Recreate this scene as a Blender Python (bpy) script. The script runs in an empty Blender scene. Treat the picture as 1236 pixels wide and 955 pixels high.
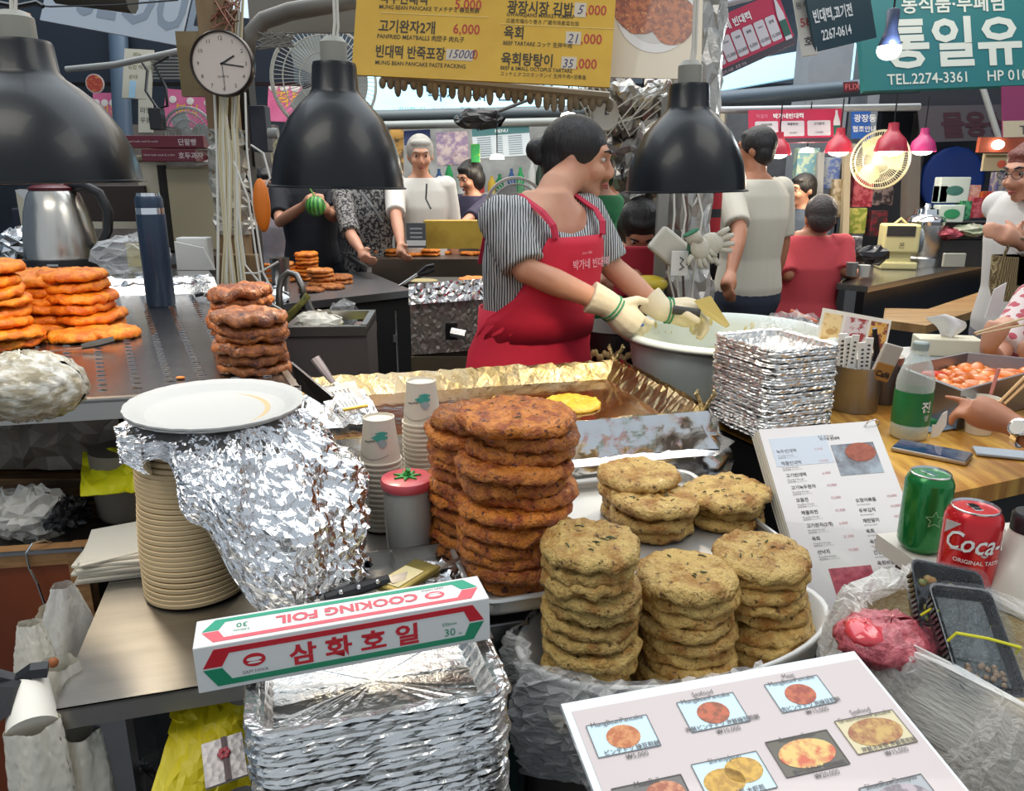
import bpy, bmesh, math, random
from mathutils import Vector, Matrix, noise
sc = bpy.context.scene
C = sc.collection
R = math.radians
PI = math.pi
random.seed(7)
# ---------- camera, world, light, exposure ----------
EYE = 1.45; PITCH = R(15.6); FPX = 940.0
cd = bpy.data.cameras.new('camera'); cam = bpy.data.objects.new('camera', cd); C.objects.link(cam)
cam.location = (0, 0, EYE); cam.rotation_euler = (R(90) - PITCH, 0, 0)
cd.sensor_fit = 'HORIZONTAL'; cd.sensor_width = 36; cd.lens = FPX / 1236 * 36; cd.clip_start = .02; cd.clip_end = 200
sc.camera = cam
w = bpy.data.worlds.new('world'); sc.world = w; w.use_nodes = True
nb = w.node_tree.nodes['Background']; nb.inputs[0].default_value = (.80, .90, 1.0, 1); nb.inputs[1].default_value = .58
sc.view_settings.view_transform = 'Standard'; sc.view_settings.look = 'None'; sc.view_settings.gamma = 1
sc.view_settings.exposure = 0.0
sc.cycles.max_bounces = 6; sc.cycles.transparent_max_bounces = 12; sc.cycles.caustics_reflective = False; sc.cycles.caustics_refractive = False
sc.cycles.sample_clamp_indirect = 4
def area(name, loc, rot, sx, sy, power, col):
    l = bpy.data.lights.new(name, 'AREA'); l.shape = 'RECTANGLE'; l.size = sx; l.size_y = sy; l.energy = power; l.color = col
    o = bpy.data.objects.new(name, l); C.objects.link(o); o.location = loc; o.rotation_euler = rot
    return o
# daylight from the skylight, plus unseen soft key areas added to light the stalls
area('skylight_daylight', (0, 5, 6.2), (0, 0, 0), 9, 7, 420, (.86, .94, 1))
area('added_soft_key', (-1.2, .2, 3.1), (R(-14), R(-8), 0), 1.6, 1.2, 26, (1, .95, .86))
area('added_soft_key', (1.4, .9, 3.1), (0, R(14), 0), 1.4, 1.2, 15, (1, .95, .88))
area('added_soft_key', (.5, 5.5, 3.4), (0, 0, 0), 6, 3, 150, (1, .93, .84))

# ---------- projection helper: a pixel of the photograph to a point in the place ----------
_s, _c = math.sin(PITCH), math.cos(PITCH)
def at(u, v, z=None, y=None, d=None):
    a = (u - 618) / FPX; b = (v - 477.5) / FPX
    r = (a, _c - b * _s, -(_s + b * _c))
    t = d if d is not None else ((z - EYE) / r[2] if z is not None else y / r[1])
    return Vector((r[0] * t, r[1] * t, EYE + r[2] * t))

# ---------- materials ----------
MATS = {}
def mat(name, col, rough=.5, metal=0, col2=None, scale=20, bump=0, bscale=None, emit=0, alpha=1, trans=0, spec=.5, coat=0,
        thr=(.35, .65), kind='noise', sss=0, aniso=None, stretch=None, detail=4, col3=None, c3scale=60, c3thr=(.62, .7), bdist=.01, obj=True, rvar=0):
    if name in MATS: return MATS[name]
    m = bpy.data.materials.new(name); m.use_nodes = True; nt = m.node_tree; p = nt.nodes['Principled BSDF']
    N = nt.nodes.new; L = nt.links.new
    p.inputs['Base Color'].default_value = (*col, 1); p.inputs['Roughness'].default_value = rough; p.inputs['Metallic'].default_value = metal
    p.inputs['Specular IOR Level'].default_value = spec; p.inputs['Coat Weight'].default_value = coat
    p.inputs['Alpha'].default_value = alpha; p.inputs['Transmission Weight'].default_value = trans
    if sss: p.inputs['Subsurface Weight'].default_value = sss; p.inputs['Subsurface Radius'].default_value = (.01, .004, .002)
    if emit: p.inputs['Emission Color'].default_value = (*col, 1); p.inputs['Emission Strength'].default_value = emit
    tc = N('ShaderNodeTexCoord'); src = tc.outputs['Object']
    if stretch:
        mp = N('ShaderNodeMapping'); mp.inputs['Scale'].default_value = stretch; L(src, mp.inputs[0]); src = mp.outputs[0]
    if obj:
        oi = N('ShaderNodeObjectInfo'); va = N('ShaderNodeVectorMath'); va.operation = 'ADD'
        ml = N('ShaderNodeMath'); ml.operation = 'MULTIPLY'; ml.inputs[1].default_value = 50; L(oi.outputs['Random'], ml.inputs[0])
        L(src, va.inputs[0]); L(ml.outputs[0], va.inputs[1]); src = va.outputs[0]
    def tex(sc_, k=kind, det=detail):
        if k == 'voronoi':
            t = N('ShaderNodeTexVoronoi'); t.inputs['Scale'].default_value = sc_; L(src, t.inputs['Vector']); return t.outputs['Distance']
        if k == 'wave':
            t = N('ShaderNodeTexWave'); t.inputs['Scale'].default_value = sc_; t.inputs['Distortion'].default_value = 4; L(src, t.inputs['Vector']); return t.outputs['Fac']
        t = N('ShaderNodeTexNoise'); t.inputs['Scale'].default_value = sc_; t.inputs['Detail'].default_value = det; t.inputs['Roughness'].default_value = .6
        L(src, t.inputs['Vector']); return t.outputs['Fac']
    cur = None
    if col2:
        f = tex(scale); r = N('ShaderNodeValToRGB'); r.color_ramp.elements[0].position = thr[0]; r.color_ramp.elements[1].position = thr[1]
        r.color_ramp.elements[0].color = (*col, 1); r.color_ramp.elements[1].color = (*col2, 1); L(f, r.inputs[0]); cur = r.outputs[0]
    if col3:
        f = tex(c3scale, 'noise', 3); r = N('ShaderNodeValToRGB'); r.color_ramp.elements[0].position = c3thr[0]; r.color_ramp.elements[1].position = c3thr[1]
        r.color_ramp.elements[0].color = (0, 0, 0, 1); r.color_ramp.elements[1].color = (1, 1, 1, 1); L(f, r.inputs[0])
        mx = N('ShaderNodeMix'); mx.data_type = 'RGBA'; L(r.outputs[0], mx.inputs[0])
        if cur: L(cur, mx.inputs[6])
        else: mx.inputs[6].default_value = (*col, 1)
        mx.inputs[7].default_value = (*col3, 1); cur = mx.outputs[2]
    if rvar:
        hs = N('ShaderNodeHueSaturation'); mr = N('ShaderNodeMapRange'); L(oi.outputs['Random'], mr.inputs[0])
        mr.inputs[3].default_value = 1 - rvar; mr.inputs[4].default_value = 1 + rvar; L(mr.outputs[0], hs.inputs['Value'])
        if cur: L(cur, hs.inputs['Color'])
        else: hs.inputs['Color'].default_value = (*col, 1)
        cur = hs.outputs[0]
    if cur:
        L(cur, p.inputs['Base Color'])
        if emit: L(cur, p.inputs['Emission Color'])
    if bump:
        bn = N('ShaderNodeBump'); bn.inputs['Strength'].default_value = bump; bn.inputs['Distance'].default_value = bdist
        L(tex(bscale or scale), bn.inputs['Height']); L(bn.outputs[0], p.inputs['Normal'])
    MATS[name] = m
    return m
def rgb(h):
    h = h.lstrip('#'); v = [int(h[i:i + 2], 16) / 255 for i in (0, 2, 4)]
    return tuple((x / 12.92 if x <= .04045 else ((x + .055) / 1.055) ** 2.4) for x in v)

# ---------- objects ----------
def nth(k): return ('first', 'second', 'third', 'fourth', 'fifth', 'sixth', 'seventh', 'eighth', 'ninth', 'tenth')[k - 1] if k <= 10 else '%d%s' % (k, {1: 'st', 2: 'nd', 3: 'rd'}.get(k % 10 if k > 13 else 0, 'th'))
def tag(o, label=None, cat=None, group=None, kind=None):
    if label: o['label'] = label
    if cat: o['category'] = cat
    if group: o['group'] = group
    if kind: o['kind'] = kind
    return o
def thing(name, label, cat, loc=(0, 0, 0), rz=0, group=None, mtx=None):
    o = bpy.data.objects.new(name, None); C.objects.link(o); o.empty_display_size = .05
    if mtx is not None: o.matrix_world = mtx
    else: o.location = loc; o.rotation_euler = (0, 0, rz)
    return tag(o, label, cat, group)
def obj(name, bm, m, parent=None, smooth=False, ang=None):
    me = bpy.data.meshes.new(name)
    if isinstance(bm, B): bm = bm.bm
    bmesh.ops.recalc_face_normals(bm, faces=bm.faces)
    bm.to_mesh(me); bm.free()
    ms = m if isinstance(m, (list, tuple)) else [m]
    for q in ms: me.materials.append(q)
    if smooth:
        me.polygons.foreach_set('use_smooth', [True] * len(me.polygons))
        if ang is not None:
            try: me.set_sharp_from_angle(angle=R(ang))
            except Exception: pass
    o = bpy.data.objects.new(name, me); C.objects.link(o)
    if parent: o.parent = parent
    return o
def meshobj(name, me, m, parent=None):
    if m and not me.materials: me.materials.append(m)
    o = bpy.data.objects.new(name, me); C.objects.link(o)
    if parent: o.parent = parent
    return o
def copy_tree(o, parent=None):
    c = o.copy(); C.objects.link(c); c.parent = parent
    for ch in list(o.children): copy_tree(ch, c)
    return c
def struct(name, bm, m, **k):
    o = obj(name, bm, m, **k); o['kind'] = 'structure'; return o
def frame_mtx(o, x, y=None, z=None):
    """matrix with origin o, local x along x, local y up-ish"""
    x = x.normalized()
    if z is None: z = x.cross(y).normalized(); y = z.cross(x)
    else: z = z.normalized(); y = z.cross(x).normalized()
    m = Matrix.Identity(4)
    for i in range(3): m[i][0] = x[i]; m[i][1] = y[i]; m[i][2] = z[i]; m[i][3] = o[i]
    return m
class B:
    def __init__(s): s.bm = bmesh.new()
    def _add(s, vs, fs, mi=0):
        v = [s.bm.verts.new(p) for p in vs]
        for f in fs:
            try: s.bm.faces.new([v[i] for i in f]).material_index = mi
            except ValueError: pass
        return s
    def box(s, sx, sy, sz, loc=(0, 0, 0), rot=None, bev=0, mi=0, base=False, top=1):
        t = bmesh.new(); bmesh.ops.create_cube(t, size=1)
        for v in t.verts:
            k = top if v.co.z > 0 else 1
            v.co = Vector((v.co.x * sx * k, v.co.y * sy * k, (v.co.z + (.5 if base else 0)) * sz))
        if bev: bmesh.ops.bevel(t, geom=t.edges[:], offset=bev, segments=2, affect='EDGES', profile=.5)
        return s.merge(t, loc, rot, mi)
    def merge(s, t, loc=(0, 0, 0), rot=None, mi=None):
        m = Matrix.Translation(loc)
        if rot is not None: m = m @ (rot if isinstance(rot, Matrix) else __import__('mathutils').Euler(rot).to_matrix().to_4x4())
        idx = {}
        for v in t.verts: idx[v] = s.bm.verts.new(m @ v.co)
        for f in t.faces:
            try: s.bm.faces.new([idx[v] for v in f.verts]).material_index = f.material_index if mi is None else mi
            except ValueError: pass
        t.free(); return s
    def lathe(s, prof, seg=24, loc=(0, 0, 0), rot=None, wob=None, mi=0, sx=1, sy=1, close=False):
        vs = []; fs = []; n = len(prof)
        m = Matrix.Translation(loc)
        if rot is not None: m = m @ (rot if isinstance(rot, Matrix) else __import__('mathutils').Euler(rot).to_matrix().to_4x4())
        for i, (r, z) in enumerate(prof):
            for k in range(seg):
                a = 2 * PI * k / seg; rr = r
                if wob: rr = r * (1 + wob(a, i))
                vs.append(m @ Vector((rr * math.cos(a) * sx, rr * math.sin(a) * sy, z)))
        for i in range(n - 1):
            for k in range(seg):
                k2 = (k + 1) % seg
                fs.append((i * seg + k, i * seg + k2, (i + 1) * seg + k2, (i + 1) * seg + k))
        if prof[0][0] > 1e-5: fs.append(tuple(range(seg - 1, -1, -1)))
        if prof[-1][0] > 1e-5 and not close: fs.append(tuple((n - 1) * seg + k for k in range(seg)))
        s._add(vs, fs, mi)
        bmesh.ops.remove_doubles(s.bm, verts=s.bm.verts, dist=1e-6)
        return s
    def shell(s, prof, seg=24, loc=(0, 0, 0), rot=None, mi=0, sx=1, sy=1, wob=None):
        """open revolved surface, no caps"""
        vs = []; fs = []; m = Matrix.Translation(loc)
        if rot is not None: m = m @ (rot if isinstance(rot, Matrix) else __import__('mathutils').Euler(rot).to_matrix().to_4x4())
        for i, (r, z) in enumerate(prof):
            for k in range(seg):
                a = 2 * PI * k / seg; rr = r * (1 + wob(a, i)) if wob else r
                vs.append(m @ Vector((rr * math.cos(a) * sx, rr * math.sin(a) * sy, z)))
        for i in range(len(prof) - 1):
            for k in range(seg):
                k2 = (k + 1) % seg
                fs.append((i * seg + k, i * seg + k2, (i + 1) * seg + k2, (i + 1) * seg + k))
        return s._add(vs, fs, mi)
    def tube(s, pts, r, seg=8, mi=0, closed=False, flat=1):
        pts = [Vector(p) for p in pts]; n = len(pts); rs = r if isinstance(r, (list, tuple)) else [r] * n
        vs = []; fs = []; up = Vector((0, 0, 1)); prev = None
        for i, p in enumerate(pts):
            a = pts[(i - 1) % n] if closed or i else pts[0]; b = pts[(i + 1) % n] if closed or i < n - 1 else pts[-1]
            t = (b - a).normalized() if (b - a).length > 1e-9 else Vector((0, 0, 1))
            if prev is None: x = t.orthogonal().normalized()
            else: x = (prev - t * prev.dot(t)); x = x.normalized() if x.length > 1e-6 else t.orthogonal().normalized()
            prev = x; y = t.cross(x)
            for k in range(seg):
                q = 2 * PI * k / seg; vs.append(p + (x * math.cos(q) + y * math.sin(q) * flat) * rs[i])
        for i in range(n if closed else n - 1):
            j = (i + 1) % n
            for k in range(seg): fs.append((i * seg + k, i * seg + (k + 1) % seg, j * seg + (k + 1) % seg, j * seg + k))
        if not closed: fs.append(tuple(range(seg - 1, -1, -1))); fs.append(tuple((n - 1) * seg + k for k in range(seg)))
        return s._add(vs, fs, mi)
    def ball(s, loc, r, sx=1, sy=1, sz=1, seg=12, rings=8, rot=None, mi=0):
        t = bmesh.new(); bmesh.ops.create_uvsphere(t, u_segments=seg, v_segments=rings, radius=1)
        for v in t.verts: v.co = Vector((v.co.x * r * sx, v.co.y * r * sy, v.co.z * r * sz))
        return s.merge(t, loc, rot, mi)
    def prism(s, poly, th, loc=(0, 0, 0), rot=None, mi=0, axis='z'):
        """extrude 2-d polygon; axis z: xy polygon extruded 0..th in z; y: xz polygon extruded in y"""
        n = len(poly)
        m = Matrix.Translation(loc)
        if rot is not None: m = m @ (rot if isinstance(rot, Matrix) else __import__('mathutils').Euler(rot).to_matrix().to_4x4())
        if axis == 'z': vs = [m @ Vector((x, y, z)) for z in (0, th) for x, y in poly]
        else: vs = [m @ Vector((x, z, y)) for z in (0, th) for x, y in poly]
        fs = [tuple(range(n - 1, -1, -1)), tuple(range(n, 2 * n))] + [(i, (i + 1) % n, (i + 1) % n + n, i + n) for i in range(n)]
        return s._add(vs, fs, mi)
    def quad3(s, a, b, c, d, mi=0): return s._add([a, b, c, d], [(0, 1, 2, 3)], mi)
    def hexa(s, bot, top, mi=0):
        return s._add(list(bot) + list(top), [(3, 2, 1, 0), (4, 5, 6, 7), (0, 1, 5, 4), (1, 2, 6, 5), (2, 3, 7, 6), (3, 0, 4, 7)], mi)
def rrect(w, h, r, n=4, cx=0, cy=0):
    out = []
    for (sx, sy, a0) in ((1, 1, 0), (-1, 1, 90), (-1, -1, 180), (1, -1, 270)):
        for k in range(n + 1):
            a = R(a0 + 90 * k / n); out.append((cx + sx * (w / 2 - r) + r * math.cos(a), cy + sy * (h / 2 - r) + r * math.sin(a)))
    return out
def nz(x, y, z, s=1): return noise.noise(Vector((x * s, y * s, z * s)))
def loft(s, rings, caps=True, mi=0):
    n = len(rings[0]); vs = [v for r in rings for v in r]; fs = []
    for i in range(len(rings) - 1):
        for k in range(n): fs.append((i * n + k, i * n + (k + 1) % n, (i + 1) * n + (k + 1) % n, (i + 1) * n + k))
    if caps: fs.append(tuple(range(n - 1, -1, -1))); fs.append(tuple((len(rings) - 1) * n + k for k in range(n)))
    return s._add(vs, fs, mi)
B.loft = loft
_tc = {}
def text_into(b, s, x, y, size, z=0, bold=0, align='LEFT', mi=0, shear=0, sx=1, rot=0, res=2):
    """adds flat lettering to builder b in its local xy plane"""
    cu = bpy.data.curves.new('t', 'FONT'); cu.body = s; cu.size = size; cu.align_x = align; cu.offset = bold * size; cu.resolution_u = res; cu.shear = shear
    o = bpy.data.objects.new('t', cu)
    me = bpy.data.meshes.new_from_object(o)
    t = bmesh.new(); t.from_mesh(me)
    b.merge(t, (x, y, z), Matrix.Rotation(rot, 4, 'Z') @ Matrix.Diagonal((sx, 1, 1, 1)), mi)
    bpy.data.objects.remove(o); bpy.data.curves.remove(cu); bpy.data.meshes.remove(me)
    return b
def panel_things(name, label, cat, tl, tr, bl, m, th=.006, group=None, parent=None):
    """flat board; local x right, y up from the lower-left corner, z toward viewer"""
    tl, tr, bl = Vector(tl), Vector(tr), Vector(bl)
    X = tr - tl; Y = tl - bl
    mt = frame_mtx(bl, X, Y); W_ = X.length; H_ = (Y - X.normalized() * Y.dot(X.normalized())).length
    t = thing(name, label, cat, mtx=mt, group=group)
    b = B(); b.box(W_, H_, th, (W_ / 2, H_ / 2, -th / 2)); obj('panel', b, m, t)
    return t, W_, H_
def crumple(nx, ny, f, amp, flat=True):
    """grid sheet with jittered facets; f(s,t) gives a point and normal"""
    b = B(); V = []
    for j in range(ny + 1):
        for i in range(nx + 1):
            s_ = (i + random.uniform(-.3, .3) * (0 < i < nx)) / nx; t_ = (j + random.uniform(-.3, .3) * (0 < j < ny)) / ny
            p, n = f(s_, t_); V.append(b.bm.verts.new(Vector(p) + Vector(n) * random.gauss(0, amp)))
    for j in range(ny):
        for i in range(nx):
            a = j * (nx + 1) + i; q = [V[a], V[a + 1], V[a + nx + 2], V[a + nx + 1]]
            if random.random() < .5: b.bm.faces.new((q[0], q[1], q[2])); b.bm.faces.new((q[0], q[2], q[3]))
            else: b.bm.faces.new((q[0], q[1], q[3])); b.bm.faces.new((q[1], q[2], q[3]))
    return b
# common materials
STEEL = mat('brushed_steel', (.62, .60, .57), .28, 1, col2=(.50, .48, .45), scale=3, stretch=(1, 12, 1), bump=.05, bscale=60, obj=False)
STEELD = mat('dull_steel', (.40, .40, .41), .38, 1, col2=(.30, .30, .31), scale=6, bump=.05, obj=False)
FOIL = mat('foil', (.86, .86, .87), .17, 1, bump=.3, scale=60, bdist=.004)
FOILT = mat('foil_tray_metal', (.82, .81, .79), .26, 1, bump=.55, scale=45, bdist=.006)
CHROME = mat('chrome', (.85, .85, .86), .08, 1)
BLACK = mat('black_plastic', (.012, .012, .014), .35)
DARKM = mat('dark_metal', (.03, .035, .04), .5, .3)
WHITE = mat('white_plastic', (.80, .80, .78), .35)
PAPERW = mat('white_paper', (.78, .77, .74), .7)
CREAM = mat('cream_plastic', (.72, .66, .50), .45, col2=(.62, .55, .40), scale=5)
CABLEW = mat('white_cable', (.62, .60, .54), .5)
CLEAR = None
def clearmat(name, tint=(1, 1, 1), mixf=.35, rough=.12, bump=.4, scale=30, add=.5):
    m = bpy.data.materials.new(name); m.use_nodes = True; nt = m.node_tree; nt.nodes.clear(); N = nt.nodes.new; L = nt.links.new
    o = N('ShaderNodeOutputMaterial'); mx = N('ShaderNodeMixShader'); tr = N('ShaderNodeBsdfTransparent'); g = N('ShaderNodeBsdfPrincipled')
    tr.inputs[0].default_value = (*tint, 1); g.inputs['Base Color'].default_value = (.9 * tint[0], .9 * tint[1], .9 * tint[2], 1); g.inputs['Roughness'].default_value = rough
    fr = N('ShaderNodeLayerWeight'); fr.inputs[0].default_value = .35; mr = N('ShaderNodeMapRange'); L(fr.outputs['Facing'], mr.inputs[0])
    mr.inputs[3].default_value = mixf; mr.inputs[4].default_value = min(1, mixf + add)
    nt_ = N('ShaderNodeTexNoise'); nt_.inputs['Scale'].default_value = scale; bn = N('ShaderNodeBump'); bn.inputs['Strength'].default_value = bump; bn.inputs['Distance'].default_value = .01
    L(nt_.outputs[0], bn.inputs['Height']); L(bn.outputs[0], g.inputs['Normal'])
    L(mr.outputs[0], mx.inputs[0]); L(tr.outputs[0], mx.inputs[1]); L(g.outputs[0], mx.inputs[2]); L(mx.outputs[0], o.inputs[0])
    MATS[name] = m; return m
BAG = clearmat('clear_bag_film', mixf=.18)
BAGW = clearmat('milky_bag_film', (.95, .93, .88), .5, .2, .15)
# =================== near counters ===================
YW = R(16); UX = Vector((math.cos(YW), math.sin(YW), 0)); UY = Vector((-math.sin(YW), math.cos(YW), 0))
def slab(b, pts, z0, z1): return b.hexa([Vector((p[0], p[1], z0)) for p in pts], [Vector((p[0], p[1], z1)) for p in pts])
# lower steel work table
T0 = .886
t = thing('steel_work_table', 'brushed steel work table under the paper plates with square steel leg', 'table', (-.503, .731, 0), YW)
b = B(); b.box(.50, .50, .003, (.25, .25, T0 - .0015)); b.box(.50, .003, .026, (.25, .0015, T0 - .013)); b.box(.003, .50, .036, (.4985, .25, T0 - .018)); b.box(.003, .50, .036, (.0015, .25, T0 - .018)); obj('table_top', b, mat('table_steel', (.50, .48, .45), .33, 1, col2=(.43, .41, .38), scale=4, stretch=(1, 9, 1), bump=.04, obj=False), t)
for x, y in ((.045, .04), (.24, .04), (.045, .46), (.24, .46)):
    b = B(); b.box(.034, .034, T0 - .02, (x, y, (T0 - .02) / 2)); obj('leg', b, STEELD, t)
b = B(); b.box(.23, .44, .02, (.14, .25, .45)); obj('lower_shelf', b, STEELD, t)
# dark glazed cabinet right of the table
cp = at(660, 800, y=.98)
t = thing('refrigerated_cabinet', 'dark green glazed steel cabinet between foil trays and pancake tub', 'cabinet', (-.095, .915, 0), YW)
b = B(); b.box(.25, .48, .825, (.0, .26, 0), base=True, bev=.004); obj('body', b, mat('cab_green', (.06, .085, .08), .35, .4), t)
b = B(); b.box(.258, .49, .03, (.0, .26, .826), base=True, bev=.003); obj('steel_top', b, STEELD, t)
b = B(); b.box(.22, .008, .5, (.0, .016, .30), base=True); b.box(.22, .01, .03, (0, .014, .80)); obj('glass_door', b, mat('cab_glass', (.03, .06, .055), .08, 0, coat=1), t)

# ---- pancakes
def pancake_mesh(r, th, seed, seg=56, rough=.0025, name='pancake', dome=.25):
    random.seed(seed); b = B(); ph = random.uniform(0, 99)
    prof = []
    for q in range(7): prof.append((r * (.06 + .94 * q / 7 * .95), th * (.5 - .02 * (q % 2))))
    prof = [(1e-4, -th * .40)] + [(r * f, -th * .40) for f in (.35, .7, .86)] + [(r * .95, -th * .30), (r * 1.0, -th * .10), (r * .99, th * .10)] + [(r * f, th * (.5 - .6 * max(0, f - .75))) for f in (.945, .87, .76, .62, .5, .35, .2, .08)] + [(1e-4, th * .5)]
    b.lathe(prof, seg)
    bx_, by_ = random.uniform(-.35, .35), random.uniform(-.35, .35)
    for v in b.bm.verts:
        c = v.co; rr = math.hypot(c.x, c.y); a = math.atan2(c.y, c.x)
        k = 1 + .05 * nz(math.cos(a) * 1.1 + ph, math.sin(a) * 1.1, ph) + .022 * nz(math.cos(a) * 4 + ph, math.sin(a) * 4, ph) + .035 * nz(math.cos(a) * 11, math.sin(a) * 11 + ph, c.z * 60)
        f = rr / r; c.x *= k; c.y *= k
        c.z += rough * 2.2 * nz(c.x * 45 + ph, c.y * 45, ph) * (1 if f < .95 else 1.6) + rough * 1.6 * nz(c.x * 110, c.y * 110 + ph, 1) + (bx_ * c.x + by_ * c.y) * .10 - th * dome * f ** 3 * .5
        n = .02 * r * nz(c.x * 90 + ph, c.y * 90, c.z * 120)
        c.x += n * math.cos(a) * f; c.y += n * math.sin(a) * f
    me = bpy.data.meshes.new(name); bmesh.ops.recalc_face_normals(b.bm, faces=b.bm.faces); b.bm.to_mesh(me); b.bm.free()
    me.polygons.foreach_set('use_smooth', [True] * len(me.polygons))
    return me
KIM = mat('kimchi_pancake', rgb('d9822a'), .36, 0, col2=rgb('a34c16'), scale=46, thr=(.42, .62), bump=1.0, bscale=140, bdist=.012, col3=rgb('5a2009'), c3scale=110, c3thr=(.58, .66), spec=.6, coat=.1, rvar=.22)
KIML = mat('golden_pancake', rgb('e08c3a'), .38, 0, col2=rgb('b7611f'), scale=40, thr=(.45, .66), bump=.9, bscale=120, bdist=.005, col3=rgb('8c3f16'), c3scale=80, c3thr=(.66, .72), coat=.1, rvar=.15)
SEA = mat('seafood_pancake', rgb('deba6e'), .42, 0, col2=rgb('ac7632'), scale=30, thr=(.42, .66), bump=1.0, bscale=130, bdist=.012, col3=rgb('6a4a1c'), c3scale=95, c3thr=(.60, .68), coat=.05, rvar=.12)
ORG = mat('orange_pancake', rgb('ef8f1e'), .45, 0, col2=rgb('cf6312'), scale=35, thr=(.42, .62), bump=.8, bscale=100, bdist=.005, col3=rgb('9a420f'), c3scale=60, c3thr=(.66, .74), rvar=.1)
MEAT = mat('brown_pancake', rgb('b96f34'), .4, 0, col2=rgb('713416'), scale=40, thr=(.38, .62), bump=1.0, bscale=110, bdist=.006, col3=rgb('3f190c'), c3scale=60, c3thr=(.60, .68), coat=.15, rvar=.15)
RAW = mat('raw_batter', rgb('f0c440'), .4, 0, col2=rgb('dca52a'), scale=50, bump=.8, bscale=90, bdist=.004)
CHIVE = mat('green_onion', rgb('39421a'), .4)
KMS = [pancake_mesh(.082, .025, 40 + i, rough=.003) for i in range(6)]
SMS = [pancake_mesh(.066, .022, 60 + i, rough=.0026) for i in range(6)]
for q in KMS: q.materials.append(KIM)
for q in SMS: q.materials.append(SEA)
_cm = {}
def pcopy(me, m):
    k = (me.name, m.name)
    if k not in _cm: c = me.copy(); c.materials.clear(); c.materials.append(m); _cm[k] = c
    return _cm[k]
def onion_bits(parent, r, n, z, seed, m=CHIVE):
    random.seed(seed); b = B()
    for _ in range(n):
        a = random.uniform(0, 2 * PI); q = r * math.sqrt(random.uniform(.05, .8)); x, y = q * math.cos(a), q * math.sin(a); d = random.uniform(0, PI); l = random.uniform(.005, .013)
        b.tube([(x - l * math.cos(d) / 2, y - l * math.sin(d) / 2, z), (x, y, z + .0012), (x + l * math.cos(d) / 2, y + l * math.sin(d) / 2, z)], .0011, 5)
    o = obj('green_onion', b, m, parent); o['kind'] = 'stuff'; return o
def stack(name, x, y, z0, n, meshes, th, r_sc, labeltop, labelrest, group, jit=.006, seed=1, m=None, drift=(0, 0), tilt=.04, bits=True, top_dx=(0, 0)):
    random.seed(seed); z = z0
    for i in range(n):
        me = meshes[random.randrange(len(meshes))]
        if m: me = pcopy(me, m)
        s_ = r_sc * random.uniform(.94, 1.05) * (1.0 if i < n - 1 else 1.03)
        px_ = x + random.uniform(-jit, jit) + drift[0] * i / max(1, n - 1); py_ = y + random.uniform(-jit, jit) + drift[1] * i / max(1, n - 1)
        rot = (random.uniform(-tilt, tilt), random.uniform(-tilt, tilt), random.uniform(0, 6.28))
        o = bpy.data.objects.new(name, me); C.objects.link(o)
        o.location = (px_, py_, z + th * .5); o.rotation_euler = rot; o.scale = (s_, s_, random.uniform(.92, 1.1))
        tag(o, labeltop if i == n - 1 else labelrest + ', %s from top' % nth(n - i), 'pancake', group)
        if bits and i == n - 1:
            onion_bits(o, .05, 9, .0105, seed)
        z += th
    return z
# flat aluminium tray under the kimchi pancakes
tr = thing('aluminium_tray', 'flat pale aluminium tray under the tall kimchi pancake stacks', 'tray', (-.045, .915, T0 + .002), YW)
b = B(); b.prism(rrect(.50, .37, .03, 5, .25, .185), .003)
pts = [(x, y, .020) for x, y in rrect(.50, .37, .03, 5, .25, .185)]; b.tube(pts, .0045, 6, closed=True)
n = len(pts)
for i in range(n):
    a, c = pts[i], pts[(i + 1) % n]; b.quad3(Vector((a[0], a[1], .0)), Vector((c[0], c[1], .0)), Vector((c[0], c[1], .02)), Vector((a[0], a[1], .02)))
obj('tray_body', b, mat('pale_aluminium', (.62, .62, .60), .35, .7), tr, smooth=True, ang=40)
TZ = T0 + .006
random.seed(3)
stack('kimchi_pancake', -.0, 1.035, TZ, 12, KMS, .0206, 1.0, 'glossy orange kimchi pancake topping the tallest kimchi stack beside the paper cups', 'kimchi pancake inside the tallest orange stack', 'kimchi pancakes in the tallest stack', seed=11, drift=(.014, .0), jit=.010)
stack('kimchi_pancake', -.062, 1.135, TZ, 11, KMS, .0203, .90, 'kimchi pancake topping the half hidden stack behind the tallest kimchi stack', 'kimchi pancake inside the half hidden stack behind the tallest one', 'kimchi pancakes in the stack behind', seed=12, jit=.006, drift=(.012, -.012), tilt=.02)
# seafood: back row on the tray
stack('seafood_pancake', .232, 1.185, TZ, 3, SMS, .020, 1.04, 'pale seafood pancake lying in front on the low back stack', 'seafood pancake under the low back stack beside the tall kimchi stack', 'seafood pancakes in the low back stack', seed=21)
stack('seafood_pancake', .214, 1.245, TZ, 4, SMS, .0195, 1.0, 'browned seafood pancake at the very back, edge frilled, behind the low stack', 'browned seafood pancake below the rearmost one', 'seafood pancakes in the rearmost stack', seed=22, bits=False)
stack('seafood_pancake', .362, 1.225, TZ, 3, SMS, .0195, 1.06, 'seafood pancake topping the low stack nearest the laminated menu stand', 'seafood pancake in the low stack nearest the menu stand', 'seafood pancakes beside the menu stand', seed=23)
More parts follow.
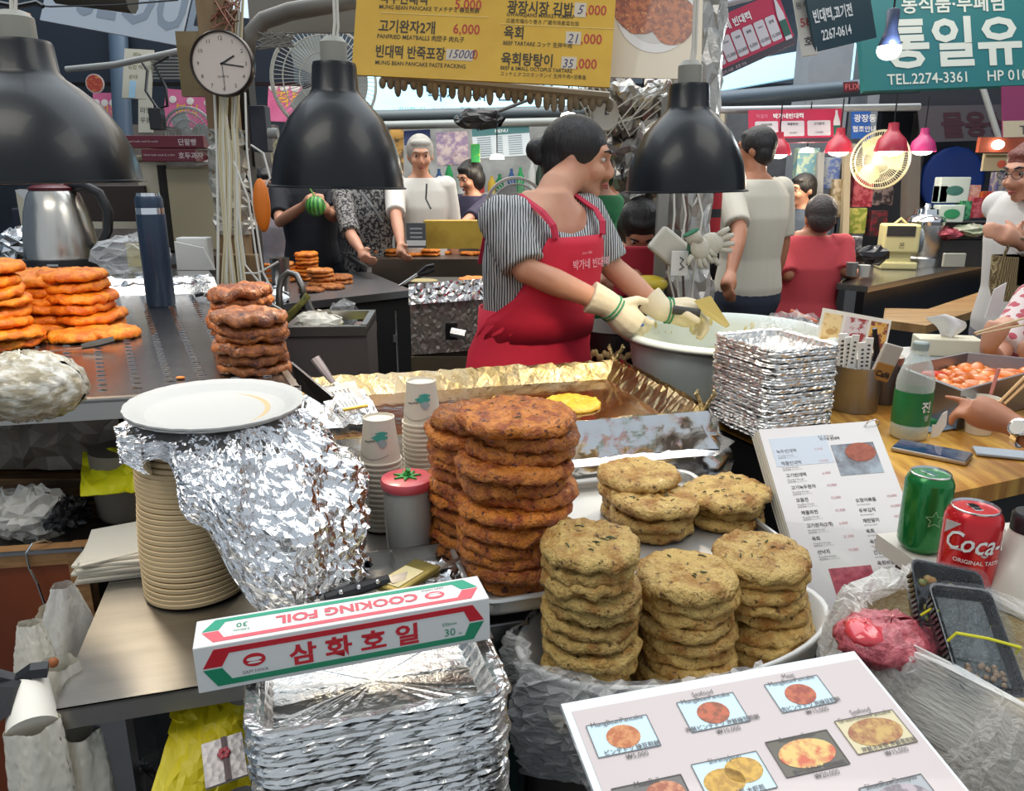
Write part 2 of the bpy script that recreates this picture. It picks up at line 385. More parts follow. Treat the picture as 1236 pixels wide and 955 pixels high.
# oval white tub with the tall seafood stacks
tz = .76
t = thing('oval_tub', 'oval white plastic tub holding the tall seafood pancake stacks', 'tub', (.235, .975, tz), R(20))
b = B(); b.shell([(.16, 0), (.19, .03), (.205, .085), (.212, .088), (.216, .084), (.212, .075), (.198, .02), (.165, -.006)], 40, sx=1.12, sy=.62); b.lathe([(1e-4, .002), (.165, .002)], 40, sx=1.12, sy=.62, close=True); obj('tub_wall', b, WHITE, t, smooth=True)
b = B(); b.box(.40, .22, .75, (.02, .02, -.76), base=True, bev=.01); obj('stand', b, mat('tub_stand', (.10, .09, .08), .6), t)
stack('seafood_pancake', .102, .897, tz + .006, 13, SMS, .0188, .95, 'seafood pancake topping the tall stack beside the kimchi pancakes and plastic bag', 'seafood pancake inside the tall stack above the plastic bag', 'seafood pancakes in the tall stack above the bag', seed=31, drift=(-.002, .004), jit=.007, tilt=.06)
stack('seafood_pancake', .236, .925, tz + .006, 10, SMS, .0172, 1.02, 'round seafood pancake topping the middle one of the three tall stacks', 'seafood pancake inside the middle tall stack', 'seafood pancakes in the middle tall stack', seed=32, drift=(.004, .03))
stack('seafood_pancake', .368, .985, tz + .006, 10, SMS, .0178, 1.06, 'browned seafood pancake topping the tall stack in front of the menu stand', 'seafood pancake inside the tall stack in front of the menu stand', 'seafood pancakes in the stack in front of the menu', seed=34, drift=(-.018, .02), jit=.008, tilt=.05)

# ---- paper plates with foil
PLATE = mat('plate_foam', rgb('cfcdc8'), .45, 0)
PLATEB = mat('plate_fibre', rgb('dfc294'), .6, 0)
def plate_mesh(R0, top=False):
    b = B(); b.lathe([(1e-4, -.006), (R0 * .62, -.006), (R0 * .93, .003), (R0, .0068), (R0 * 1.0, .0092), (R0 * .985, .0094), (R0 * .93, .0076), (R0 * .86, .0060), (R0 * .76, -.0030), (R0 * .72, -.0038), (1e-4, -.0038)] if top else [(1e-4, -.003), (R0 * .72, -.003), (R0 * .97, -.0016), (R0 * 1.0, .0004), (R0 * 1.003, .0050), (R0 * .985, .0062), (R0 * .72, .0002), (1e-4, .0002)], 64, wob=(lambda a, i: .007 * math.cos(26 * a) if i in (3, 4, 5, 6, 7) else 0) if top else None)
    return b
px0, py0 = -.443, 1.005
pm = plate_mesh(.0915); o0 = obj('paper_plate', pm, PLATEB, None, smooth=True, ang=50)
NPL = 34; H0 = .2575
for i in range(NPL):
    o = o0 if i == 0 else o0.copy()
    if i: C.objects.link(o)
    f = i / (NPL - 1)
    lean = .028 * f ** 1.2
    o.location = (px0 - .006 + .030 * f ** 2 - .008 * math.sin(f * 3), py0 + .012 * f, T0 + .004 + H0 * f * .955); o.rotation_euler = (0, R(-1.5 + 4 * f), i * .7)
    sc_ = .80 + .0 * f if i < 2 else .80 + .20 * min(1, f * 1.0) * .55 + .10 * max(0, (f - .8) * 5) * .7
    sc_ = .79 - .03 * math.sin(PI * min(1, f * 1.2)) + .16 * max(0, f - .55) / .45
    o.scale = (sc_, sc_, 1)
    tag(o, 'tan fibre plate in the tall stack on the steel table, %s from the top' % nth(NPL - i), 'plate', 'tan plates in the tall stack')
o = obj('paper_plate', plate_mesh(.116, True), PLATE, None, smooth=True, ang=50); o.location = (-.404, 1.02, 1.148); o.rotation_euler = (R(1), R(1.5), 0)
tag(o, 'large white plate with fluted rim lying on top of the foil-wrapped plate stack', 'plate')
o = obj('paper_plate', plate_mesh(.113, True), PLATE, None, smooth=True, ang=50); o.location = (-.405, 1.02, 1.1435); o.rotation_euler = (R(1), R(1), .1)
tag(o, 'white plate directly beneath the topmost white plate', 'plate')
# crumpled foil draped over the side of the plates
random.seed(5)
FOILC = mat('crumpled_foil', (.90, .90, .91), .14, 1, bump=.5, scale=55, bdist=.006)
cx, cy = -.404, 1.02
def foil_f(s_, t_):
    # s along angle around the stack, t downwards
    a = R(-168 + 213 * s_)
    right = max(0, min(1, (s_ - .28) / .32)); right = right * right * (3 - 2 * right)
    L = .045 + .018 * math.sin(s_ * 40) * (1 - right) + right * (.235 - .05 * max(0, (s_ - .72)) * 3.5 * 1.2)
    r = .085 + .030 * min(1, t_ * 6) if t_ < .17 else .115 + right * .16 * (t_ - .17) ** .8 * (1 - .55 * max(0, t_ - .55) / .45) + (1 - right) * .012 * math.sin(s_ * 55)
    z = 1.140 - L * max(0, t_ - .08)
    x = cx + r * math.cos(a); y = cy + r * math.sin(a)
    fold = .008 * right * math.sin(s_ * 38 + t_ * 7) + .006 * right * nz(s_ * 9, t_ * 7, 3) * 2
    n = Vector((math.cos(a), math.sin(a), .25)); fold += .016 * right * (abs(nz(s_ * 17, t_ * 9, 5)) + .6 * abs(nz(s_ * 44, t_ * 24, 9)) - .3)
    return Vector((x, y, z)) + n * fold, n
b = crumple(150, 46, foil_f, .0013)
o = obj('foil_sheet', b, FOILC); tag(o, 'crumpled aluminium foil sheet hanging over the side of the plate stack', 'foil')
md = o.modifiers.new('s', 'SOLIDIFY'); md.thickness = .0008

# ---- paper cups
CUP = mat('cup_paper', rgb('dcd3c3'), .6); CUPRIM = mat('cup_rim', rgb('e0d8ca'), .6)
TEAL = mat('teal_print', rgb('3f9a8c'), .6); GREYP = mat('grey_print', rgb('9aa4a6'), .6); INK = mat('ink', rgb('3a3a3c'), .6)
def cup_bm(r1=.034, r0=.025, h=.075):   # upside down, rim at z=0
    b = B(); b.lathe([(r1 - .001, .004), (r1 + .0012, .004), (r1 + .0018, .0018), (r1 + .001, 0), (r1 - .001, 0), (r1 - .001, .003), (r0 + .0005, h - .008), (r0 + .0005, h - .0005), (r0 - .0012, h), (r0 - .0018, h - .004), (1e-4, h - .004)], 36); return b
def wrapmark(b, r_at, ang, zc, w, h, n=5, mi=0, d=.0006):
    for i in range(n):
        a0, a1 = ang + (i - n / 2) * w / n, ang + (i + 1 - n / 2) * w / n
        z0, z1 = zc - h / 2 * math.sin(PI * (i + .2) / n), zc + h / 2 * math.sin(PI * (i + .9) / (n + .8))
        P = lambda a, z: Vector(((r_at(z) + d) * math.cos(a), (r_at(z) + d) * math.sin(a), z))
        b.quad3(P(a0, z0), P(a1, z0), P(a1, z1), P(a0, z1), mi)
def cup_stack(x, y, z0, n, top, pitch, grp, lt, lr):
    first = None
    for i in range(n):
        if i == n - 1:
            c = thing('paper_cup', lt, 'cup', (x, y, z0 + i * pitch), R(-35), group=grp)
            obj('cup_wall', cup_bm(), CUP, c, smooth=True, ang=40)
            rr = lambda z: .034 - .009 * z / .075 + .0003
            b = B(); wrapmark(b, rr, R(-45), .047, .9, .012, 7); wrapmark(b, rr, R(-38), .054, .7, .007, 5); obj('leaf_print', b, TEAL, c)
            b = B(); wrapmark(b, rr, R(-38), .038, .5, .014, 6); obj('round_print', b, GREYP, c)
            b = B()
            for k in range(9): wrapmark(b, rr, R(-95 + k * 4), .0405 + .0015 * (k > 4), .045, .003, 1)
            for k in range(24): wrapmark(b, rr, R(-115 + k * 4), .018 - .006 * math.sin(PI * k / 23), .04, .0016, 1)
            obj('lettering', b, INK, c)
        else:
            if first is None: first = obj('paper_cup', cup_bm(), CUP, None, smooth=True, ang=40); c = first
            else: c = first.copy(); C.objects.link(c)
            c.location = (x, y, z0 + i * pitch); tag(c, lr + ', %s from top' % nth(n - i), 'cup', grp)
cup_stack(-.155, 1.285, T0 + .003, 19, None, .0086, 'paper cups in the tall stack', 'printed paper cup topping the tall upside-down cup stack', 'white paper cup rim inside the tall upside-down cup stack')
cup_stack(-.216, 1.205, T0 + .003, 14, None, .0088, 'paper cups in the short stack', 'printed paper cup topping the short stack behind the shaker', 'white paper cup inside the short stack behind the shaker')
# shaker with tomato lid
t = thing('seasoning_shaker', 'grey seasoning shaker with pink tomato-shaped lid and green calyx', 'shaker', (-.161, 1.115, T0 + .002))
b = B(); b.lathe([(1e-4, 0), (.030, 0), (.034, .004), (.037, .06), (.036, .108), (1e-4, .108)], 32); obj('body', b, mat('shaker_grey', rgb('b9b7b0'), .3, coat=.3), t, smooth=True, ang=40)
b = B(); b.lathe([(1e-4, .106), (.039, .106), (.0405, .110), (.0405, .117), (.039, .1205), (.034, .122), (1e-4, .1225)], 32); obj('lid', b, mat('tomato_pink', rgb('dc5560'), .35, coat=.3), t, smooth=True, ang=50)
b = B()
for k in range(7):
    a = k * 2 * PI / 7 + .2; b.prism([(0, -.004), (.010, -.0035), (.022, 0), (.010, .0035), (0, .004)], .0025, (0, 0, .1222), Matrix.Rotation(a, 4, 'Z'))
b.tube([(0, 0, .122), (.001, 0, .129), (.003, -.001, .134)], [.005, .004, .004], 8); obj('calyx', b, mat('calyx_green', rgb('2f9a42'), .4), t)
t = thing('support_rack', 'dark steel rack under the back of the aluminium tray', 'rack', (.21, 1.30, 0), YW)
obj('rack_top', B().box(.44, .14, .02, (0, 0, .866), base=True), STEELD, t); obj('rack_leg', B().box(.40, .10, .866, base=True), mat('dark_under2', (.03, .03, .03), .7), t)
# shallow steel pan under shaker, knife, gold card
t = thing('steel_pan', 'shallow divided steel pan under the knife and gold box in front of shaker', 'pan', (-.30, .862, T0 + .001), YW)
b = B(); b.box(.26, .17, .002, (.13, .085, .001)); b.box(.26, .003, .022, (.13, 0, .011)); b.box(.26, .003, .022, (.13, .17, .011)); b.box(.003, .17, .022, (0, .085, .011)); b.box(.003, .17, .022, (.26, .085, .011)); b.box(.003, .17, .018, (.17, .085, .011)); obj('pan_body', b, STEEL, t)
o = obj('gold_card_box', B().box(.052, .086, .009, bev=.004), mat('gold_card', rgb('a2914f'), .3, .6), None); o.location = at(492, 697, z=T0 + .030); o.rotation_euler = (R(3), R(-4), R(-38)); tag(o, 'flat gold card box with cream label lying behind the cooking foil box', 'box')
ol = obj('label', B().box(.036, .05, .001, (-.002, -.008, .005)), mat('cream_label', rgb('e8d9a4'), .5), o)
t = thing('kitchen_knife', 'kitchen knife with riveted black handle behind the cooking foil box', 'knife', at(445, 708, z=T0 + .034), R(32))
b = B(); b.tube([(-.06, 0, 0), (-.02, .002, 0), (.03, 0, .002)], [.008, .009, .007], 8, flat=.5); obj('handle', b, BLACK, t)
b = B()
for x in (-.04, -.015, .012): b.ball((x, -.003, .005), .0035)
obj('rivet', b, CHROME, t)
b = B(); b.prism([(.03, -.012), (.11, -.010), (.15, .006), (.03, .008)], .0015); obj('blade', b, STEEL, t)
random.seed(9)
def lump_f(cx, cy, cz, rx, ry, rz):
    def f(s_, t_):
        a = 2 * PI * s_; e = PI * (t_ * .98 + .01)
        n = Vector((math.cos(a) * math.sin(e), math.sin(a) * math.sin(e), math.cos(e)))
        return Vector((cx + rx * n.x, cy + ry * n.y, cz + rz * n.z)), n
    return f
p = at(528, 692, z=T0 + .02)
o = obj('foil_ball', crumple(22, 12, lump_f(p.x, p.y, T0 + .018, .032, .026, .016), .0022), FOIL); tag(o, 'crumpled foil piece beside the gold card box and kimchi pancakes', 'foil')
p = at(375, 690, z=T0 + .01)
o = obj('foil_ball', crumple(34, 14, lump_f(p.x + .02, p.y - .01, T0 + .022, .07, .05, .02), .004), FOIL); tag(o, 'crumpled foil piece lying under the hanging foil sheet behind the foil box', 'foil')

# ---- stack of foil trays, near
def tray_mesh(W_, D_, h, seed, top=False, fl=.014, deep=.7):
    random.seed(seed); b = B(); N = 10
    def ring(w, d, r, z, jit, ruf=0):
        pts = []
        base = rrect(w, d, r, 6)
        # densify the straight runs
        out = []
        for i in range(len(base)):
            a, c = Vector((*base[i], 0)), Vector((*base[(i + 1) % len(base)], 0)); k = max(1, int((c - a).length / .0085))
            for q in range(k): out.append(a.lerp(c, q / k))
        return out
    base = ring(W_, D_, .03, 0, 0); n = len(base)
    def mk(sc_off, z, j, ruf=0):
        r_ = []
        for i, p in enumerate(base):
            d = Vector((p.x / (W_ / 2), p.y / (D_ / 2), 0)); d = Vector((abs(d.x) ** 3 * (1 if d.x > 0 else -1), abs(d.y) ** 3 * (1 if d.y > 0 else -1), 0)); d = d.normalized() if d.length > 0 else d
            r_.append(Vector((p.x + d.x * (sc_off + ruf * (i % 2 - .5)) + random.gauss(0, j), p.y + d.y * (sc_off + ruf * (i % 2 - .5)) + random.gauss(0, j), z + random.gauss(0, j))))
        return r_
    rings = [mk(-.004, -.004, .0006, 0), mk(0, 0.0, .0007), mk(-.002, .0028, .0006), mk(-fl * .75, .0014, .0005), mk(-fl, 0, .0004), mk(-fl - .004, -h * .5, .0007, .003), mk(-fl - .012, -h, .0006, .002), mk(-fl - .03, -h - .0005, .0006)]
    if not top: rings = rings[:5] + [mk(-fl - .002, -.010, .0008, .002)]
    b.loft(rings, caps=False)
    if top:
        w2, d2 = W_ - 2 * (fl + .03), D_ - 2 * (fl + .03)
        last = rings[-1]; c0 = b.bm.verts.new((0, 0, -h - .0005)); b.bm.verts.ensure_lookup_table()
        vs = b.bm.verts[len(b.bm.verts) - 1 - n:len(b.bm.verts) - 1]
        for i in range(n): b.bm.faces.new((vs[i], vs[(i + 1) % n], c0))
    me = bpy.data.meshes.new('foil_tray'); b.bm.to_mesh(me); b.bm.free(); me.materials.append(FOILT); return me
def tray_stack(cx, cy, z0, yaw, W_, D_, n, pitch, lt, lr, grp, seed):
    vs = [tray_mesh(W_, D_, .03, seed + i) for i in range(4)]; tp = tray_mesh(W_, D_, .026, seed + 9, True)
    random.seed(seed)
    for i in range(n):
        me = tp if i == n - 1 else vs[random.randrange(4)]
        o = bpy.data.objects.new('foil_tray', me); C.objects.link(o); k = random.choice((0, PI)) if i < n - 1 else 0
        o.location = (cx + random.uniform(-.003, .003), cy + random.uniform(-.003, .003), z0 + i * pitch); o.rotation_euler = (random.uniform(-.012, .012), random.uniform(-.010, .010), yaw + k + random.uniform(-.015, .015))
        tag(o, lt if i == n - 1 else lr + ', %s from top' % nth(n - i), 'foil tray', grp)
tray_stack(-.150, .742, .70, R(16), .262, .20, 44, .0057, 'empty foil tray topping the tall near stack, under the cooking foil box', 'thin foil tray in the tall near stack under the cooking foil box', 'foil trays in the near stack', 100)
t = thing('side_stool', 'low steel stool carrying the near stack of foil trays', 'stool', (-.150, .742, 0), R(16))
b = B(); b.box(.26, .20, .02, (0, 0, .665), base=True); obj('stool_top', b, STEELD, t)
for sx in (-1, 1):
    for sy in (-1, 1): obj('leg', B().box(.02, .02, .665, (sx * .11, sy * .08, 0), base=True), STEELD, t)
# ---- cooking foil carton
RED = mat('print_red', rgb('c8202e'), .45); GRN = mat('print_green', rgb('1c8a63'), .45); PINK = mat('print_pink', rgb('e2606b'), .45); BOXW = mat('carton_white', rgb('e9e8e4'), .4, coat=.2)
LGRN = mat('print_light_green', rgb('2ea07e'), .45)
p1 = at(240, 838, z=.951); p2 = at(592, 772, z=.956)
X = (p2 - p1); Lb = X.length; X.normalize()
BT = R(-8)  # carton tips slightly backwards
Z = Vector((0, 0, 1)); Y = Z.cross(X).normalized(); X2 = X
Zb = (Z * math.cos(R(10)) + Y * -math.sin(R(0))).normalized()
carton = thing('foil_carton', 'white cooking foil carton with red and green stripes lying across trays and table', 'box', mtx=frame_mtx(p1, X, z=Y.cross(X) * -1))
D_ = .052; Hh = .052
b = B(); b.box(Lb, D_, Hh, (Lb / 2, D_ / 2, Hh / 2), bev=.0012); obj('carton_body', b, BOXW, carton)
def face_graphics(mirror):
    """graphics in 2-d (x 0..L, y 0..1 height)"""
    L_, h = Lb, Hh
    m1, m2 = B(), B()
    return m1, m2
def stripe(poly, T, m_, nm): obj(nm, B().prism(poly, .0003, rot=T), m_, carton)
# front face frame: (x, z) -> carton (x, -eps, z)
F1 = Matrix(((1, 0, 0, 0), (0, 0, -1, -.0002), (0, 1, 0, 0), (0, 0, 0, 1)))
# top face, upside down: rotated 180 deg
F2 = Matrix(((-1, 0, 0, Lb), (0, -1, 0, D_), (0, 0, 1, Hh + .0002), (0, 0, 0, 1)))
def graphics(T, top_col, bot_col, h, small_side):
    L_ = Lb; e = .007; t_ = .0062
    up = [(e, h / 2 + .001), (e + .012, h - .005), (L_ - e - .012, h - .005), (L_ - e, h / 2 + .001), (L_ - e - .016, h / 2 + .001), (L_ - e - .022, h - .005 - t_), (e + .026, h - .005 - t_), (e + .018, h / 2 + .001)]
    dn = [(x, h - y) for x, y in up][::-1]
    stripe(up, T, top_col, 'upper_stripe'); stripe(dn, T, bot_col, 'lower_stripe')
graphics(F1, RED, GRN, Hh, 1); graphics(F2, PINK, LGRN, D_, 1)
b = B(); text_into(b, '삼 화 호 일', Lb * .52, .0155, .026, bold=.03, align='CENTER', sx=1.16); bb = B(); bb.merge(b.bm, rot=F1 @ Matrix.Translation((0, 0, .0004))); obj('lettering', bb, RED, carton)
b = B(); text_into(b, 'COOKING FOIL', Lb * .49, .0180, .0215, bold=.035, align='CENTER', sx=.98); bb = B(); bb.merge(b.bm, rot=F2 @ Matrix.Translation((0, 0, .0004))); obj('lettering', bb, PINK, carton)
b = B(); text_into(b, '30', Lb - .052, .014, .013, bold=.0); text_into(b, '330mm', Lb - .054, .027, .0055); text_into(b, 'm', Lb - .036, .014, .005); bb = B(); bb.merge(b.bm, rot=F1 @ Matrix.Translation((0, 0, .0004))); obj('lettering', bb, GRN, carton)
b = B(); text_into(b, '30', Lb - .052, .018, .012); text_into(b, '330mm', Lb - .054, .030, .0055); bb = B(); bb.merge(b.bm, rot=F2 @ Matrix.Translation((0, 0, .0004))); obj('lettering', bb, GRN, carton)
for T, y0, m_ in ((F1, .028, RED), (F2, .028, PINK)):
    b = B(); b.prism([(.056 + .011 * math.cos(a * PI / 10), y0 + .0075 * math.sin(a * PI / 10)) for a in range(20)], .0003, rot=T); obj('emblem', b, m_, carton)
    b = B(); b.prism([(.056 + .0075 * math.cos(a * PI / 8), y0 + .0012 + .0022 * math.sin(a * PI / 8)) for a in range(16)], .0002, rot=T @ Matrix.Translation((0, 0, .0004))); b.prism([(.056 + .0065 * math.cos(a * PI / 8), y0 - .0028 + .0012 * math.sin(a * PI / 8)) for a in range(16)], .0002, rot=T @ Matrix.Translation((0, 0, .0004))); obj('emblem', b, BOXW, carton)
    b = B(); text_into(b, 'SAM HWA', .056, y0 - .0145, .0055, align='CENTER'); bb = B(); bb.merge(b.bm, rot=T @ Matrix.Translation((0, 0, .0004))); obj('lettering', bb, mat('grey_ink', rgb('77757a'), .5), carton)

# ---- griddle
NR = Vector((.392, 1.509, 0)); BR = Vector((.266, 1.966, 0)); gx = Vector((math.cos(R(14.5)), math.sin(R(14.5)), 0)); GL = .80
NL = NR - gx * GL; BL = BR - gx * GL
G = thing('griddle', 'large foil-lined griddle pan full of brown oil with raw batter frying', 'griddle', (0, 0, 0))
GF = mat('greasy_foil', (.44, .36, .24), .32, 1, col2=(.40, .27, .10), scale=7, bump=.5, bscale=30, bdist=.01)
OIL = mat('brown_oil', rgb('6c3b12'), .10, 0, col2=rgb('42240e'), scale=5, bump=.25, bscale=18, bdist=.006, coat=.6, col3=rgb('b98a5e'), c3scale=9, c3thr=(.70, .80))
def gp(u, v, z): p = NL.lerp(NR, u); q = BL.lerp(BR, u); r = p.lerp(q, v); return Vector((r.x, r.y, z))
b = B(); b.quad3(gp(.03, .05, .958), gp(.97, .05, .958), gp(.965, .93, .958), gp(.03, .93, .958)); obj('oil', b, OIL, G)
random.seed(8)
def wall(u0, v0, u1, v1, inu, inv, n=40):
    def f(s_, t_):
        u = u0 + (u1 - u0) * s_; v = v0 + (v1 - v0) * s_
        k = abs(t_ - .45) / .55 if t_ > .45 else 0
        if t_ < .45: z = .955 + .045 * (t_ / .45); off = (1 - t_ / .45)
        else: z = 1.0 - .02 * ((t_ - .45) / .55); off = -.35 * (t_ - .45) / .55
        p = gp(u + inu * off, v + inv * off, z); return p, Vector((0, 0, 1))
    return f
for nm, a in (('back_foil', (0, 1, 1, 1, 0, -.09)), ('right_foil', (1, 0, 1, 1, -.05, 0)), ('front_foil', (0, 0, 1, 0, 0, .07)), ('left_foil', (0, 0, 0, 1, .04, 0))):
    obj(nm, crumple(46, 6, wall(*a), .0016), GF, G)
def skirt(z0, z1, o0, o1, n=56):
    def f(s_, t_):
        # runs along the front then round the right side
        if s_ < .68: p = gp(s_ / .68, 0, 0); nn = -UY
        else: p = gp(1, (s_ - .68) / .32, 0); nn = UX
        o = o0 + (o1 - o0) * t_; k = Vector((nn.x, nn.y, 0)); z = z0 + (z1 - z0) * t_
        cor = math.exp(-((s_ - .68) / .03) ** 2)
        return Vector((p.x, p.y, z)) + k * o + (UX - UY) * .012 * cor * t_, k + Vector((0, 0, .5))
    return f
FOILS = mat('smooth_foil', (.86, .86, .86), .2, 1, bump=.25, scale=14, bdist=.01)
obj('upper_foil_skirt', crumple(90, 6, skirt(1.001, .93, .014, .034), .0011), FOILS, G, smooth=True)
obj('lower_foil_skirt', crumple(60, 5, skirt(.935, .925, .008, .06), .0012), FOILS, G, smooth=True)
obj('lower_foil_skirt', crumple(60, 5, skirt(.924, .875, .06, .066), .0014), FOILS, G, smooth=True)
b = B(); q = [gp(0, 0, 0), gp(1, 0, 0), gp(1, 1, 0), gp(0, 1, 0)]; b.hexa([Vector((p.x, p.y, .60)) for p in q], [Vector((p.x, p.y, .953)) for p in q]); obj('body', b, mat('griddle_body', (.10, .09, .08), .5, .5), G)
# little twisted foil corner ears
for (u, v, nm) in ((1, 1, 'back_corner_twist'), (1, .02, 'front_corner_twist')):
    c = gp(u, v, 1.0); b = B()
    for k, (dx, dy) in enumerate(((-.012, .004), (.016, .0))):
        b.tube([c + Vector((0, 0, -.012)), c + Vector((dx * .6, dy, .012)), c + Vector((dx * 1.3, dy, .030)), c + Vector((dx * 1.1, dy, .038))], [.009, .006, .008, .003], 7, flat=.5)
    obj(nm, b, mat('bronze_foil', (.52, .40, .20), .35, 1, bump=.8, scale=80), G)
for k, (u, v, w_) in enumerate(((690, 486, 1.0), (612, 489, .95))):
    me = pancake_mesh(.066, .013, 80 + k, dome=.5); me.materials.append(RAW); o = bpy.data.objects.new('frying_pancake', me); C.objects.link(o)
    p = at(u, v, z=.965); o.location = (p.x, p.y, .9645); o.scale = (w_, w_, 1)
    tag(o, ('yellow raw batter pancake frying in oil nearest the foil side wall', 'yellow raw batter pancake half hidden behind the tallest kimchi stack')[k], 'pancake')
# oil splash blobs
# turners at the back left corner of the griddle
t = thing('slotted_turner', 'slotted steel turner with riveted handle resting on the griddle rim', 'turner', (0, 0, 0))
h0, h1 = at(380, 432, z=1.085), at(402, 462, z=1.035); n0 = (h1 - h0).normalized()
side = n0.cross(Vector((0, 0, 1))).normalized()
b = B(); b.tube([h0, h0.lerp(h1, .5), h1], [.011, .010, .006], 8, flat=.4); obj('handle', b, mat('worn_handle', (.28, .24, .25), .4, .6), t)
tl, tr_, br_, bl_ = at(388, 468, z=1.03), at(428, 460, z=1.03), at(444, 492, z=1.005), at(415, 497, z=1.003)
b = B()
S = lambda f: tl.lerp(tr_, f); E_ = lambda f: bl_.lerp(br_, f); up = Vector((0, 0, .0016))
def strip(f0, f1, s0=0, s1=1):
    q = [S(f0).lerp(E_(f0), s0), S(f1).lerp(E_(f1), s0), S(f1).lerp(E_(f1), s1), S(f0).lerp(E_(f0), s1)]; b.hexa(q, [x + up for x in q])
strip(0, 1, 0, .25); strip(0, 1, .88, 1)
for k in range(6): strip([0, .17, .30, .43, .56, .69][k], [.12, .25, .38, .51, .64, 1.0][k], .25, .88)
strip(.35, .55, -.12, 0); obj('blade', b, STEEL, t)
obj('batter_edge', B().hexa([S(0).lerp(E_(0), .95) + up, S(1).lerp(E_(1), .95) + up, E_(1) + up, E_(0) + up], [S(0).lerp(E_(0), .95) + up * 2.5, S(1).lerp(E_(1), .95) + up * 2.5, E_(1) + up * 2.5, E_(0) + up * 2.5]), RAW, t)
t = thing('flat_turner', 'plain flat steel turner leaning behind the foil sheet, beside the slotted turner', 'turner', (0, 0, 0))
a, c, d, e = at(352, 440, z=1.09), at(402, 482, z=1.045), at(385, 486, z=1.03), at(360, 470, z=1.04)
b = B(); b.hexa([a, c, d, e], [x + Vector((0, 0, .002)) for x in (a, c, d, e)]); obj('blade', b, STEEL, t)
b = B(); b.tube([a + Vector((0, 0, .003)), c + Vector((0, 0, .004))], .003, 6); obj('edge_rod', b, STEEL, t)
# loose foil sheet left of the griddle
random.seed(4)
def lf(s_, t_):
    p = at(350 + 90 * s_ + 25 * t_, 478 - 8 * s_ + 40 * t_, z=1.005 - .03 * t_); return p, Vector((0, 0, 1))
o = obj('foil_sheet', crumple(16, 8, lf, .003), FOILC); tag(o, 'small loose foil sheet lying at the griddle corner under the turners', 'foil')
# =================== left: perforated warming shelf ===================
SZ = 1.12
q = [Vector((-1.15, 1.037, 0)), Vector((-.343, 1.22, 0)), Vector((-.905, 2.47, 0)), Vector((-2.0, 2.25, 0))]
t = thing('perforated_shelf', 'raised perforated stainless steel shelf holding the orange pancakes and flask', 'shelf', (0, 0, 0))
def sp(u, v, z=SZ): p = q[0].lerp(q[1], u); r = q[3].lerp(q[2], u); k = p.lerp(r, v); return Vector((k.x, k.y, z))
SHM = mat('shelf_steel', (.46, .44, .43), .24, 1, col2=(.34, .31, .30), scale=5, bump=.05, col3=(.45, .20, .07), c3scale=7, c3thr=(.62, .80), obj=False)
b = B(); b.hexa([sp(0, 0, SZ - .004), sp(1, 0, SZ - .004), sp(1, 1, SZ - .004), sp(0, 1, SZ - .004)], [sp(0, 0), sp(1, 0), sp(1, 1), sp(0, 1)]); obj('shelf_top', b, SHM, t)
LIPM = mat('lip_steel', (.56, .53, .49), .3, 1, obj=False)
def rail(b, a, c, w_, h_, zt):
    d = (c - a).normalized(); n_ = Vector((d.y, -d.x, 0)) * w_
    b.hexa([Vector((p.x, p.y, zt - h_)) for p in (a, c, c - n_, a - n_)], [Vector((p.x, p.y, zt)) for p in (a, c, c - n_, a - n_)])
b = B(); rail(b, q[0], q[1], .012, .034, SZ + .003); rail(b, q[1], q[2], .012, .034, SZ + .003); obj('rolled_lip', b, LIPM, t)
b = B()
for i in range(9):
    for j in range(34):
        u, v = .46 + .062 * i, .05 + j * .026
        p = sp(u, v); 
        if v < .88: b.prism([(.0075 * math.cos(k * PI / 5), .003 * math.sin(k * PI / 5)) for k in range(10)], .0006, (p.x, p.y, SZ + .0002))
o = obj('perforation', b, mat('hole_dark', (.03, .03, .03), .6), t); o['kind'] = 'stuff'
b = B()
for i in range(9):
    for j in range(34):
        p = sp(.46 + .062 * i, .05 + j * .026)
        if .05 + j * .026 < .88: b.tube([(p.x - .007, p.y - .003, SZ + .001), (p.x, p.y - .0036, SZ + .0018), (p.x + .007, p.y - .003, SZ + .001)], .0009, 4)
o = obj('perforation_rim', b, CHROME, t); o['kind'] = 'stuff'
for (u, v) in ((.97, .03), (.97, .97), (.1, .97), (.1, .03)):
    p = sp(u, v); obj('leg', B().box(.03, .03, SZ - .02, (p.x, p.y, 0), base=True), STEELD, t)
b = B(); p = sp(.2, .25); b.hexa([sp(.1, .22, .35), sp(.93, .22, .35), sp(.9, .9, .35), sp(.1, .9, .35)], [sp(.1, .22, SZ - .06), sp(.93, .22, SZ - .06), sp(.9, .9, SZ - .06), sp(.1, .9, SZ - .06)]); obj('cabinet_body', b, mat('dark_under', (.035, .03, .028), .7), t)
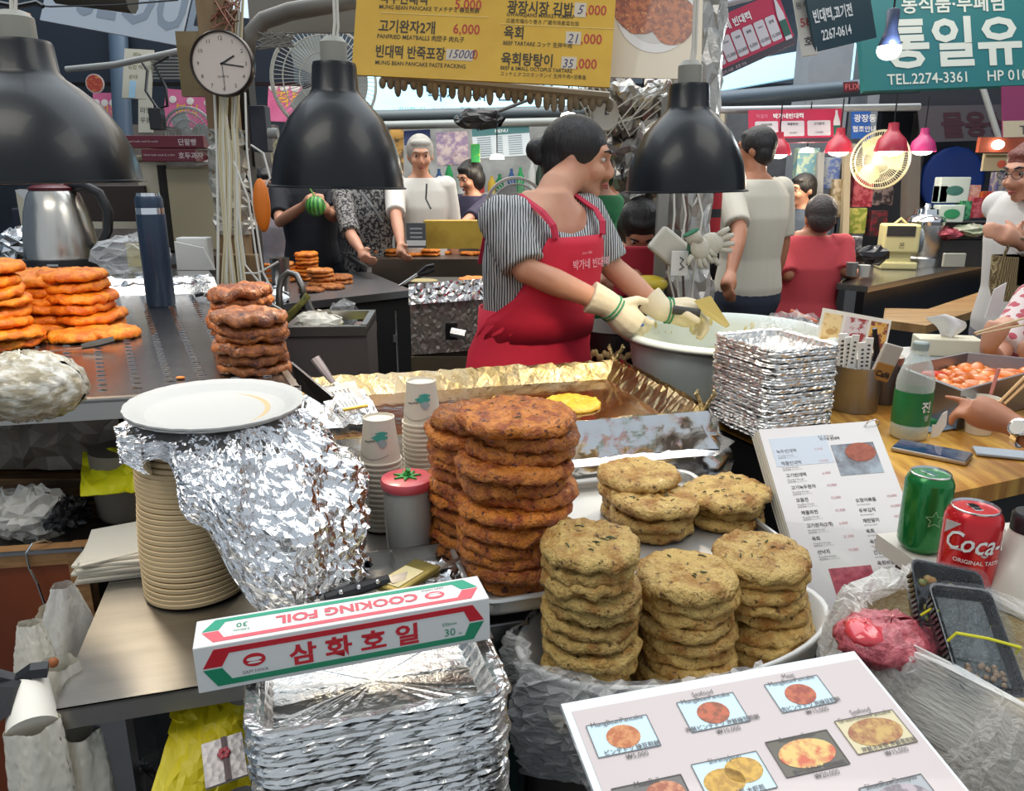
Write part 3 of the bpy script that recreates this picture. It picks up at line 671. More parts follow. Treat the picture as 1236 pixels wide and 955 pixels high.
# ledge behind
random.seed(15)
t = thing('foil_ledge', 'low foil-covered ledge at the back of the perforated shelf under the kettle', 'ledge', (0, 0, 0))
b = B(); b.hexa([sp(.0, .885, SZ), sp(.97, .885, SZ), sp(.97, 1.0, SZ), sp(0, 1.0, SZ)], [sp(.0, .90, SZ + .045), sp(.96, .90, SZ + .045), sp(.96, 1.1, SZ + .045), sp(0, 1.1, SZ + .045)]); obj('ledge_body', b, FOILS, t)
def lf(s_, t_): p = sp(.45 + .5 * s_, .89 + .03 * t_, SZ + .03 + .018 * t_); return p, Vector((0, -.3, 1))
obj('foil_cover', crumple(40, 5, lf, .004), FOIL, t)
LZ = SZ + .046
def kettle():
    p = at(78, 322, z=LZ); sc_ = 1.0
    t = thing('electric_kettle', 'stainless electric kettle with black handle and dark red lid on the ledge', 'kettle', p)
    b = B(); b.lathe([(1e-4, .0), (.118, 0), (.120, .012), (.118, .030), (1e-4, .03)], 40); obj('base', b, BLACK, t, smooth=True, ang=40)
    b = B(); b.lathe([(1e-4, .03), (.110, .03), (.112, .045), (.106, .11), (.094, .18), (.078, .232), (.066, .248), (1e-4, .248)], 40); obj('body', b, mat('kettle_steel', (.66, .62, .56), .25, 1, stretch=(1, 1, .1), bump=.05, bscale=80), t, smooth=True, ang=50)
    b = B(); b.lathe([(1e-4, .246), (.07, .246), (.072, .254), (.055, .262), (.02, .266), (1e-4, .266)], 32); b.ball((.05, 0, .264), .012); obj('lid', b, mat('lid_red', (.12, .012, .02), .35), t, smooth=True, ang=50)
    b = B(); b.tube([(.055, 0, .252), (.11, 0, .258), (.150, 0, .235), (.170, 0, .18), (.160, 0, .12), (.130, 0, .07), (.098, 0, .05)], [.014, .015, .016, .016, .015, .014, .012], 10, flat=1.2); obj('handle', b, BLACK, t, smooth=True)
    b = B(); b.box(.028, .03, .17, (.10, 0, .045), base=True, rot=(0, R(-12), 0), bev=.006); obj('handle_bracket', b, BLACK, t)
    b = B(); b.prism([(-.07, .20), (-.115, .245), (-.10, .25), (-.06, .246)], .03, (0, -.015, 0), axis='y'); obj('spout', b, STEEL, t)
    obj('badge', B().box(.035, .002, .006, (.03, -.1185, .017)), mat('badge', (.6, .6, .6), .4), t)
kettle()
p = at(195, 369, z=SZ)
t = thing('vacuum_flask', 'tall slate blue vacuum flask with steel band standing on the perforated shelf', 'flask', p)
NAVY = mat('slate_blue', rgb('2c3f56'), .42, .2, coat=.15)
b = B(); b.lathe([(1e-4, 0), (.033, 0), (.036, .004), (.036, .235), (.0355, .240), (1e-4, .24)], 40); obj('body', b, NAVY, t, smooth=True, ang=40)
b = B(); b.lathe([(1e-4, .24), (.0345, .24), (.0345, .256), (1e-4, .256)], 40); b.lathe([(1e-4, .284), (.030, .284), (.028, .293), (1e-4, .294)], 32); obj('steel_band', b, CHROME, t, smooth=True, ang=40)
b = B(); b.lathe([(1e-4, .256), (.034, .256), (.034, .278), (.031, .285), (1e-4, .285)], 40); obj('cap', b, NAVY, t, smooth=True, ang=40)
# orange pancake heap on the shelf
OMS = []
for i in range(4):
    me = pancake_mesh(.075, .022, 90 + i, rough=.0022); me.materials.append(ORG); OMS.append(me)
def heap(u, v, n, th, sc_, seed, lt, lr, grp, drift=(0, 0), m=None, nm='orange_pancake', meshes=None, tilt=.06, z=SZ, jit=.006):
    p = at(u, v, z=z); return stack(nm, p.x, p.y, z + .001, n, meshes or OMS, th, sc_, lt, lr, grp, seed=seed, drift=drift, m=m, bits=False, jit=jit, tilt=tilt)
heap(66, 398, 6, .0215, .97, 51, 'orange pancake topping the pile in front of the kettle, left half', 'orange pancake in the pile in front of the kettle, left half', 'orange pancakes in front of the kettle, left half', drift=(-.02, -.01), jit=.008)
heap(112, 398, 6, .0225, .97, 52, 'orange pancake topping the pile in front of the kettle, right half', 'orange pancake in the pile in front of the kettle, right half', 'orange pancakes in front of the kettle, right half', drift=(-.03, 0), jit=.008)
heap(2, 418, 8, .021, 1.0, 53, 'orange pancake topping the pile cut by the left picture edge', 'orange pancake in the pile cut by the left picture edge', 'orange pancakes at the picture edge', drift=(-.02, 0), jit=.009)
heap(136, 408, 1, .020, .74, 54, 'small orange pancake lying flat beside the pile and the small knife', '', 'orange pancakes lying loose')
heap(100, 410, 1, .020, .8, 55, 'orange pancake sticking out under the pile above the knife', '', 'orange pancakes lying loose')
BMS = []
for i in range(4):
    me = pancake_mesh(.066, .022, 95 + i, rough=.003); me.materials.append(MEAT); BMS.append(me)
heap(308, 446, 6, .0175, .98, 56, 'browned meat pancake topping the pile at the shelf corner by the white plate', 'browned meat pancake in the pile at the shelf corner', 'browned pancakes at the shelf corner', m=None, nm='meat_pancake', meshes=BMS, drift=(.002, 0))
heap(296, 426, 7, .0185, .92, 57, 'darker meat pancake topping the pile just behind the shelf corner pile', 'darker meat pancake in the pile behind the shelf corner pile', 'browned pancakes behind the corner pile', nm='meat_pancake', meshes=BMS)
p = at(218, 458, z=SZ); o = obj('food_crumb', B().ball((0, 0, .003), .008, sz=.35, sy=.7), ORG); o.location = p; tag(o, 'small orange crumb lying on the perforated shelf above the white plate', 'crumb')
p = at(106, 420, z=SZ + .006)
t = thing('paring_knife', 'small knife with black handle lying before the orange pancake pile', 'knife', p, R(28))
b = B(); b.tube([(-.01, 0, .003), (.02, 0, .007), (.048, .002, .012)], [.007, .009, .008], 8, flat=.6); obj('handle', b, BLACK, t)
b = B(); b.prism([(-.075, -.003), (-.01, -.008), (-.01, .007), (-.06, .006)], .0015); obj('blade', b, STEEL, t)
random.seed(16)
p = at(32, 466, z=SZ + .05)
o = obj('wrapped_bundle', crumple(60, 34, lump_f(p.x, p.y, SZ + .05, .082, .062, .048), .0016), mat('bundle_film', rgb('b3a588'), .25, 0, col2=rgb('e8e2d4'), scale=26, stretch=(1, 3, 3), thr=(.45, .6), bump=.25, bscale=30, coat=.7), None, smooth=True); tag(o, 'cream bundle knotted in clear plastic film on the front corner of the shelf', 'bundle')
# black keys / clip
t = thing('wire_cutter', 'small black wire cutter lying on the foil ledge end of the shelf', 'tool', at(248, 357, z=SZ + .012))
b = B(); b.tube([(-.03, .004, 0), (-.012, .008, .004), (.0, 0, .002)], .006, 7); b.tube([(.0, 0, .002), (.018, .008, .004), (.040, .004, 0)], .006, 7); obj('handle', b, BLACK, t)
b = B(); b.tube([(0, 0, .003), (.003, -.02, .001)], [.005, .003], 6); obj('jaw', b, STEEL, t)
# things behind on ledge: white box, tissue, clear bag
o = obj('white_carton', B().box(.10, .05, .10, bev=.004, base=True), PAPERW); o.location = at(238, 324, z=LZ); tag(o, 'small white carton standing on the foil ledge behind the flask', 'box')
o = obj('folded_paper', B().prism([(0, 0), (.12, 0), (.09, .07), (0, .09)], .01, axis='y'), PAPERW); o.location = at(214, 326, z=LZ); tag(o, 'folded white paper leaning beside the small white carton', 'paper')
random.seed(17); p = at(158, 312, z=LZ + .05)
o = obj('clear_bag', crumple(20, 12, lump_f(p.x, p.y, LZ + .06, .12, .06, .055), .006), BAG); tag(o, 'clear plastic bag slumped between the kettle and the blue flask', 'bag')
o = obj('cream_packet', B().box(.07, .02, .09, base=True, bev=.003), mat('pack_cream', rgb('c8bc84'), .5)); o.location = at(171, 330, z=LZ); tag(o, 'cream packet inside the clear bag behind the blue flask', 'packet')
p = at(24, 300, z=LZ + .04)
o = obj('crumpled_foil', crumple(20, 12, lump_f(p.x, p.y, LZ + .05, .08, .05, .06), .006), FOIL); tag(o, 'crumpled foil standing behind the leftmost orange pancakes', 'foil')
o = obj('black_holder', B().box(.10, .08, .16, base=True, bev=.01), mat('navy_dark', (.012, .014, .03), .5)); o.location = at(12, 300, z=LZ) + Vector((0, .16, 0)); tag(o, 'dark navy box behind the leftmost orange pancakes', 'box')
# =================== left bottom ===================
# wooden crate box left of the table
t = thing('wooden_cabinet', 'small wooden cabinet with orange-brown panel and pale frame left of the steel table', 'cabinet', (0, 0, 0))
a = at(0, 690, y=1.03); zc = .905
def hx(b, x0, x1, y0, y1, z0, z1): return b.box(x1 - x0, y1 - y0, z1 - z0, ((x0 + x1) / 2, (y0 + y1) / 2, (z0 + z1) / 2))
WOODP = mat('pale_wood', rgb('b98a58'), .6, col2=rgb('8a6038'), scale=9, stretch=(1, 1, 6), col3=rgb('4a3020'), c3scale=14, c3thr=(.66, .74))
WOODR = mat('orange_wood', rgb('96491f'), .45, col2=rgb('6e3013'), scale=3, stretch=(1, 1, .4), coat=.2)
CR = Matrix.Translation((-.655, 1.085, 0)) @ Matrix.Rotation(R(9), 4, 'Z')
def crb(x0, x1, y0, y1, z0, z1, nm, m_):
    b = B(); b.box(x1 - x0, y1 - y0, z1 - z0, ((x0 + x1) / 2, (y0 + y1) / 2, (z0 + z1) / 2)); o = obj(nm, b, m_, t); o.matrix_local = CR; return o
crb(-.026, 0, 0, .03, .3, zc, 'corner_post', WOODP); crb(-.8, -.026, 0, .026, zc - .025, zc, 'top_rail', WOODP); crb(-.8, -.026, .006, .02, .3, zc - .025, 'front_panel', WOODR)
crb(-.8, 0, .02, .45, zc - .04, zc - .035, 'tray_floor', STEELD); crb(-.8, 0, -.006, .0, zc - .003, zc + .002, 'metal_edge', STEELD)
t = thing('wire_hook', 'bent steel wire hook hanging over the wooden cabinet edge', 'hook', at(44, 662, z=zc) + Vector((0, -.012, 0)))
b = B(); b.tube([(.014, .03, .002), (.010, .02, .010), (.0, .004, .012), (-.006, -.004, .0), (-.004, -.006, -.025), (.004, -.006, -.05), (.010, -.006, -.09)], .0018, 6); obj('wire', b, CHROME, t)
# things inside the open cabinet top
random.seed(18)
for k, (u, v, rx, rz_, m_, nm, lb) in enumerate(((12, 640, .06, .035, BAGW, 'clear_bag', 'clear bag bunched in the open top of the wooden cabinet, by the picture edge'), (48, 634, .05, .045, BAGW, 'clear_bag', 'clear bag standing upright in the open top of the wooden cabinet'), (86, 640, .030, .022, BLACK, 'black_bundle', 'glossy black round bundle in the cabinet top beside its corner post'))):
    p = at(u, v, y=1.19); o = obj(nm, crumple(26, 14, lump_f(p.x, p.y, zc + .01, rx, .045, rz_), .005), m_); tag(o, lb, 'bag' if k < 2 else 'bundle')
# brown wrapped package above, yellow bag
random.seed(19)
p = at(35, 560, y=1.32)
def pf(s_, t_):
    x = -1.35 + .66 * s_; 
    if t_ < .5: k = t_ / .5; return Vector((x, 1.30 + .0 * k, .95 + .12 * k)), Vector((0, -1, .2))
    k = (t_ - .5) / .5; return Vector((x, 1.30 + .25 * k, 1.07)), Vector((0, 0, 1))
GPAP = mat('brown_wrap', rgb('5f5850'), .45, .25, col2=rgb('7d7468'), scale=8, bump=.4, bscale=20)
o = obj('wrapped_package', crumple(30, 10, pf, .005), GPAP); tag(o, 'grey-brown wrapped package stored beneath the perforated shelf', 'package')
o = obj('wooden_board', B().box(.7, .25, .035, (0, 0, 0)), mat('worn_wood', rgb('7d5a34'), .6, col2=rgb('3c2816'), scale=8, stretch=(1, 8, 8), thr=(.4, .6))); o.location = (-1.02, 1.40, .925); tag(o, 'worn wooden board under the grey-brown wrapped package', 'board')
o = obj('wooden_board', B().box(.64, .20, .03, (0, 0, 0)), mat('worn_wood', rgb('7d5a34'), .6)); o.location = (-1.02, 1.36, .885); o.rotation_euler = (0, 0, .05); tag(o, 'lower worn board beneath the wrapped package, above the cabinet top', 'board')
YEL = mat('yellow_bag', rgb('e0dc14'), .5, sss=.0, bump=.3, scale=10); YEL2 = mat('yellow_bag_shade', rgb('c9b70f'), .5, bump=.3, scale=10)
random.seed(20)
c = [at(100, 545, y=1.27), at(190, 535, y=1.22), at(187, 592, y=1.16), at(96, 598, y=1.16)]
def yf(s_, t_): p = c[0].lerp(c[1], s_).lerp(c[3].lerp(c[2], s_), t_); return p, Vector((0, -.6, .8))
o = obj('yellow_bag', crumple(10, 6, yf, .0025), YEL); tag(o, 'bright yellow plastic bag folded out between shelf and plate stack', 'bag'); m_ = o.modifiers.new('s', 'SOLIDIFY'); m_.thickness = .002
c2 = [at(90, 512, y=1.36), at(150, 508, y=1.36), at(150, 545, y=1.33), at(96, 545, y=1.33)]
def yf2(s_, t_): p = c2[0].lerp(c2[1], s_).lerp(c2[3].lerp(c2[2], s_), t_); return p, Vector((0, -1, 0))
o = obj('yellow_bag', crumple(8, 5, yf2, .003), YEL2); tag(o, 'darker yellow bag end hanging just below the shelf edge', 'bag')
o = obj('grey_canister', B().lathe([(1e-4, 0), (.05, 0), (.055, .01), (.055, .12), (1e-4, .12)], 28), mat('can_grey', rgb('7b7468'), .5), None, smooth=True, ang=40); o.location = (at(160, 620, y=1.26)[0], 1.26, T0 + .0); tag(o, 'grey-brown round canister under the yellow bag behind the plate stack', 'canister')
# napkin pile on the table
t = thing('napkin_pile', 'folded cream napkins piled at the table edge behind the plate stack', 'napkins', (-.585, 1.065, T0), R(14))
NAPM = mat('napkin', rgb('ddd5c4'), .8, bump=.1)
random.seed(21)
for k in range(7):
    o = obj('napkin', B().box(.11 - .003 * (k % 3), .10, .0045, bev=.001), NAPM, t); o.location = (random.uniform(-.004, .004), random.uniform(-.004, .004), .003 + k * .0052); o.rotation_euler = (0, 0, random.uniform(-.08, .08))
o = obj('napkin', B().prism([(-.055, -.05), (.055, -.045), (.05, .04), (-.04, .045)], .003), NAPM, t); o.location = (.0, 0, .041); o.rotation_euler = (R(8), R(-3), .2)
# white bags and rolls hanging at the lower left
WB = mat('white_bag', rgb('e4ddcd'), .35, bump=.08, bscale=25, scale=10, bdist=.01); WB2 = mat('white_roll', rgb('efe9dc'), .5)
random.seed(22)
def hangbag(c_, w_, h_, dpt, nm, lb, m_, ny=18, gather=.35, amp=.004):
    def f(s_, t_):
        a = 2 * PI * s_; k = gather + (1 - gather) * math.sin(min(1, t_ * 1.2) * PI / 2)
        fold = 1 + .10 * math.sin(a * 5 + t_ * 4) * (1 - t_ * .5)
        n = Vector((math.cos(a), math.sin(a), 0)); return Vector((c_.x + w_ * k * fold * n.x, c_.y + dpt * k * fold * n.y, c_.z - h_ * t_)), n
    o = obj(nm, crumple(60, 34, f, amp * .12), m_, None, smooth=True); tag(o, lb, 'bag'); return o
p = at(75, 706, y=.93); hangbag(p, .042, .16, .04, 'plastic_bag', 'clear plastic bag of white goods hanging against the wooden cabinet', BAGW, gather=.3)
p = at(72, 735, y=.945); hangbag(p, .036, .15, .032, 'inner_bag', 'white packet inside the clear hanging bag', mat('packet_white', rgb('d6cfc0'), .5), gather=.8)
p = at(35, 752, y=.84); hangbag(p, .030, .14, .02, 'white_bag', 'white plastic bag with long handles draped at the left picture edge', WB, gather=.45)
p = at(70, 800, y=.80); hangbag(p, .034, .24, .03, 'white_bag', 'long creased white bag hanging beside the table corner', WB, gather=.6)
p = at(95, 880, y=.76); hangbag(p, .028, .2, .03, 'white_bag', 'cream paper bag standing low beside the table leg', WB, gather=.8)
a, c = at(34, 822, y=.76), at(48, 960, y=.66)
b = B(); b.tube([a, a.lerp(c, .45)], [.020, .026], 24); o = obj('paper_roll', b, WB2, None, smooth=True, ang=40); tag(o, 'thick white paper roll leaning at the lower left corner', 'roll')
p = a.lerp(c, .45); hangbag(p + Vector((0, 0, .01)), .032, .18, .03, 'white_bag', 'white cloth-like bag spread beneath the paper roll', WB, gather=.8)
t = thing('stapler', 'black hinged clamp with bent arm over the white bags at left', 'clamp', (0, 0, 0))
b = B(); b.tube([at(-10, 815, y=.74), at(18, 822, y=.745), at(38, 810, y=.75), at(58, 808, y=.755)], [.008, .008, .009, .009], 4, flat=.5); obj('arm', b, BLACK, t)
b = B(); pts = [at(-12, 828, y=.73), at(18, 830, y=.73), at(12, 862, y=.71), at(-12, 880, y=.70)]; b.hexa(pts, [x + Vector((0, .02, 0)) for x in pts]); obj('jaw', b, BLACK, t)
o = obj('cork_plug', B().ball((0, 0, 0), .006), mat('plug', rgb('9a5a30'), .6)); o.location = at(64, 800, y=.78); tag(o, 'small brown stopper on the white bag beside the black clamp', 'stopper')
# under the table: yellow bag, gift card, black bag
c3 = [at(207, 842, y=.80), at(302, 838, y=.82), at(296, 965, y=.74), at(180, 960, y=.70)]
random.seed(23)
def yf3(s_, t_): p = c3[0].lerp(c3[1], s_).lerp(c3[3].lerp(c3[2], s_), t_); return p + Vector((0, .02 * math.sin(s_ * 5 + t_ * 3), 0)), Vector((0, -1, .2))
o = obj('yellow_bag', crumple(14, 14, yf3, .0022), YEL2); tag(o, 'large yellow bag hanging under the steel table beside the foil trays', 'bag'); m_ = o.modifiers.new('s', 'SOLIDIFY'); m_.thickness = .002
g0, g1, g3 = at(240, 900, y=.70), at(289, 884, y=.715), at(248, 952, y=.66)
t, gw, gh = panel_things('gift_envelope', 'silver quilted gift envelope with dark ribbon and bow in front of the yellow bag', 'envelope', g0, g1, g3, mat('quilt_silver', rgb('b3aaa6'), .4, .2, kind='voronoi', bump=.6, scale=120, bdist=.003), th=.004)
obj('ribbon', B().box(.006, gh, .001, (gw * .55, gh / 2, .001)).box(.002, gh, .0012, (gw * .55, gh / 2, .0014)), mat('ribbon_dark', rgb('3a1418'), .4), t)
b = B()
for k in range(6): b.ball((gw * .52 + .004 * math.cos(k * 1.05), gh * .62 + .004 * math.sin(k * 1.05), .002), .003, sz=.4)
obj('bow', b, mat('bow_red', rgb('a0303c'), .4), t)
random.seed(24); p = at(152, 948, y=.80)
o = obj('black_bag', crumple(26, 14, lump_f(p.x, p.y, p.z - .04, .045, .04, .07), .006), mat('clear_black', (.10, .09, .085), .2, bump=.5, scale=12)); tag(o, 'dark crumpled plastic bag standing under the steel table', 'bag')
random.seed(25); p = at(150, 880, y=.98)
o = obj('black_bag', crumple(26, 14, lump_f(p.x, p.y + .06, p.z - .02, .10, .05, .12), .006), mat('bin_bag', (.012, .012, .014), .3, bump=.6, scale=10)); tag(o, 'large black bin bag in the dark below the steel table', 'bag')

# =================== right foreground ===================
# ---- wooden customer counter
t = thing('customer_counter', 'yellow varnished wooden counter carrying phone, bottle and dumpling pan', 'counter', (0, 0, 0))
WY = mat('yellow_wood', rgb('d9a64a'), .35, col2=rgb('a8702a'), scale=3.5, stretch=(8, 1, 1), thr=(.4, .6), coat=.25, bump=.1, obj=False)
ca = [Vector((.50, 1.80)), Vector((.713, 1.275)), Vector((1.6, 1.66)), Vector((1.6, 2.15)), Vector((.62, 2.12))]
b = B(); b.prism([(p.x, p.y) for p in ca], .035, (0, 0, .865)); obj('counter_top', b, WY, t)
b = B(); b.prism([(p.x * .97 + .03, p.y * .96 + .08) for p in ca], .85, (0, 0, .0)); obj('counter_body', b, mat('black_body', (.012, .012, .013), .6), t)
tray_stack(.590, 1.715, .903, R(21), .190, .225, 34, .0060, 'empty foil tray topping the far stack beside the menu cards', 'thin foil tray in the far stack on the wooden counter', 'foil trays in the far stack', 130)
# ---- big white basin with batter
p = at(862, 400, z=1.04)
bc = Vector((.585, 2.10, 0))
t = thing('batter_basin', 'wide white plastic basin of pale batter beyond the foil tray stack', 'basin', (bc.x, bc.y, .825))
BASW = mat('basin_white', rgb('dfe6df'), .35, sss=.0, coat=.15)
b = B(); b.shell([(.20, 0), (.235, .05), (.262, .20), (.268, .212), (.285, .216), (.288, .208), (.288, .222), (.278, .228), (.262, .226), (.250, .20), (.222, .05), (.19, .01), (1e-4, .008)], 64); obj('basin_wall', b, BASW, t, smooth=True)
random.seed(30)
def bf(s_, t_):
    a = 2 * PI * s_; r_ = .24 * t_; return Vector((r_ * math.cos(a), r_ * math.sin(a), .115 + .012 * nz(r_ * math.cos(a) * 14, r_ * math.sin(a) * 14, 0) * 2 + .03 * max(0, t_ - .6))), Vector((0, 0, 1))
o = obj('batter', crumple(50, 16, bf, .0012), mat('batter', rgb('d8cf9c'), .45, col2=rgb('c7c193'), scale=15, bump=.4, bscale=30), t, smooth=True)
b = B()
for k in range(26):
    a = R(100 + random.uniform(-75, 100)); z = random.uniform(.15, .205); r_ = .240 + (z - .1) * .11; b.ball((r_ * math.cos(a), r_ * math.sin(a), z), random.uniform(.006, .016), sx=.5, sy=.5, sz=1.3, seg=8, rings=5, rot=(0, 0, a))
o = obj('batter_smear', b, mat('batter2', rgb('d3c68c'), .5), t, smooth=True); o['kind'] = 'stuff'
b = B(); b.box(.40, .40, .825, (0, 0, -.83), base=True, bev=.01); obj('stand', b, mat('stand_dark', (.05, .05, .05), .6), t)
random.seed(31)
def cbf(s_, t_):
    p = at(900 + 110 * s_, 398 - 22 * math.sin(s_ * PI) * (1 - t_) + 10 * t_, y=2.05 + .1 * (1 - t_)); return p, Vector((0, -.5, 1))
o = obj('clear_bag', crumple(18, 6, cbf, .006), BAG); tag(o, 'clear plastic film bunched over the rim of the batter basin behind the foil trays', 'bag')
# dark pot behind basin left, with foam rim
t = thing('cooking_pot', 'dark pot with batter-splashed rim tucked left of the white basin', 'pot', at(750, 438, z=.90) + Vector((0, .06, 0)))
b = B(); b.lathe([(1e-4, 0), (.12, 0), (.13, .03), (.135, .10), (.14, .105), (1e-4, .10)], 36); obj('body', b, mat('pot_dark', (.03, .032, .035), .35, .3), t, smooth=True, ang=40)
b = B()
for k in range(30): a = R(-150 + k * 4.2); b.ball((.135 * math.cos(a), .135 * math.sin(a), .035 + .008 * math.sin(k * 1.7)), .009, sx=.4, sz=1.3, seg=6, rings=4, rot=(0, 0, a))
o = obj('batter_smear', b, mat('batter2', rgb('d3c68c'), .5), t, smooth=True); o['kind'] = 'stuff'
t = thing('black_work_ledge', 'dark wet steel ledge between the cook and the griddle', 'ledge', (.42, 2.20, 0), R(15))
obj('ledge_top', B().box(.5, .36, .02, (-.05, 0, .86)), mat('wet_dark', (.05, .05, .055), .15, .6), t); obj('ledge_body', B().box(.48, .3, .84, (-.05, 0, 0), base=True), BLACK, t)
# ---- chopstick tin and packets
p = at(1040, 500, z=.901) + Vector((0, .05, 0))
t = thing('steel_tin', 'plain steel tin holding paper chopstick packets behind the bottle', 'tin', p)
b = B(); b.shell([(.054, 0), (.058, .11), (.060, .112), (.056, .112), (.052, .004), (1e-4, .004)], 36); b.lathe([(1e-4, 0), (.054, 0), (1e-4, .003)], 36); obj('tin_wall', b, STEELD, t, smooth=True, ang=50)
random.seed(33)
for k in range(14):
    a = random.uniform(0, 6.28); r_ = random.uniform(.01, .042); c_ = thing('chopstick_packet', 'paper chopstick packet with tiny black lettering standing in the steel tin', 'chopsticks', p + Vector((-.012 + r_ * math.cos(a) * .7, r_ * math.sin(a) * .9, .02)), random.uniform(-.3, .3), group='chopstick packets in the tin')
    lean = random.uniform(-.12, .05); h_ = random.uniform(.15, .172)
    o = obj('paper_sleeve', B().box(.017, .005, h_, base=True), PAPERW, c_); o.rotation_euler = (.05, lean, 0)
    b = B()
    for q in range(6): b.box(.006, .0004, .0045, (0, -.0028, h_ - .02 - q * .010), base=True)
    o = obj('lettering', b, INK, c_); o.rotation_euler = (.05, lean, 0); o['kind'] = 'stuff'
t = thing('cafe_packet', 'brown and clear coffee packet leaning in the steel tin', 'packet', p + Vector((.03, -.046, .085)), R(8))
o = obj('packet_body', B().box(.05, .010, .09, base=True, bev=.003), mat('packet_clear', rgb('b8b0a8'), .3), t); o.rotation_euler = (.1, .28, 0)
o = obj('brown_half', B().box(.048, .012, .045, (0, 0, -.001), base=True, bev=.003), mat('packet_brown', rgb('a8763c'), .4), t); o.rotation_euler = (.1, .28, 0)
b = B(); text_into(b, 'Café', -.018, .010, .02, bold=.03); bb = B(); bb.merge(b.bm, (0, -.0072, 0), rot=Matrix.Rotation(R(90), 4, 'X')); o = obj('lettering', bb, BLACK, t); o['kind'] = 'stuff'; o.rotation_euler = (.1, .28, 0)
t = thing('black_tongs', 'black-handled tongs standing behind the chopstick packets', 'tongs', p + Vector((.055, .04, .06)))
b = B(); b.tube([(0, 0, 0), (.004, 0, .07), (-.012, -.01, .135)], .006, 8); b.tube([(.014, 0, 0), (.012, 0, .06), (-.006, -.01, .12)], .005, 8); obj('arm', b, BLACK, t)
o = obj('dark_tumbler', B().lathe([(1e-4, 0), (.034, 0), (.04, .12), (1e-4, .12)], 28), mat('tumbler', (.16, .13, .12), .3, .5), None, smooth=True, ang=40); o.location = p + Vector((.098, .06, 0)); tag(o, 'dark tumbler standing just behind the soju-style bottle neck', 'tumbler')
# ---- makgeolli bottle
p = Vector((.873, 1.63, .901))
t = thing('rice_wine_bottle', 'clear plastic bottle with green label and grey cap, a little white drink left', 'bottle', p)
LIQ = mat('milky_drink', rgb('d9d2bd'), .4)
CLB = clearmat('bottle_plastic', (.92, .97, .95), .22, .08, .1)
b = B(); b.shell([(.034, 0), (.0385, .006), (.0385, .04), (.0375, .05), (.0375, .11), (.0385, .118), (.037, .135), (.028, .165), (.016, .190), (.0135, .198)], 36); obj('bottle_wall', b, CLB, t, smooth=True)
b = B(); b.lathe([(1e-4, .001), (.033, .001), (.0372, .007), (.0372, .028), (1e-4, .028)], 32); obj('drink', b, LIQ, t, smooth=True, ang=40)
b = B(); b.lathe([(1e-4, .196), (.016, .196), (.0165, .210), (.014, .213), (1e-4, .214)], 28); obj('cap', b, mat('cap_grey', rgb('8e9a98'), .4), t, smooth=True, ang=40)
LBG = mat('label_green', rgb('17703a'), .4, coat=.3)
b = B(); b.shell([(.0392, .034), (.0392, .108)], 36); obj('label', b, LBG, t, smooth=True)
b = B(); text_into(b, '진', -.0, .068, .026, bold=.03); text_into(b, '생', .008, .048, .015, bold=.0)
def wrap(b, rad, a0=-PI / 2):
    for v in b.bm.verts:
        x, y = v.co.x, v.co.y; a = a0 + x / rad; v.co = Vector((rad * math.cos(a), rad * math.sin(a), y))
    return b
obj('lettering', wrap(b, .0398, -PI / 2 - .02), WHITE, t)
t = thing('torn_label', 'scrap of white torn label standing beside the rice wine bottle', 'paper', p + Vector((.045, -.01, 0)))
obj('scrap', B().prism([(0, 0), (.018, .004), (.03, .03), (.028, .062), (.018, .055), (.008, .03), (.0, .03)], .002, axis='y'), WHITE, t)
# ---- smartphone
p0_, p1_, p3_ = at(1088, 535, z=.908), at(1122, 530, z=.908), at(1128, 564, z=.908)
t = thing('smartphone', 'smartphone with blue reflecting screen lying on the yellow counter', 'phone', at(1124, 548, z=.9015), R(-40))
obj('body', B().box(.140, .072, .009, (0, 0, .0045), bev=.003), mat('phone_rim', rgb('a89a8a'), .3, .8), t)
obj('screen', B().box(.134, .066, .0006, (0, 0, .0093)), mat('phone_screen', rgb('27406e'), .08, 0, col2=rgb('6f7f96'), scale=14, thr=(.45, .6), coat=1), t)
# ---- steel pan full of dumplings
zc_ = 1.0
cs = [at(1160, 472, z=zc_), at(1290, 437, z=zc_), at(1168, 425, z=zc_), at(1082, 442, z=zc_)]
t = thing('dumpling_pan', 'deep grey steel pan heaped with orange chilli rice cakes', 'pan', (0, 0, 0))
PANM = mat('pan_grey', (.33, .33, .35), .35, .9)
cen = sum(cs, Vector()) / 4
def inset(k, z): return [Vector(((p.x - cen.x) * k + cen.x, (p.y - cen.y) * k + cen.y, z)) for p in cs]
for k in range(4):
    a, c = cs[k], cs[(k + 1) % 4]
    o1, o2 = inset(1.0, zc_), inset(.93, zc_); o3, o4 = inset(.9, .902), inset(.86, .902)
    b = B(); b.hexa([o3[k], o3[(k + 1) % 4], o4[(k + 1) % 4], o4[k]], [o1[k], o1[(k + 1) % 4], o2[(k + 1) % 4], o2[k]]); obj('pan_side', b, PANM, t)
b = B(); b._add(inset(.87, .935), [(0, 1, 2, 3)]); obj('red_sauce', b, mat('chili_sauce', rgb('c04416'), .2, col2=rgb('8a2a0c'), scale=20, bump=.4, coat=.5), t)
random.seed(35)
DUM = mat('rice_cake_orange', rgb('ef8a2c'), .25, col2=rgb('d65f18'), scale=30, thr=(.4, .7), coat=.5, bump=.2, rvar=.15)
o0 = obj('rice_cake', B().ball((0, 0, 0), 1, sx=.030, sy=.019, sz=.016, seg=12, rings=8), DUM, None, smooth=True); DM = o0.data
first = True
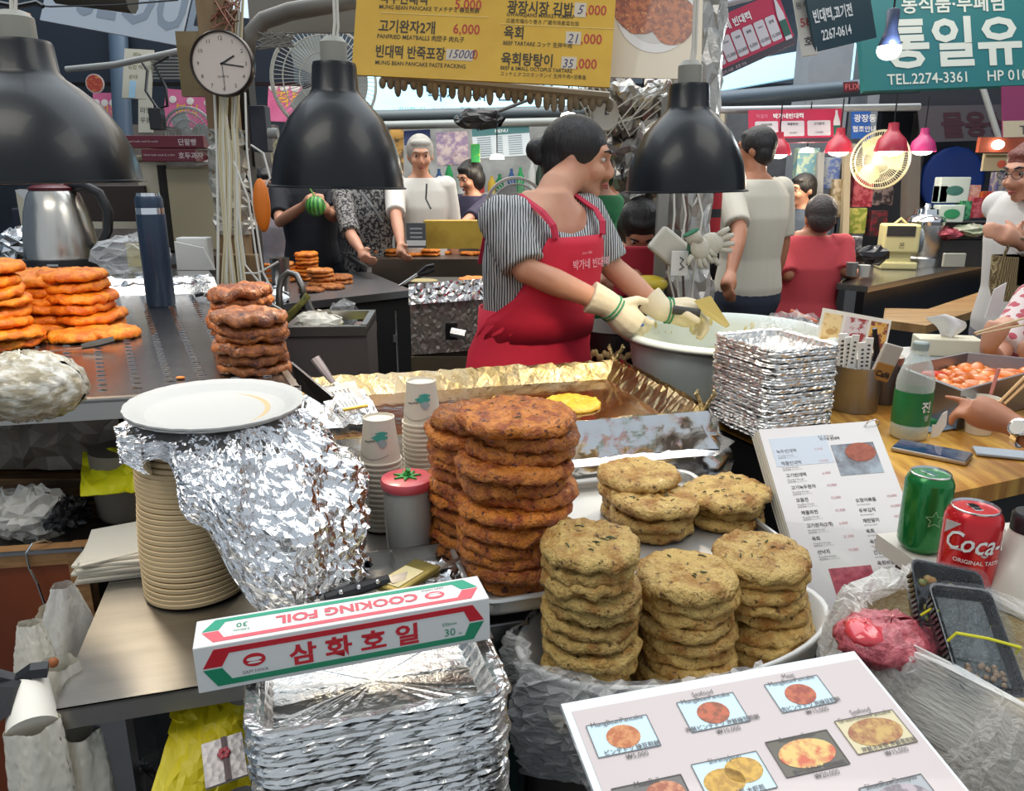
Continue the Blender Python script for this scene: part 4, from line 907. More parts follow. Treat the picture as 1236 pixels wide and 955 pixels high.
for i in range(9):
    for j in range(8):
        u, v = (i + .5 + random.uniform(-.3, .3)) / 9, (j + .5 + random.uniform(-.3, .3)) / 8
        I = inset(.84, 0); p = I[0].lerp(I[1], u).lerp(I[3].lerp(I[2], u), v)
        o = o0 if first else o0.copy()
        if not first: C.objects.link(o)
        first = False
        o.location = (p.x, p.y, .958 + random.uniform(0, .014)); o.rotation_euler = (random.uniform(-.4, .4), random.uniform(-.4, .4), random.uniform(0, 6.3)); k = random.uniform(.75, 1.05); o.scale = (k, k, k)
        tag(o, 'plump orange rice cake in chilli sauce heaped in the grey pan', 'rice cake', 'orange rice cakes in the grey pan')
p = at(1128, 454, z=.975); o = obj('chilli_slice', B().ball((0, 0, 0), .04, sy=.5, sz=.25, seg=14), mat('chilli_red', rgb('e23c1c'), .25, coat=.6), None, smooth=True); o.location = p + Vector((0, 0, .004)); o.rotation_euler = (0, .1, .2); tag(o, 'large red chilli piece lying on the rice cakes near the pan edge', 'chilli')
# paper cup under the hand
p = at(1180, 522, z=.901)
t = thing('paper_cup', 'white paper cup with black writing beneath the hand wearing a watch', 'cup', p)
b = B(); b.lathe([(1e-4, 0), (.026, 0), (.035, .075), (.037, .077), (.037, .081), (.034, .081), (.033, .07), (1e-4, .07)], 32); obj('cup_wall', b, CUP, t, smooth=True, ang=40)
b = B()
for k in range(3): b.tube([(-.016 + k * .004, -.031 - .001 * k, .03 + .005 * k), (-.010 + k * .004, -.033, .032 + .006 * k), (-.006 + k * .003, -.033, .026 + .006 * k)], .0012, 5)
obj('lettering', b, INK, t)
t = thing('pink_straw', 'pale red drinking straw standing in the paper cup at the picture edge', 'straw', p + Vector((.03, .03, .05)))
b = B(); b.tube([(0, 0, 0), (.012, .0, .09)], .004, 8); obj('tube', b, mat('straw', rgb('d88a80'), .4), t)
o = obj('plastic_tray', B().box(.16, .09, .004, bev=.001), mat('blue_plastic', rgb('8fa6ba'), .15, coat=.6)); o.location = at(1150, 520, z=.904) + Vector((0, .06, 0)); o.rotation_euler = (0, 0, .4); tag(o, 'flat clear bluish plastic tray on the counter under the cup', 'tray')
o = obj('napkin', B().box(.12, .05, .006, bev=.002), mat('napk_blue', rgb('a9b4bd'), .6)); o.location = at(1216, 548, z=.905); o.rotation_euler = (0, 0, -.35); tag(o, 'folded grey-white napkin at the right edge of the yellow counter', 'napkin')
o = obj('bottle_cap', B().box(.022, .016, .02, base=True, bev=.004), mat('cap_green', rgb('1f7a44'), .4)); o.location = at(1124, 516, z=.901); tag(o, 'small green cap on the counter just right of the rice wine bottle', 'cap')
# ---- tissue box
zt = .86
p = at(1152, 432, z=zt + .06)
far_table = thing('side_table', 'pale table behind the dumpling pan carrying the tissue box', 'table', (1.45, 2.52, 0), R(10))
obj('table_top', B().box(1.1, .5, .02, (0, 0, zt - .01)), mat('pale_table', rgb('9aa0a4'), .3), far_table)
for sx in (-1, 1): obj('leg', B().box(.03, .4, zt - .02, (sx * .5, 0, 0), base=True), DARKM, far_table)
t = thing('tissue_box', 'cream tissue box with a white tissue pulled up from its slot', 'tissue box', (at(1152, 432, z=zt)[0], at(1152, 432, z=zt)[1] + .06, zt), R(-12))
obj('box', B().box(.20, .10, .06, base=True, bev=.004), mat('tissue_cream', rgb('ddd6bc'), .5), t)
random.seed(36)
def tf(s_, t_):
    x = -.05 + .10 * s_ + .012 * math.sin(t_ * 4); return Vector((x * (.35 + .9 * t_) * (1.1 - .4 * max(0, t_ - .8)), .014 * math.sin(s_ * 7 + t_ * 2), .058 + .085 * t_ - .05 * abs(s_ - .4) * t_)), Vector((0, 1, 0))
o = obj('tissue', crumple(12, 10, tf, .0012), WHITE, t, smooth=True); o.modifiers.new('s', 'SOLIDIFY').thickness = .0008
# ---- photo menu card behind the tin
a, c, d = at(990, 371, y=2.02), at(1073, 386, y=1.98), at(985, 412, y=1.99)
t, W_, H_ = panel_things('photo_menu_card', 'small laminated card of food photos standing behind the chopsticks', 'menu card', a, c, d, mat('card_cream', rgb('e6dccb'), .3, coat=.6))
for (x, w_, c1, c2) in ((.04, .27, 'e8c88e', 'c49a5a'), (.36, .32, 'd8c6c2', 'a0302a'), (.72, .25, 'd9a24a', '7a3320')):
    obj('photo', B().box(W_ * w_, H_ * .8, .0006, (W_ * (x + w_ / 2), H_ * .48, .0006)), mat('photo_' + c1, rgb(c1), .4, col2=rgb(c2), scale=45, thr=(.5, .6)), t)
    b = B(); b.prism([(W_ * (x + w_ / 2) + .012 * math.cos(k * .6), H_ * .35 + .008 * math.sin(k * .6)) for k in range(10)], .0004, (0, 0, .001)); obj('photo_dish', b, mat('dish_' + c2, rgb(c2), .4), t)
b = B(); b.tube([at(989, 370, y=2.0), at(983, 415, y=1.98)], .004, 6); obj('clear_edge', b, mat('edge_violet', rgb('9a93a8'), .2), t)
t = thing('basin_ladle', 'thin pale red ladle handle lying on the rim of the batter basin', 'ladle', (0, 0, 0))
b = B(); b.tube([at(955, 375, y=2.2), at(986, 388, y=2.12)], .005, 8); obj('handle', b, mat('ladle_red', rgb('c46a50'), .4), t)

# ---- standing laminated menu
TLm, TRm = at(926, 518, d=1.36), at(1066, 507, d=1.375); BLm = at(984, 750, d=1.19)
MENUW = mat('menu_paper', rgb('d9d6d2'), .16, coat=.7, col2=rgb('d2cbca'), scale=3)
t, MW, MH = panel_things('menu_stand', 'tall laminated menu leaning behind the seafood pancakes, held by a ring', 'menu', TLm, TRm, BLm, MENUW, th=.003)
b = B()
for k in range(3): b.box(MW * 1.0, MH * .99, .002, (MW / 2 - .004 - .002 * k, MH / 2 - .003 * k, -.008 - .005 * k))
b.box(.008, MH, .03, (.002, MH / 2, -.018)); obj('back_pages', b, mat('back_pages', rgb('c9c2b2'), .4), t)
HB = mat('header_wash', rgb('bcc6d2'), .25, coat=.7)
obj('header_wash', B().box(MW * .48, MH * .16, .0004, (MW * .30, MH * .86, .0003)), HB, t)
MI = mat('menu_ink', rgb('4a4648'), .4); MR = mat('menu_price', rgb('c98a90'), .4)
b, br_, bg = B(), B(), B()
text_into(b, '원조 광장시장', MW * .47, MH * .925, .0050); text_into(b, '박가네 빈대떡', MW * .48, MH * .908, .0062, bold=.02)
left_items = ['녹두빈대떡', '해물빈대떡', '고기빈대떡', '고기녹두완자', '모듬전', '해물파전', '고기완자(2개)', '육회', '산낙지']
for i, s_ in enumerate(left_items):
    y = MH * (.855 - .068 * i)
    text_into(b, s_, MW * (.09 + .01 * i), y, .0078, bold=.015); text_into(bg, 'Mung Bean Pancake', MW * (.09 + .01 * i), y - .0062, .0036); text_into(bg, '綠豆煎餅 ピンデトッ', MW * (.09 + .01 * i), y - .0105, .0036)
    text_into(br_, '%d,000' % ([5, 10, 6, 10, 15, 15, 6, 21, 19][i]), MW * .41 + .0, y, .0066)
for i, s_ in enumerate(['오징어볶음', '두부김치', '계란말이', '육회', '육회탕탕이', '간천엽', '육회비빔밥', '광장김밥', '잔치국수']):
    y = MH * (.555 - .054 * i)
    text_into(b, s_, MW * .60, y, .0078, bold=.015); text_into(bg, 'Stir Fried Squid', MW * .60, y - .0060, .0036); text_into(br_, '%d,000' % ([15, 10, 10, 19, 28, 15, 9, 4, 7][i]), MW * .86, y + .004, .0066)
for (bb_, m_) in ((b, MI), (br_, MR), (bg, mat('menu_fine', rgb('7d787a'), .4))):
    o = obj('lettering', B().merge(bb_.bm, (0, 0, .0006)), m_, t)
obj('photo', B().box(MW * .36, MH * .175, .0006, (MW * .735, MH * .79, .0004)), mat('photo_stew', rgb('93a2ae'), .3, col2=rgb('3c3e50'), scale=14, thr=(.42, .58), coat=.6), t)
b = B(); b.prism([(MW * .78 + .027 * math.cos(k * .35), MH * .825 + .018 * math.sin(k * .35)) for k in range(18)], .0005, (0, 0, .0007)); obj('photo_dish', b, mat('dish_red', rgb('b0583a'), .4, col2=rgb('8a3a26'), scale=80), t)
obj('photo', B().box(MW * .33, MH * .21, .0006, (MW * .38, MH * .13, .0004)), mat('photo_beef', rgb('8f3040'), .3, col2=rgb('b85a66'), scale=70, coat=.4), t)
b = B(); b.tube([(MW * .96 + .012 * math.cos(k * PI / 9), MH * .975 + .003 * math.sin(k * PI / 9), .014 * math.sin(k * PI / 9)) for k in range(18)], .0012, 6, closed=True); obj('ring', b, CHROME, t)
# ---- cans on a white counter piece
cz = .93
t = thing('white_counter', 'white counter piece under the drink cans', 'counter', (.72, 1.0, 0), R(10))
obj('counter_top', B().box(.36, .22, .025, (.03, .0, cz - .0125)), mat('off_white_top', rgb('c9c2b6'), .4), t); obj('counter_body', B().box(.30, .16, .9, (.04, .03, 0), base=True), BLACK, t)
def can(x, y, r_, m_, lb, name='drink_can', rz=0):
    k = r_ / .033
    t = thing(name, lb, 'can', (x, y, cz + .0005), rz)
    b = B(); b.lathe([(1e-4, .002 * k), (.024 * k, 0), (.031 * k, .008 * k), (.033 * k, .014 * k), (.033 * k, .106 * k), (.0305 * k, .113 * k), (.027 * k, .118 * k)], 40); obj('body', b, m_, t, smooth=True, ang=40)
    b = B(); b.lathe([(.0265 * k, .117 * k), (.0275 * k, .120 * k), (.0265 * k, .121 * k), (.025 * k, .117 * k), (1e-4, .117 * k)], 40); obj('lid', b, mat('can_lid', (.75, .75, .76), .25, 1), t, smooth=True, ang=40)
    b = B(); b.box(.010, .022, .0012, (0, .002, .1185 * k), bev=.0004); b.lathe([(.0045, .1185 * k), (.006, .1195 * k), (.0045, .1195 * k)], 16, loc=(0, .004, 0)); obj('tab', b, CHROME, t)
    return t, k
CR_ = mat('can_red', rgb('cf1a22'), .22, .35, coat=.4); CG_ = mat('can_green', rgb('0f7a36'), .22, .4, coat=.4)
p = at(1174, 712, z=cz); yk = .885
t, k = can(.583, .905, .0335, CR_, 'red cola can with white script lettering standing before the green can', rz=0)
va = math.atan2(-.905, -.585)  # direction to the viewer
def script(b, s_, x, y, size, **kw): return text_into(b, s_, x, y, size, shear=.35, **kw)
b = B(); script(b, 'Coca-Cola', -.032, .073, .036, bold=.012, sx=.80); b.prism([(-.024, .070), (-.01, .076), (.02, .071), (.05, .076), (.02, .068), (-.012, .073)], .0001); text_into(b, 'ORIGINAL TASTE', -.016, .058, .0075, bold=.01)
o = obj('lettering', wrap(b, .0353, va), WHITE, t)
b = B(); b.prism([(-.034, .106), (-.012, .108), (-.034, .088)], .0001); obj('white_flash', wrap(b, .0353, va), WHITE, t)
t, k = can(.595, 1.035, .0322, CG_, 'green soft drink can with silver lid standing behind the red can', rz=.4)
b = B()
pts = [(.013 * math.cos(PI / 2 + i * PI / 5) * (1 if i % 2 == 0 else .45), .058 + .013 * math.sin(PI / 2 + i * PI / 5) * (1 if i % 2 == 0 else .45)) for i in range(10)]
for i in range(10): b.tube([(pts[i][0] + .014, pts[i][1], 0), (pts[(i + 1) % 10][0] + .014, pts[(i + 1) % 10][1], 0)], .0006, 4)
obj('star_print', wrap(b, .0327, math.atan2(-1.035, -.595) - .4), mat('star', rgb('8fc08f'), .4), t)
# ---- big white jar at right edge
t = thing('sauce_jug', 'round-bellied white plastic jug with black cap cut by the right picture edge', 'jug', (.655, .90, cz - .03))
b = B(); b.lathe([(1e-4, .002), (.040, 0), (.056, .012), (.062, .03), (.060, .055), (.045, .085), (.028, .108), (.022, .125), (1e-4, .125)], 44); obj('body', b, mat('jug_white', rgb('d8cfc2'), .3, coat=.3), t, smooth=True, ang=50)
b = B(); b.lathe([(1e-4, .122), (.024, .122), (.024, .142), (.021, .146), (1e-4, .146)], 32); obj('cap', b, BLACK, t, smooth=True, ang=40)
# ---- woven basket lined with clear bag
bcx, bcy, bz = .556, .745, .935
t = thing('woven_basket', 'cream woven basket inside clear film at the lower right corner', 'basket', (bcx, bcy, bz - .16), R(-59)); t.scale = (.86, .66, 1)
WEV = mat('woven_cream', rgb('d9ceb0'), .6, col2=rgb('bda67a'), scale=60, stretch=(1, 1, 3), bump=.8, bscale=90, bdist=.006)
b = B()
for w0, w1, z0, z1 in ((.36, .40, 0, .16), (.37, .335, .16, .01)):
    pass
rg = []
for (w_, d_, z) in ((.34, .22, 0), (.36, .24, .08), (.40, .28, .16), (.388, .268, .164), (.37, .25, .13), (.35, .23, .11)): rg.append([Vector((x, y, z)) for x, y in rrect(w_, d_, .09, 8)])
b.loft(rg); obj('basket_wall', b, WEV, t, smooth=True, ang=60)
random.seed(40)
def rimf(s_, t_):
    P_ = rrect(.405, .285, .095, 12); n_ = len(P_); f = (s_ * n_) % n_; i = int(f); q1, q2 = Vector((*P_[i], 0)), Vector((*P_[(i + 1) % n_], 0)); p = q1.lerp(q2, f - i)
    d = p.normalized(); k = PI * t_; off = .018 * math.cos(k); return p + d * (off + (.02 * (1 - t_) ** 2)) + Vector((0, 0, .166 + .014 * math.sin(k) - .07 * max(0, .35 - t_) / .35)), d + Vector((0, 0, 1))
obj('film_liner', crumple(110, 8, rimf, .0032), clearmat('liner_film', (.97, .95, .90), .45, .2, .4), t)
b = B(); b.box(.3, .18, .785, (0, 0, -.785), base=True); obj('stand', b, mat('stand_dark', (.05, .05, .05), .6), t)
# raw minced meat bag
p = at(1068, 768, z=bz + .01)
random.seed(41)
t = thing('meat_packet', 'clear packet of pink raw beef lying in the woven basket', 'packet', (p.x + .005, p.y, bz))
b = crumple(34, 18, lump_f(0, 0, .005, .060, .048, .026), .002); obj('meat', b, mat('raw_beef', rgb('c8646c'), .3, col2=rgb('9a3a44'), scale=110, thr=(.4, .6), bump=.8, bscale=130, bdist=.004, coat=.3), t, smooth=True)
obj('red_film', crumple(12, 8, lump_f(-.032, -.006, .018, .022, .028, .014), .001), mat('red_film', rgb('d8404a'), .15, coat=.8), t, smooth=True)
# two black sushi boxes with clear lids and rubber band
def mealbox(TL, TR, BL, lb, food, band, th=.028):
    X_ = TR - TL; Y_ = TL - BL; mt = frame_mtx(BL, X_, Y_); w_ = X_.length; h_ = Y_.length
    t = thing('meal_box', lb, 'meal box', mtx=mt)
    b = B(); rg = [[Vector((x, y, z)) for x, y in rrect(w_ * k, h_ * k, .010, 4, w_ / 2, h_ / 2)] for k, z in ((.84, -th), (.97, -.004), (1.0, 0), (.96, 0), (.82, -th + .004))]
    b.loft(rg); obj('black_base', b, mat('box_black', (.012, .012, .013), .18, coat=.8), t, smooth=True, ang=30)
    b = B()
    for k in range(16):
        for sx in (.02, .98): b.box(.003, h_ * .025, .012, (w_ * sx, h_ * (.1 + .05 * k), -.008))
    o = obj('ribbed_edge', b, mat('box_black', (.02, .02, .02), .2), t); o['kind'] = 'stuff'
    random.seed(int(w_ * 1e5))
    if food:
        b = B()
        for k in range(40): b.ball((w_ * random.uniform(.15, .85), h_ * random.uniform(.1, .9), -.006), random.uniform(.004, .008), sz=.5, seg=7, rings=5, rot=(0, 0, random.uniform(0, 3)))
        o = obj('food', b, mat('food_mix', rgb('b9752e'), .4, col2=rgb('6a7a30'), scale=60, thr=(.4, .6), col3=rgb('e0c060'), c3scale=90), t, smooth=True); o['kind'] = 'stuff'
    else:
        b = B(); b.box(w_ * .74, h_ * .8, .004, (w_ / 2, h_ / 2, -.010), bev=.001); obj('seaweed', b, mat('seaweed', (.01, .018, .014), .3, bump=.6, scale=70, coat=.4), t)
        b = B()
        for k in range(22): b.ball((w_ * random.uniform(.2, .8), h_ * random.uniform(.08, .28), -.007), .0035, sz=.6, seg=6, rings=4)
        o = obj('food', b, mat('seedling', rgb('8a6a48'), .4), t); o['kind'] = 'stuff'
    b = B(); rg = [[Vector((x + nz(x * 60, y * 60, z) * .001, y, z)) for x, y in rrect(w_ * k, h_ * k, .010, 4, w_ / 2, h_ / 2)] for k, z in ((1.02, .001), (.98, .002), (.93, .014), (.86, .016), (.6, .015), (.2, .0145))]
    b.loft(rg); obj('clear_lid', b, clearmat('lid_film', (.96, .98, 1), .02, .05, .9, 45, .12), t, smooth=True)
    b = B(); b.tube([(0, h_ * .42, .004), (w_ * .04, h_ * .44, .018), (w_ * .5, h_ * .42, .0185), (w_ * .96, h_ * .38, .017), (w_, h_ * .38, .003)], .0016, 6); obj('rubber_band', b, mat('band_yellow', rgb('d6cf30'), .4), t)
    return t
mealbox(at(1092, 672, d=.93), at(1178, 690, d=.93), at(1118, 800, d=.855), 'clear-lidded meal box of rice and vegetables leaning behind the dark one', True, True)
mealbox(at(1122, 703, d=.885), at(1198, 712, d=.885), at(1160, 834, d=.80), 'clear-lidded black meal box with seaweed and yellow rubber band, in front', False, True)

# ---- big food photo board
TLb, TRb = at(677, 850, z=.955), at(1031, 786, z=.955)
Xb = (TRb - TLb); Wb = Xb.length; Xn = Xb.normalized(); Yn = Vector((0, 0, 1)).cross(Xn).normalized()
dn = (-Yn * math.cos(R(14)) - Vector((0, 0, 1)) * math.sin(R(14)))
HBd = .27
t, Wb, Hb = panel_things('photo_menu_board', 'large laminated board of dish photos with prices in front of the pancakes', 'menu board', TLb, TRb, TLb + dn * HBd, mat('board_edge', rgb('dfe3e6'), .2, coat=.6), th=.005)
PB = mat('board_pink', rgb('c6b7b4'), .3, coat=.5)
obj('pink_ground', B().box(Wb * .968, Hb - .014, .0005, (Wb / 2 + .002, Hb / 2 - .004, .0004)), PB, t)
ink, wh = B(), B()
dish = [  # x, y (from top-left, fraction of width), w, h, plate, food, food2, names
    (.045, .055, .185, .125, 'c9dfe8', 'd08a52', 'b5622e', 'MungBeanPancake', 'ピンデトッ 綠豆煎餅', '₩5,000'),
    (.335, .035, .185, .125, 'c9dfe8', 'c2603a', '8f4a26', 'Seafood|MungBeanPancake', '海鮮ピンデトッ 海鮮綠豆煎餅', '₩10,000'),
    (.630, .030, .185, .125, 'c9dfe8', 'c0643c', '9c4028', 'Meat|MungBeanPancake', '肉ピンデトッ 肉綠豆煎餅', '₩15,000'),
    (.045, .255, .20, .135, '6a6460', 'cf8f66', 'a5583a', 'MeatBall', '肉団子 肉丸子', '₩6,000'),
    (.285, .235, .20, .135, 'c9dfe8', 'd7a83e', 'b5862c', 'ShrimpJeon', 'エビ煎 大虾煎', '₩10,000'),
    (.525, .215, .20, .135, '5c5648', 'd0603e', 'e0c070', 'AssortedJeon', '盛り合わせ 煎餅拼盤', '₩20,000'),
    (.765, .195, .20, .135, 'd7c9a0', 'c8a25a', '9a5a34', 'Seafood|GreenOnionPancake', '海鮮ネギ煎 海鮮葱煎餅', '₩15,000'),
    (.215, .440, .20, .135, 'c4cdd2', '8a6e78', 'd8ccd0', 'JokbalGimasum', '', '₩15,000'),
    (.455, .420, .20, .135, 'd9c0a8', 'c23050', 'e8b048', 'Beef Tartare|Sliced Raw', 'ユッケ 肉膾·生拌牛肉', '₩19,000'),
    (.700, .400, .20, .135, 'a9adb0', 'b7a9ac', '7e747a', 'SlicedRawOctopus', 'タコ刺身 生章魚', '₩15,000'),
    (.640, .615, .20, .135, 'd9d0b8', 'c99a4a', '7a8a3a', 'Bibimbap|with|Yukhoe', 'ビビンバ 拌飯', '₩9,000'),
    (.905, .590, .20, .135, 'b98f5c', 'd07038', '6a7a40', 'SeafoodPancake', '海鮮', '₩15,000')]
for i, (x, y, w_, h_, c0, c1, c2_, nm, jp, pr) in enumerate(dish):
    X0, Y0, w2, h2 = x * Wb, Hb - .012 - y * Wb * .98, w_ * Wb, h_ * Wb * .82
    if X0 + w2 > Wb * .985: w2 = Wb * .985 - X0
    if Y0 - h2 < .004: h2 = Y0 - .006
    if h2 < .01: continue
    obj('dish_photo', B().box(w2, h2, .0004, (X0 + w2 / 2, Y0 - h2 / 2, .0009)), mat('plate_' + c0, rgb(c0), .3), t)
    random.seed(200 + i); b = B()
    def blob(cx_, cy_, r1, r2, s=1): b.prism([(cx_ + r1 * (1 + .1 * nz(k, i, 0)) * math.cos(k * PI / 10), cy_ + r2 * (1 + .1 * nz(k, i, 3)) * math.sin(k * PI / 10)) for k in range(20)], .0003, (0, 0, .0012))
    if i in (3, 4): blob(X0 + w2 * .34, Y0 - h2 * .58, w2 * .30, h2 * .34); b.bm.verts.ensure_lookup_table(); blob(X0 + w2 * .68, Y0 - h2 * .40, w2 * .28, h2 * .34)
    elif i in (5, 6, 8, 9, 10, 11): blob(X0 + w2 * .5, Y0 - h2 * .5, w2 * .44, h2 * .40)
    else: blob(X0 + w2 * .5, Y0 - h2 * .52, w2 * .27, h2 * .36)
    obj('dish_picture', b, mat('pic_%d' % i, rgb(c1), .35, col2=rgb(c2_), scale=130 if i not in (5, 6, 10, 11) else 60, thr=(.42, .58), obj=False), t)
    if i == 8: b = B(); b.prism([(X0 + w2 * .42 + .009 * math.cos(k * PI / 8), Y0 - h2 * .6 + .008 * math.sin(k * PI / 8)) for k in range(16)], .0003, (0, 0, .0018)); obj('egg_yolk', b, mat('yolk', rgb('eba52c'), .3), t)
    for (ax, ay, bx, by) in ((X0, Y0, X0 + w2, Y0), (X0, Y0 - h2, X0 + w2, Y0 - h2), (X0, Y0, X0, Y0 - h2), (X0 + w2, Y0, X0 + w2, Y0 - h2)):
        ink.box(max(.0006, bx - ax), max(.0006, ay - by), .0002, ((ax + bx) / 2, (ay + by) / 2, .0018))
    ls = nm.split('|')
    for q_, s_ in enumerate(ls):
        text_into(ink, s_, X0 + w2 * .5, Y0 - .002 + (len(ls) - 1 - q_) * .0062 - .001, .0072, z=.002, align='CENTER', sx=1.0)
    if Y0 - h2 > .012:
        text_into(ink, jp, X0 + w2 * .55, Y0 - h2 + .0008, .0060, z=.002, align='CENTER', bold=.01); text_into(ink, pr, X0 + w2 * .58, Y0 - h2 - .0072, .0070, z=.002, align='CENTER')
obj('lettering', ink, mat('board_ink', rgb('55504f'), .4), t)
t = thing('board_prop', 'dark low stand under the laminated photo board', 'stand', (.22, .54, 0), YW)
obj('prop_top', B().box(.36, .14, .02, (0, 0, .845)), BLACK, t); obj('prop_leg', B().box(.3, .1, .83, base=True), mat('stand_dark', (.05, .05, .05), .6), t)
# clear bag wrapped round the tub's left end
random.seed(44)
def bagf(s_, t_):
    a = R(120 + 160 * s_); r1, r2 = .215 + .02 * math.sin(t_ * PI) + .012 * math.sin(s_ * 30), .14 + .02 * math.sin(t_ * PI)
    p = Vector((r1 * math.cos(a) * 1.1, r2 * math.sin(a), .10 - .17 * t_)); p.rotate(Matrix.Rotation(R(20), 3, 'Z')); n = Vector((math.cos(a), math.sin(a), .2)); return p + Vector((.235, .975, tz)), n
o = obj('clear_bag', crumple(60, 22, bagf, .0045), clearmat('tub_bag_film', (.96, .96, .95), .42, .15, .5), None); tag(o, 'clear plastic bag hanging round the left end of the pancake tub', 'bag')
if 0:
  def bagf2(s_, t_):
      p = at(700 + 58 * s_, 782 + 50 * t_ - 10 * math.sin(s_ * PI), d=.925 - .05 * t_); return p, Vector((0, -1, .4))

random.seed(47)
def drape(s_, t_):
    p = V_(-.20 + .42 * s_, -.150 - .05 * t_ - .02 * math.sin(t_ * 3), .175 - .22 * t_ + .02 * nz(s_ * 6, t_ * 3, 2)); return p + V_(0, .018 * math.sin(s_ * 17 + t_ * 3), 0), V_(0, -1, .2)
def V_(*a): return Vector(a)
o = obj('film_drape', crumple(50, 16, drape, .003), clearmat('drape_film', (.96, .93, .88), .42, .2, .5), bpy.data.objects['woven_basket'])
# =================== hall ===================
def hbox(name, x0, x1, y0, y1, z0, z1, m): b = B(); b.box(x1 - x0, y1 - y0, z1 - z0, ((x0 + x1) / 2, (y0 + y1) / 2, (z0 + z1) / 2)); return struct(name, b, m)
FLO = mat('market_floor', rgb('3c3c3e'), .35, col2=rgb('55534f'), scale=2, bump=.05, bscale=30, obj=False)
hbox('floor', -7, 8, -3, 11, -.1, 0, FLO)
WDK = mat('hall_dark', rgb('4a525c'), .7, col2=rgb('343b46'), scale=1.5, obj=False)
WMID = mat('hall_blue_grey', rgb('6f7f8e'), .6, col2=rgb('8d9aa6'), scale=1.2, obj=False)
hbox('wall_back', -7, 8, 10.5, 10.7, 0, 2.6, WDK); hbox('wall_back', -7, 8, 10.5, 10.7, 2.6, 5.4, WMID)
hbox('wall_left', -7.2, -7, -3, 10.7, 0, 5.4, WMID); hbox('wall_right', 8, 8.2, 3, 10.7, 0, 5.4, WDK)
hbox('ceiling', -7, 8, 6.5, 10.7, 5.3, 5.5, mat('roof_panel', rgb('9fb0bf'), .6, obj=False))
for k, y in enumerate((7.0, 8.6, 10.0)): hbox('trim_%d' % (k + 1), -7, 8, y, y + .2, 4.9, 5.3, mat('beam_steel', rgb('55606c'), .5, .3))
def board(name, lb, cat, tl, tr, bl, d, m, th=.01, dr=None, group=None):
    d1 = d if dr is None else dr
    return panel_things(name, lb, cat, at(*tl, d=d), at(*tr, d=d1), at(*bl, d=d), m, th=th, group=group)
def letters(t, items, m, z=.001, nm='lettering'):
    b = B()
    for it in items: text_into(b, *it[0], **it[1])
    return tag(obj(nm, B().merge(b.bm, (0, 0, z)), m, t), kind='stuff')
def L(s, x, y, size, **k): return ((s, x, y, size), k)
# ---- pendant lamps
LB = mat('lamp_black', (.006, .007, .009), .33, 0, coat=.1, spec=.4); LIN = mat('lamp_inside', (.75, .73, .68), .5)
def bulbmat(name, col, e):
    return mat(name, col, .4, emit=e)
BULB = bulbmat('bulb_glow', (1, .9, .72), 14)
def pendant(u, v, d, R_, H_, lb, tilt=0, power=14, m=LB, sock=True, cord_h=1.2, rot=(0, 0)):
    p = at(u, v, d=d); t = thing('pendant_lamp', lb, 'lamp', p); t.rotation_euler = (rot[0], rot[1], 0)
    pr = [(1.0, 0), (1.0, .012), (.965, .02), (.95, .12), (.91, .25), (.82, .40), (.68, .56), (.50, .68), (.38, .745), (.335, .79), (.315, .97), (.30, 1.0), (1e-4, 1.0)]
    b = B(); b.shell([(r * R_, z * H_) for r, z in pr], 56); obj('lamp_shade', b, m, t, smooth=True, ang=35)
    b = B(); b.shell([(r * R_ * .975, z * H_ - .002) for r, z in pr[1:-2]], 40); obj('inner_shade', b, LIN, t, smooth=True)
    if sock:
        b = B(); b.lathe([(1e-4, H_), (.19 * R_, H_), (.19 * R_, H_ + .035), (.12 * R_, H_ + .045), (1e-4, H_ + .045)], 20); obj('socket', b, mat('socket_grey', rgb('8c8a80'), .5), t, smooth=True, ang=40)
    b = B(); b.tube([(0, 0, H_ + .04), (.004, 0, H_ + .07), (-.002, 0, H_ + cord_h)], .0032, 6); b.tube([(.006, 0, H_ + .04), (.010, 0, H_ + .06), (.003, .004, H_ + cord_h)], .0025, 6); obj('cord', b, CABLEW, t)
    b = B(); b.ball((0, 0, H_ * .33), .032, sz=1.25); o = obj('bulb', b, BULB, t, smooth=True)
    l = bpy.data.lights.new('bulb_light', 'SPOT'); l.energy = power; l.color = (1, .84, .62); l.spot_size = R(130); l.spot_blend = .6; l.shadow_soft_size = .05
    o = bpy.data.objects.new('bulb_light', l); C.objects.link(o); o.parent = t; o.location = (0, 0, H_ * .12)
    return t
pendant(50, 222, 1.34, .167, .226, 'large black bell pendant lamp at the left above the kettle', power=7, rot=(0, R(-1)))
pendant(409, 227, 1.51, .130, .225, 'black bell pendant lamp hanging between the clock and the yellow menu', power=7, rot=(0, R(1.2)))
pendant(827, 232, 1.66, .130, .215, 'black bell pendant lamp hanging below the pancake poster', power=7, rot=(0, R(-1)))
# ---- yellow overhead menu
YM = mat('menu_yellow', rgb('d9ac35'), .45, col2=rgb('cfa02e'), scale=6, coat=.1)
t, W_, H_ = board('overhead_menu', 'big yellow overhead menu board with Korean dishes and red prices', 'menu board', (432, -45), (744, -32), (424, 90), 2.3, YM, th=.008, dr=2.26)
s_ = W_ / 310.0
MK = mat('menu_black', rgb('3a3325'), .5); MRD = mat('menu_red', rgb('b5342c'), .5)
def mx(u): return (u - 424) * s_
def my(v): return (90 - v) * s_ * .985
K = lambda s, u, v, px_, **k: L(s, mx(u), my(v), px_ * s_ * .98, **dict(dict(sx=.82 if ord(s[0]) > 40000 else .88), **k))
letters(t, [K('녹두빈대떡', 452, 0, 16, bold=.02), K('고기완자2개', 453, 35, 17, bold=.02), K('빈대떡 반죽포장', 451, 66, 17, bold=.02, sx=.76), K('광장시장 김밥', 606, 5, 17, bold=.02), K('육회', 604, 36, 17, bold=.02), K('육회탕탕이', 603, 68, 17, bold=.02)], MK)
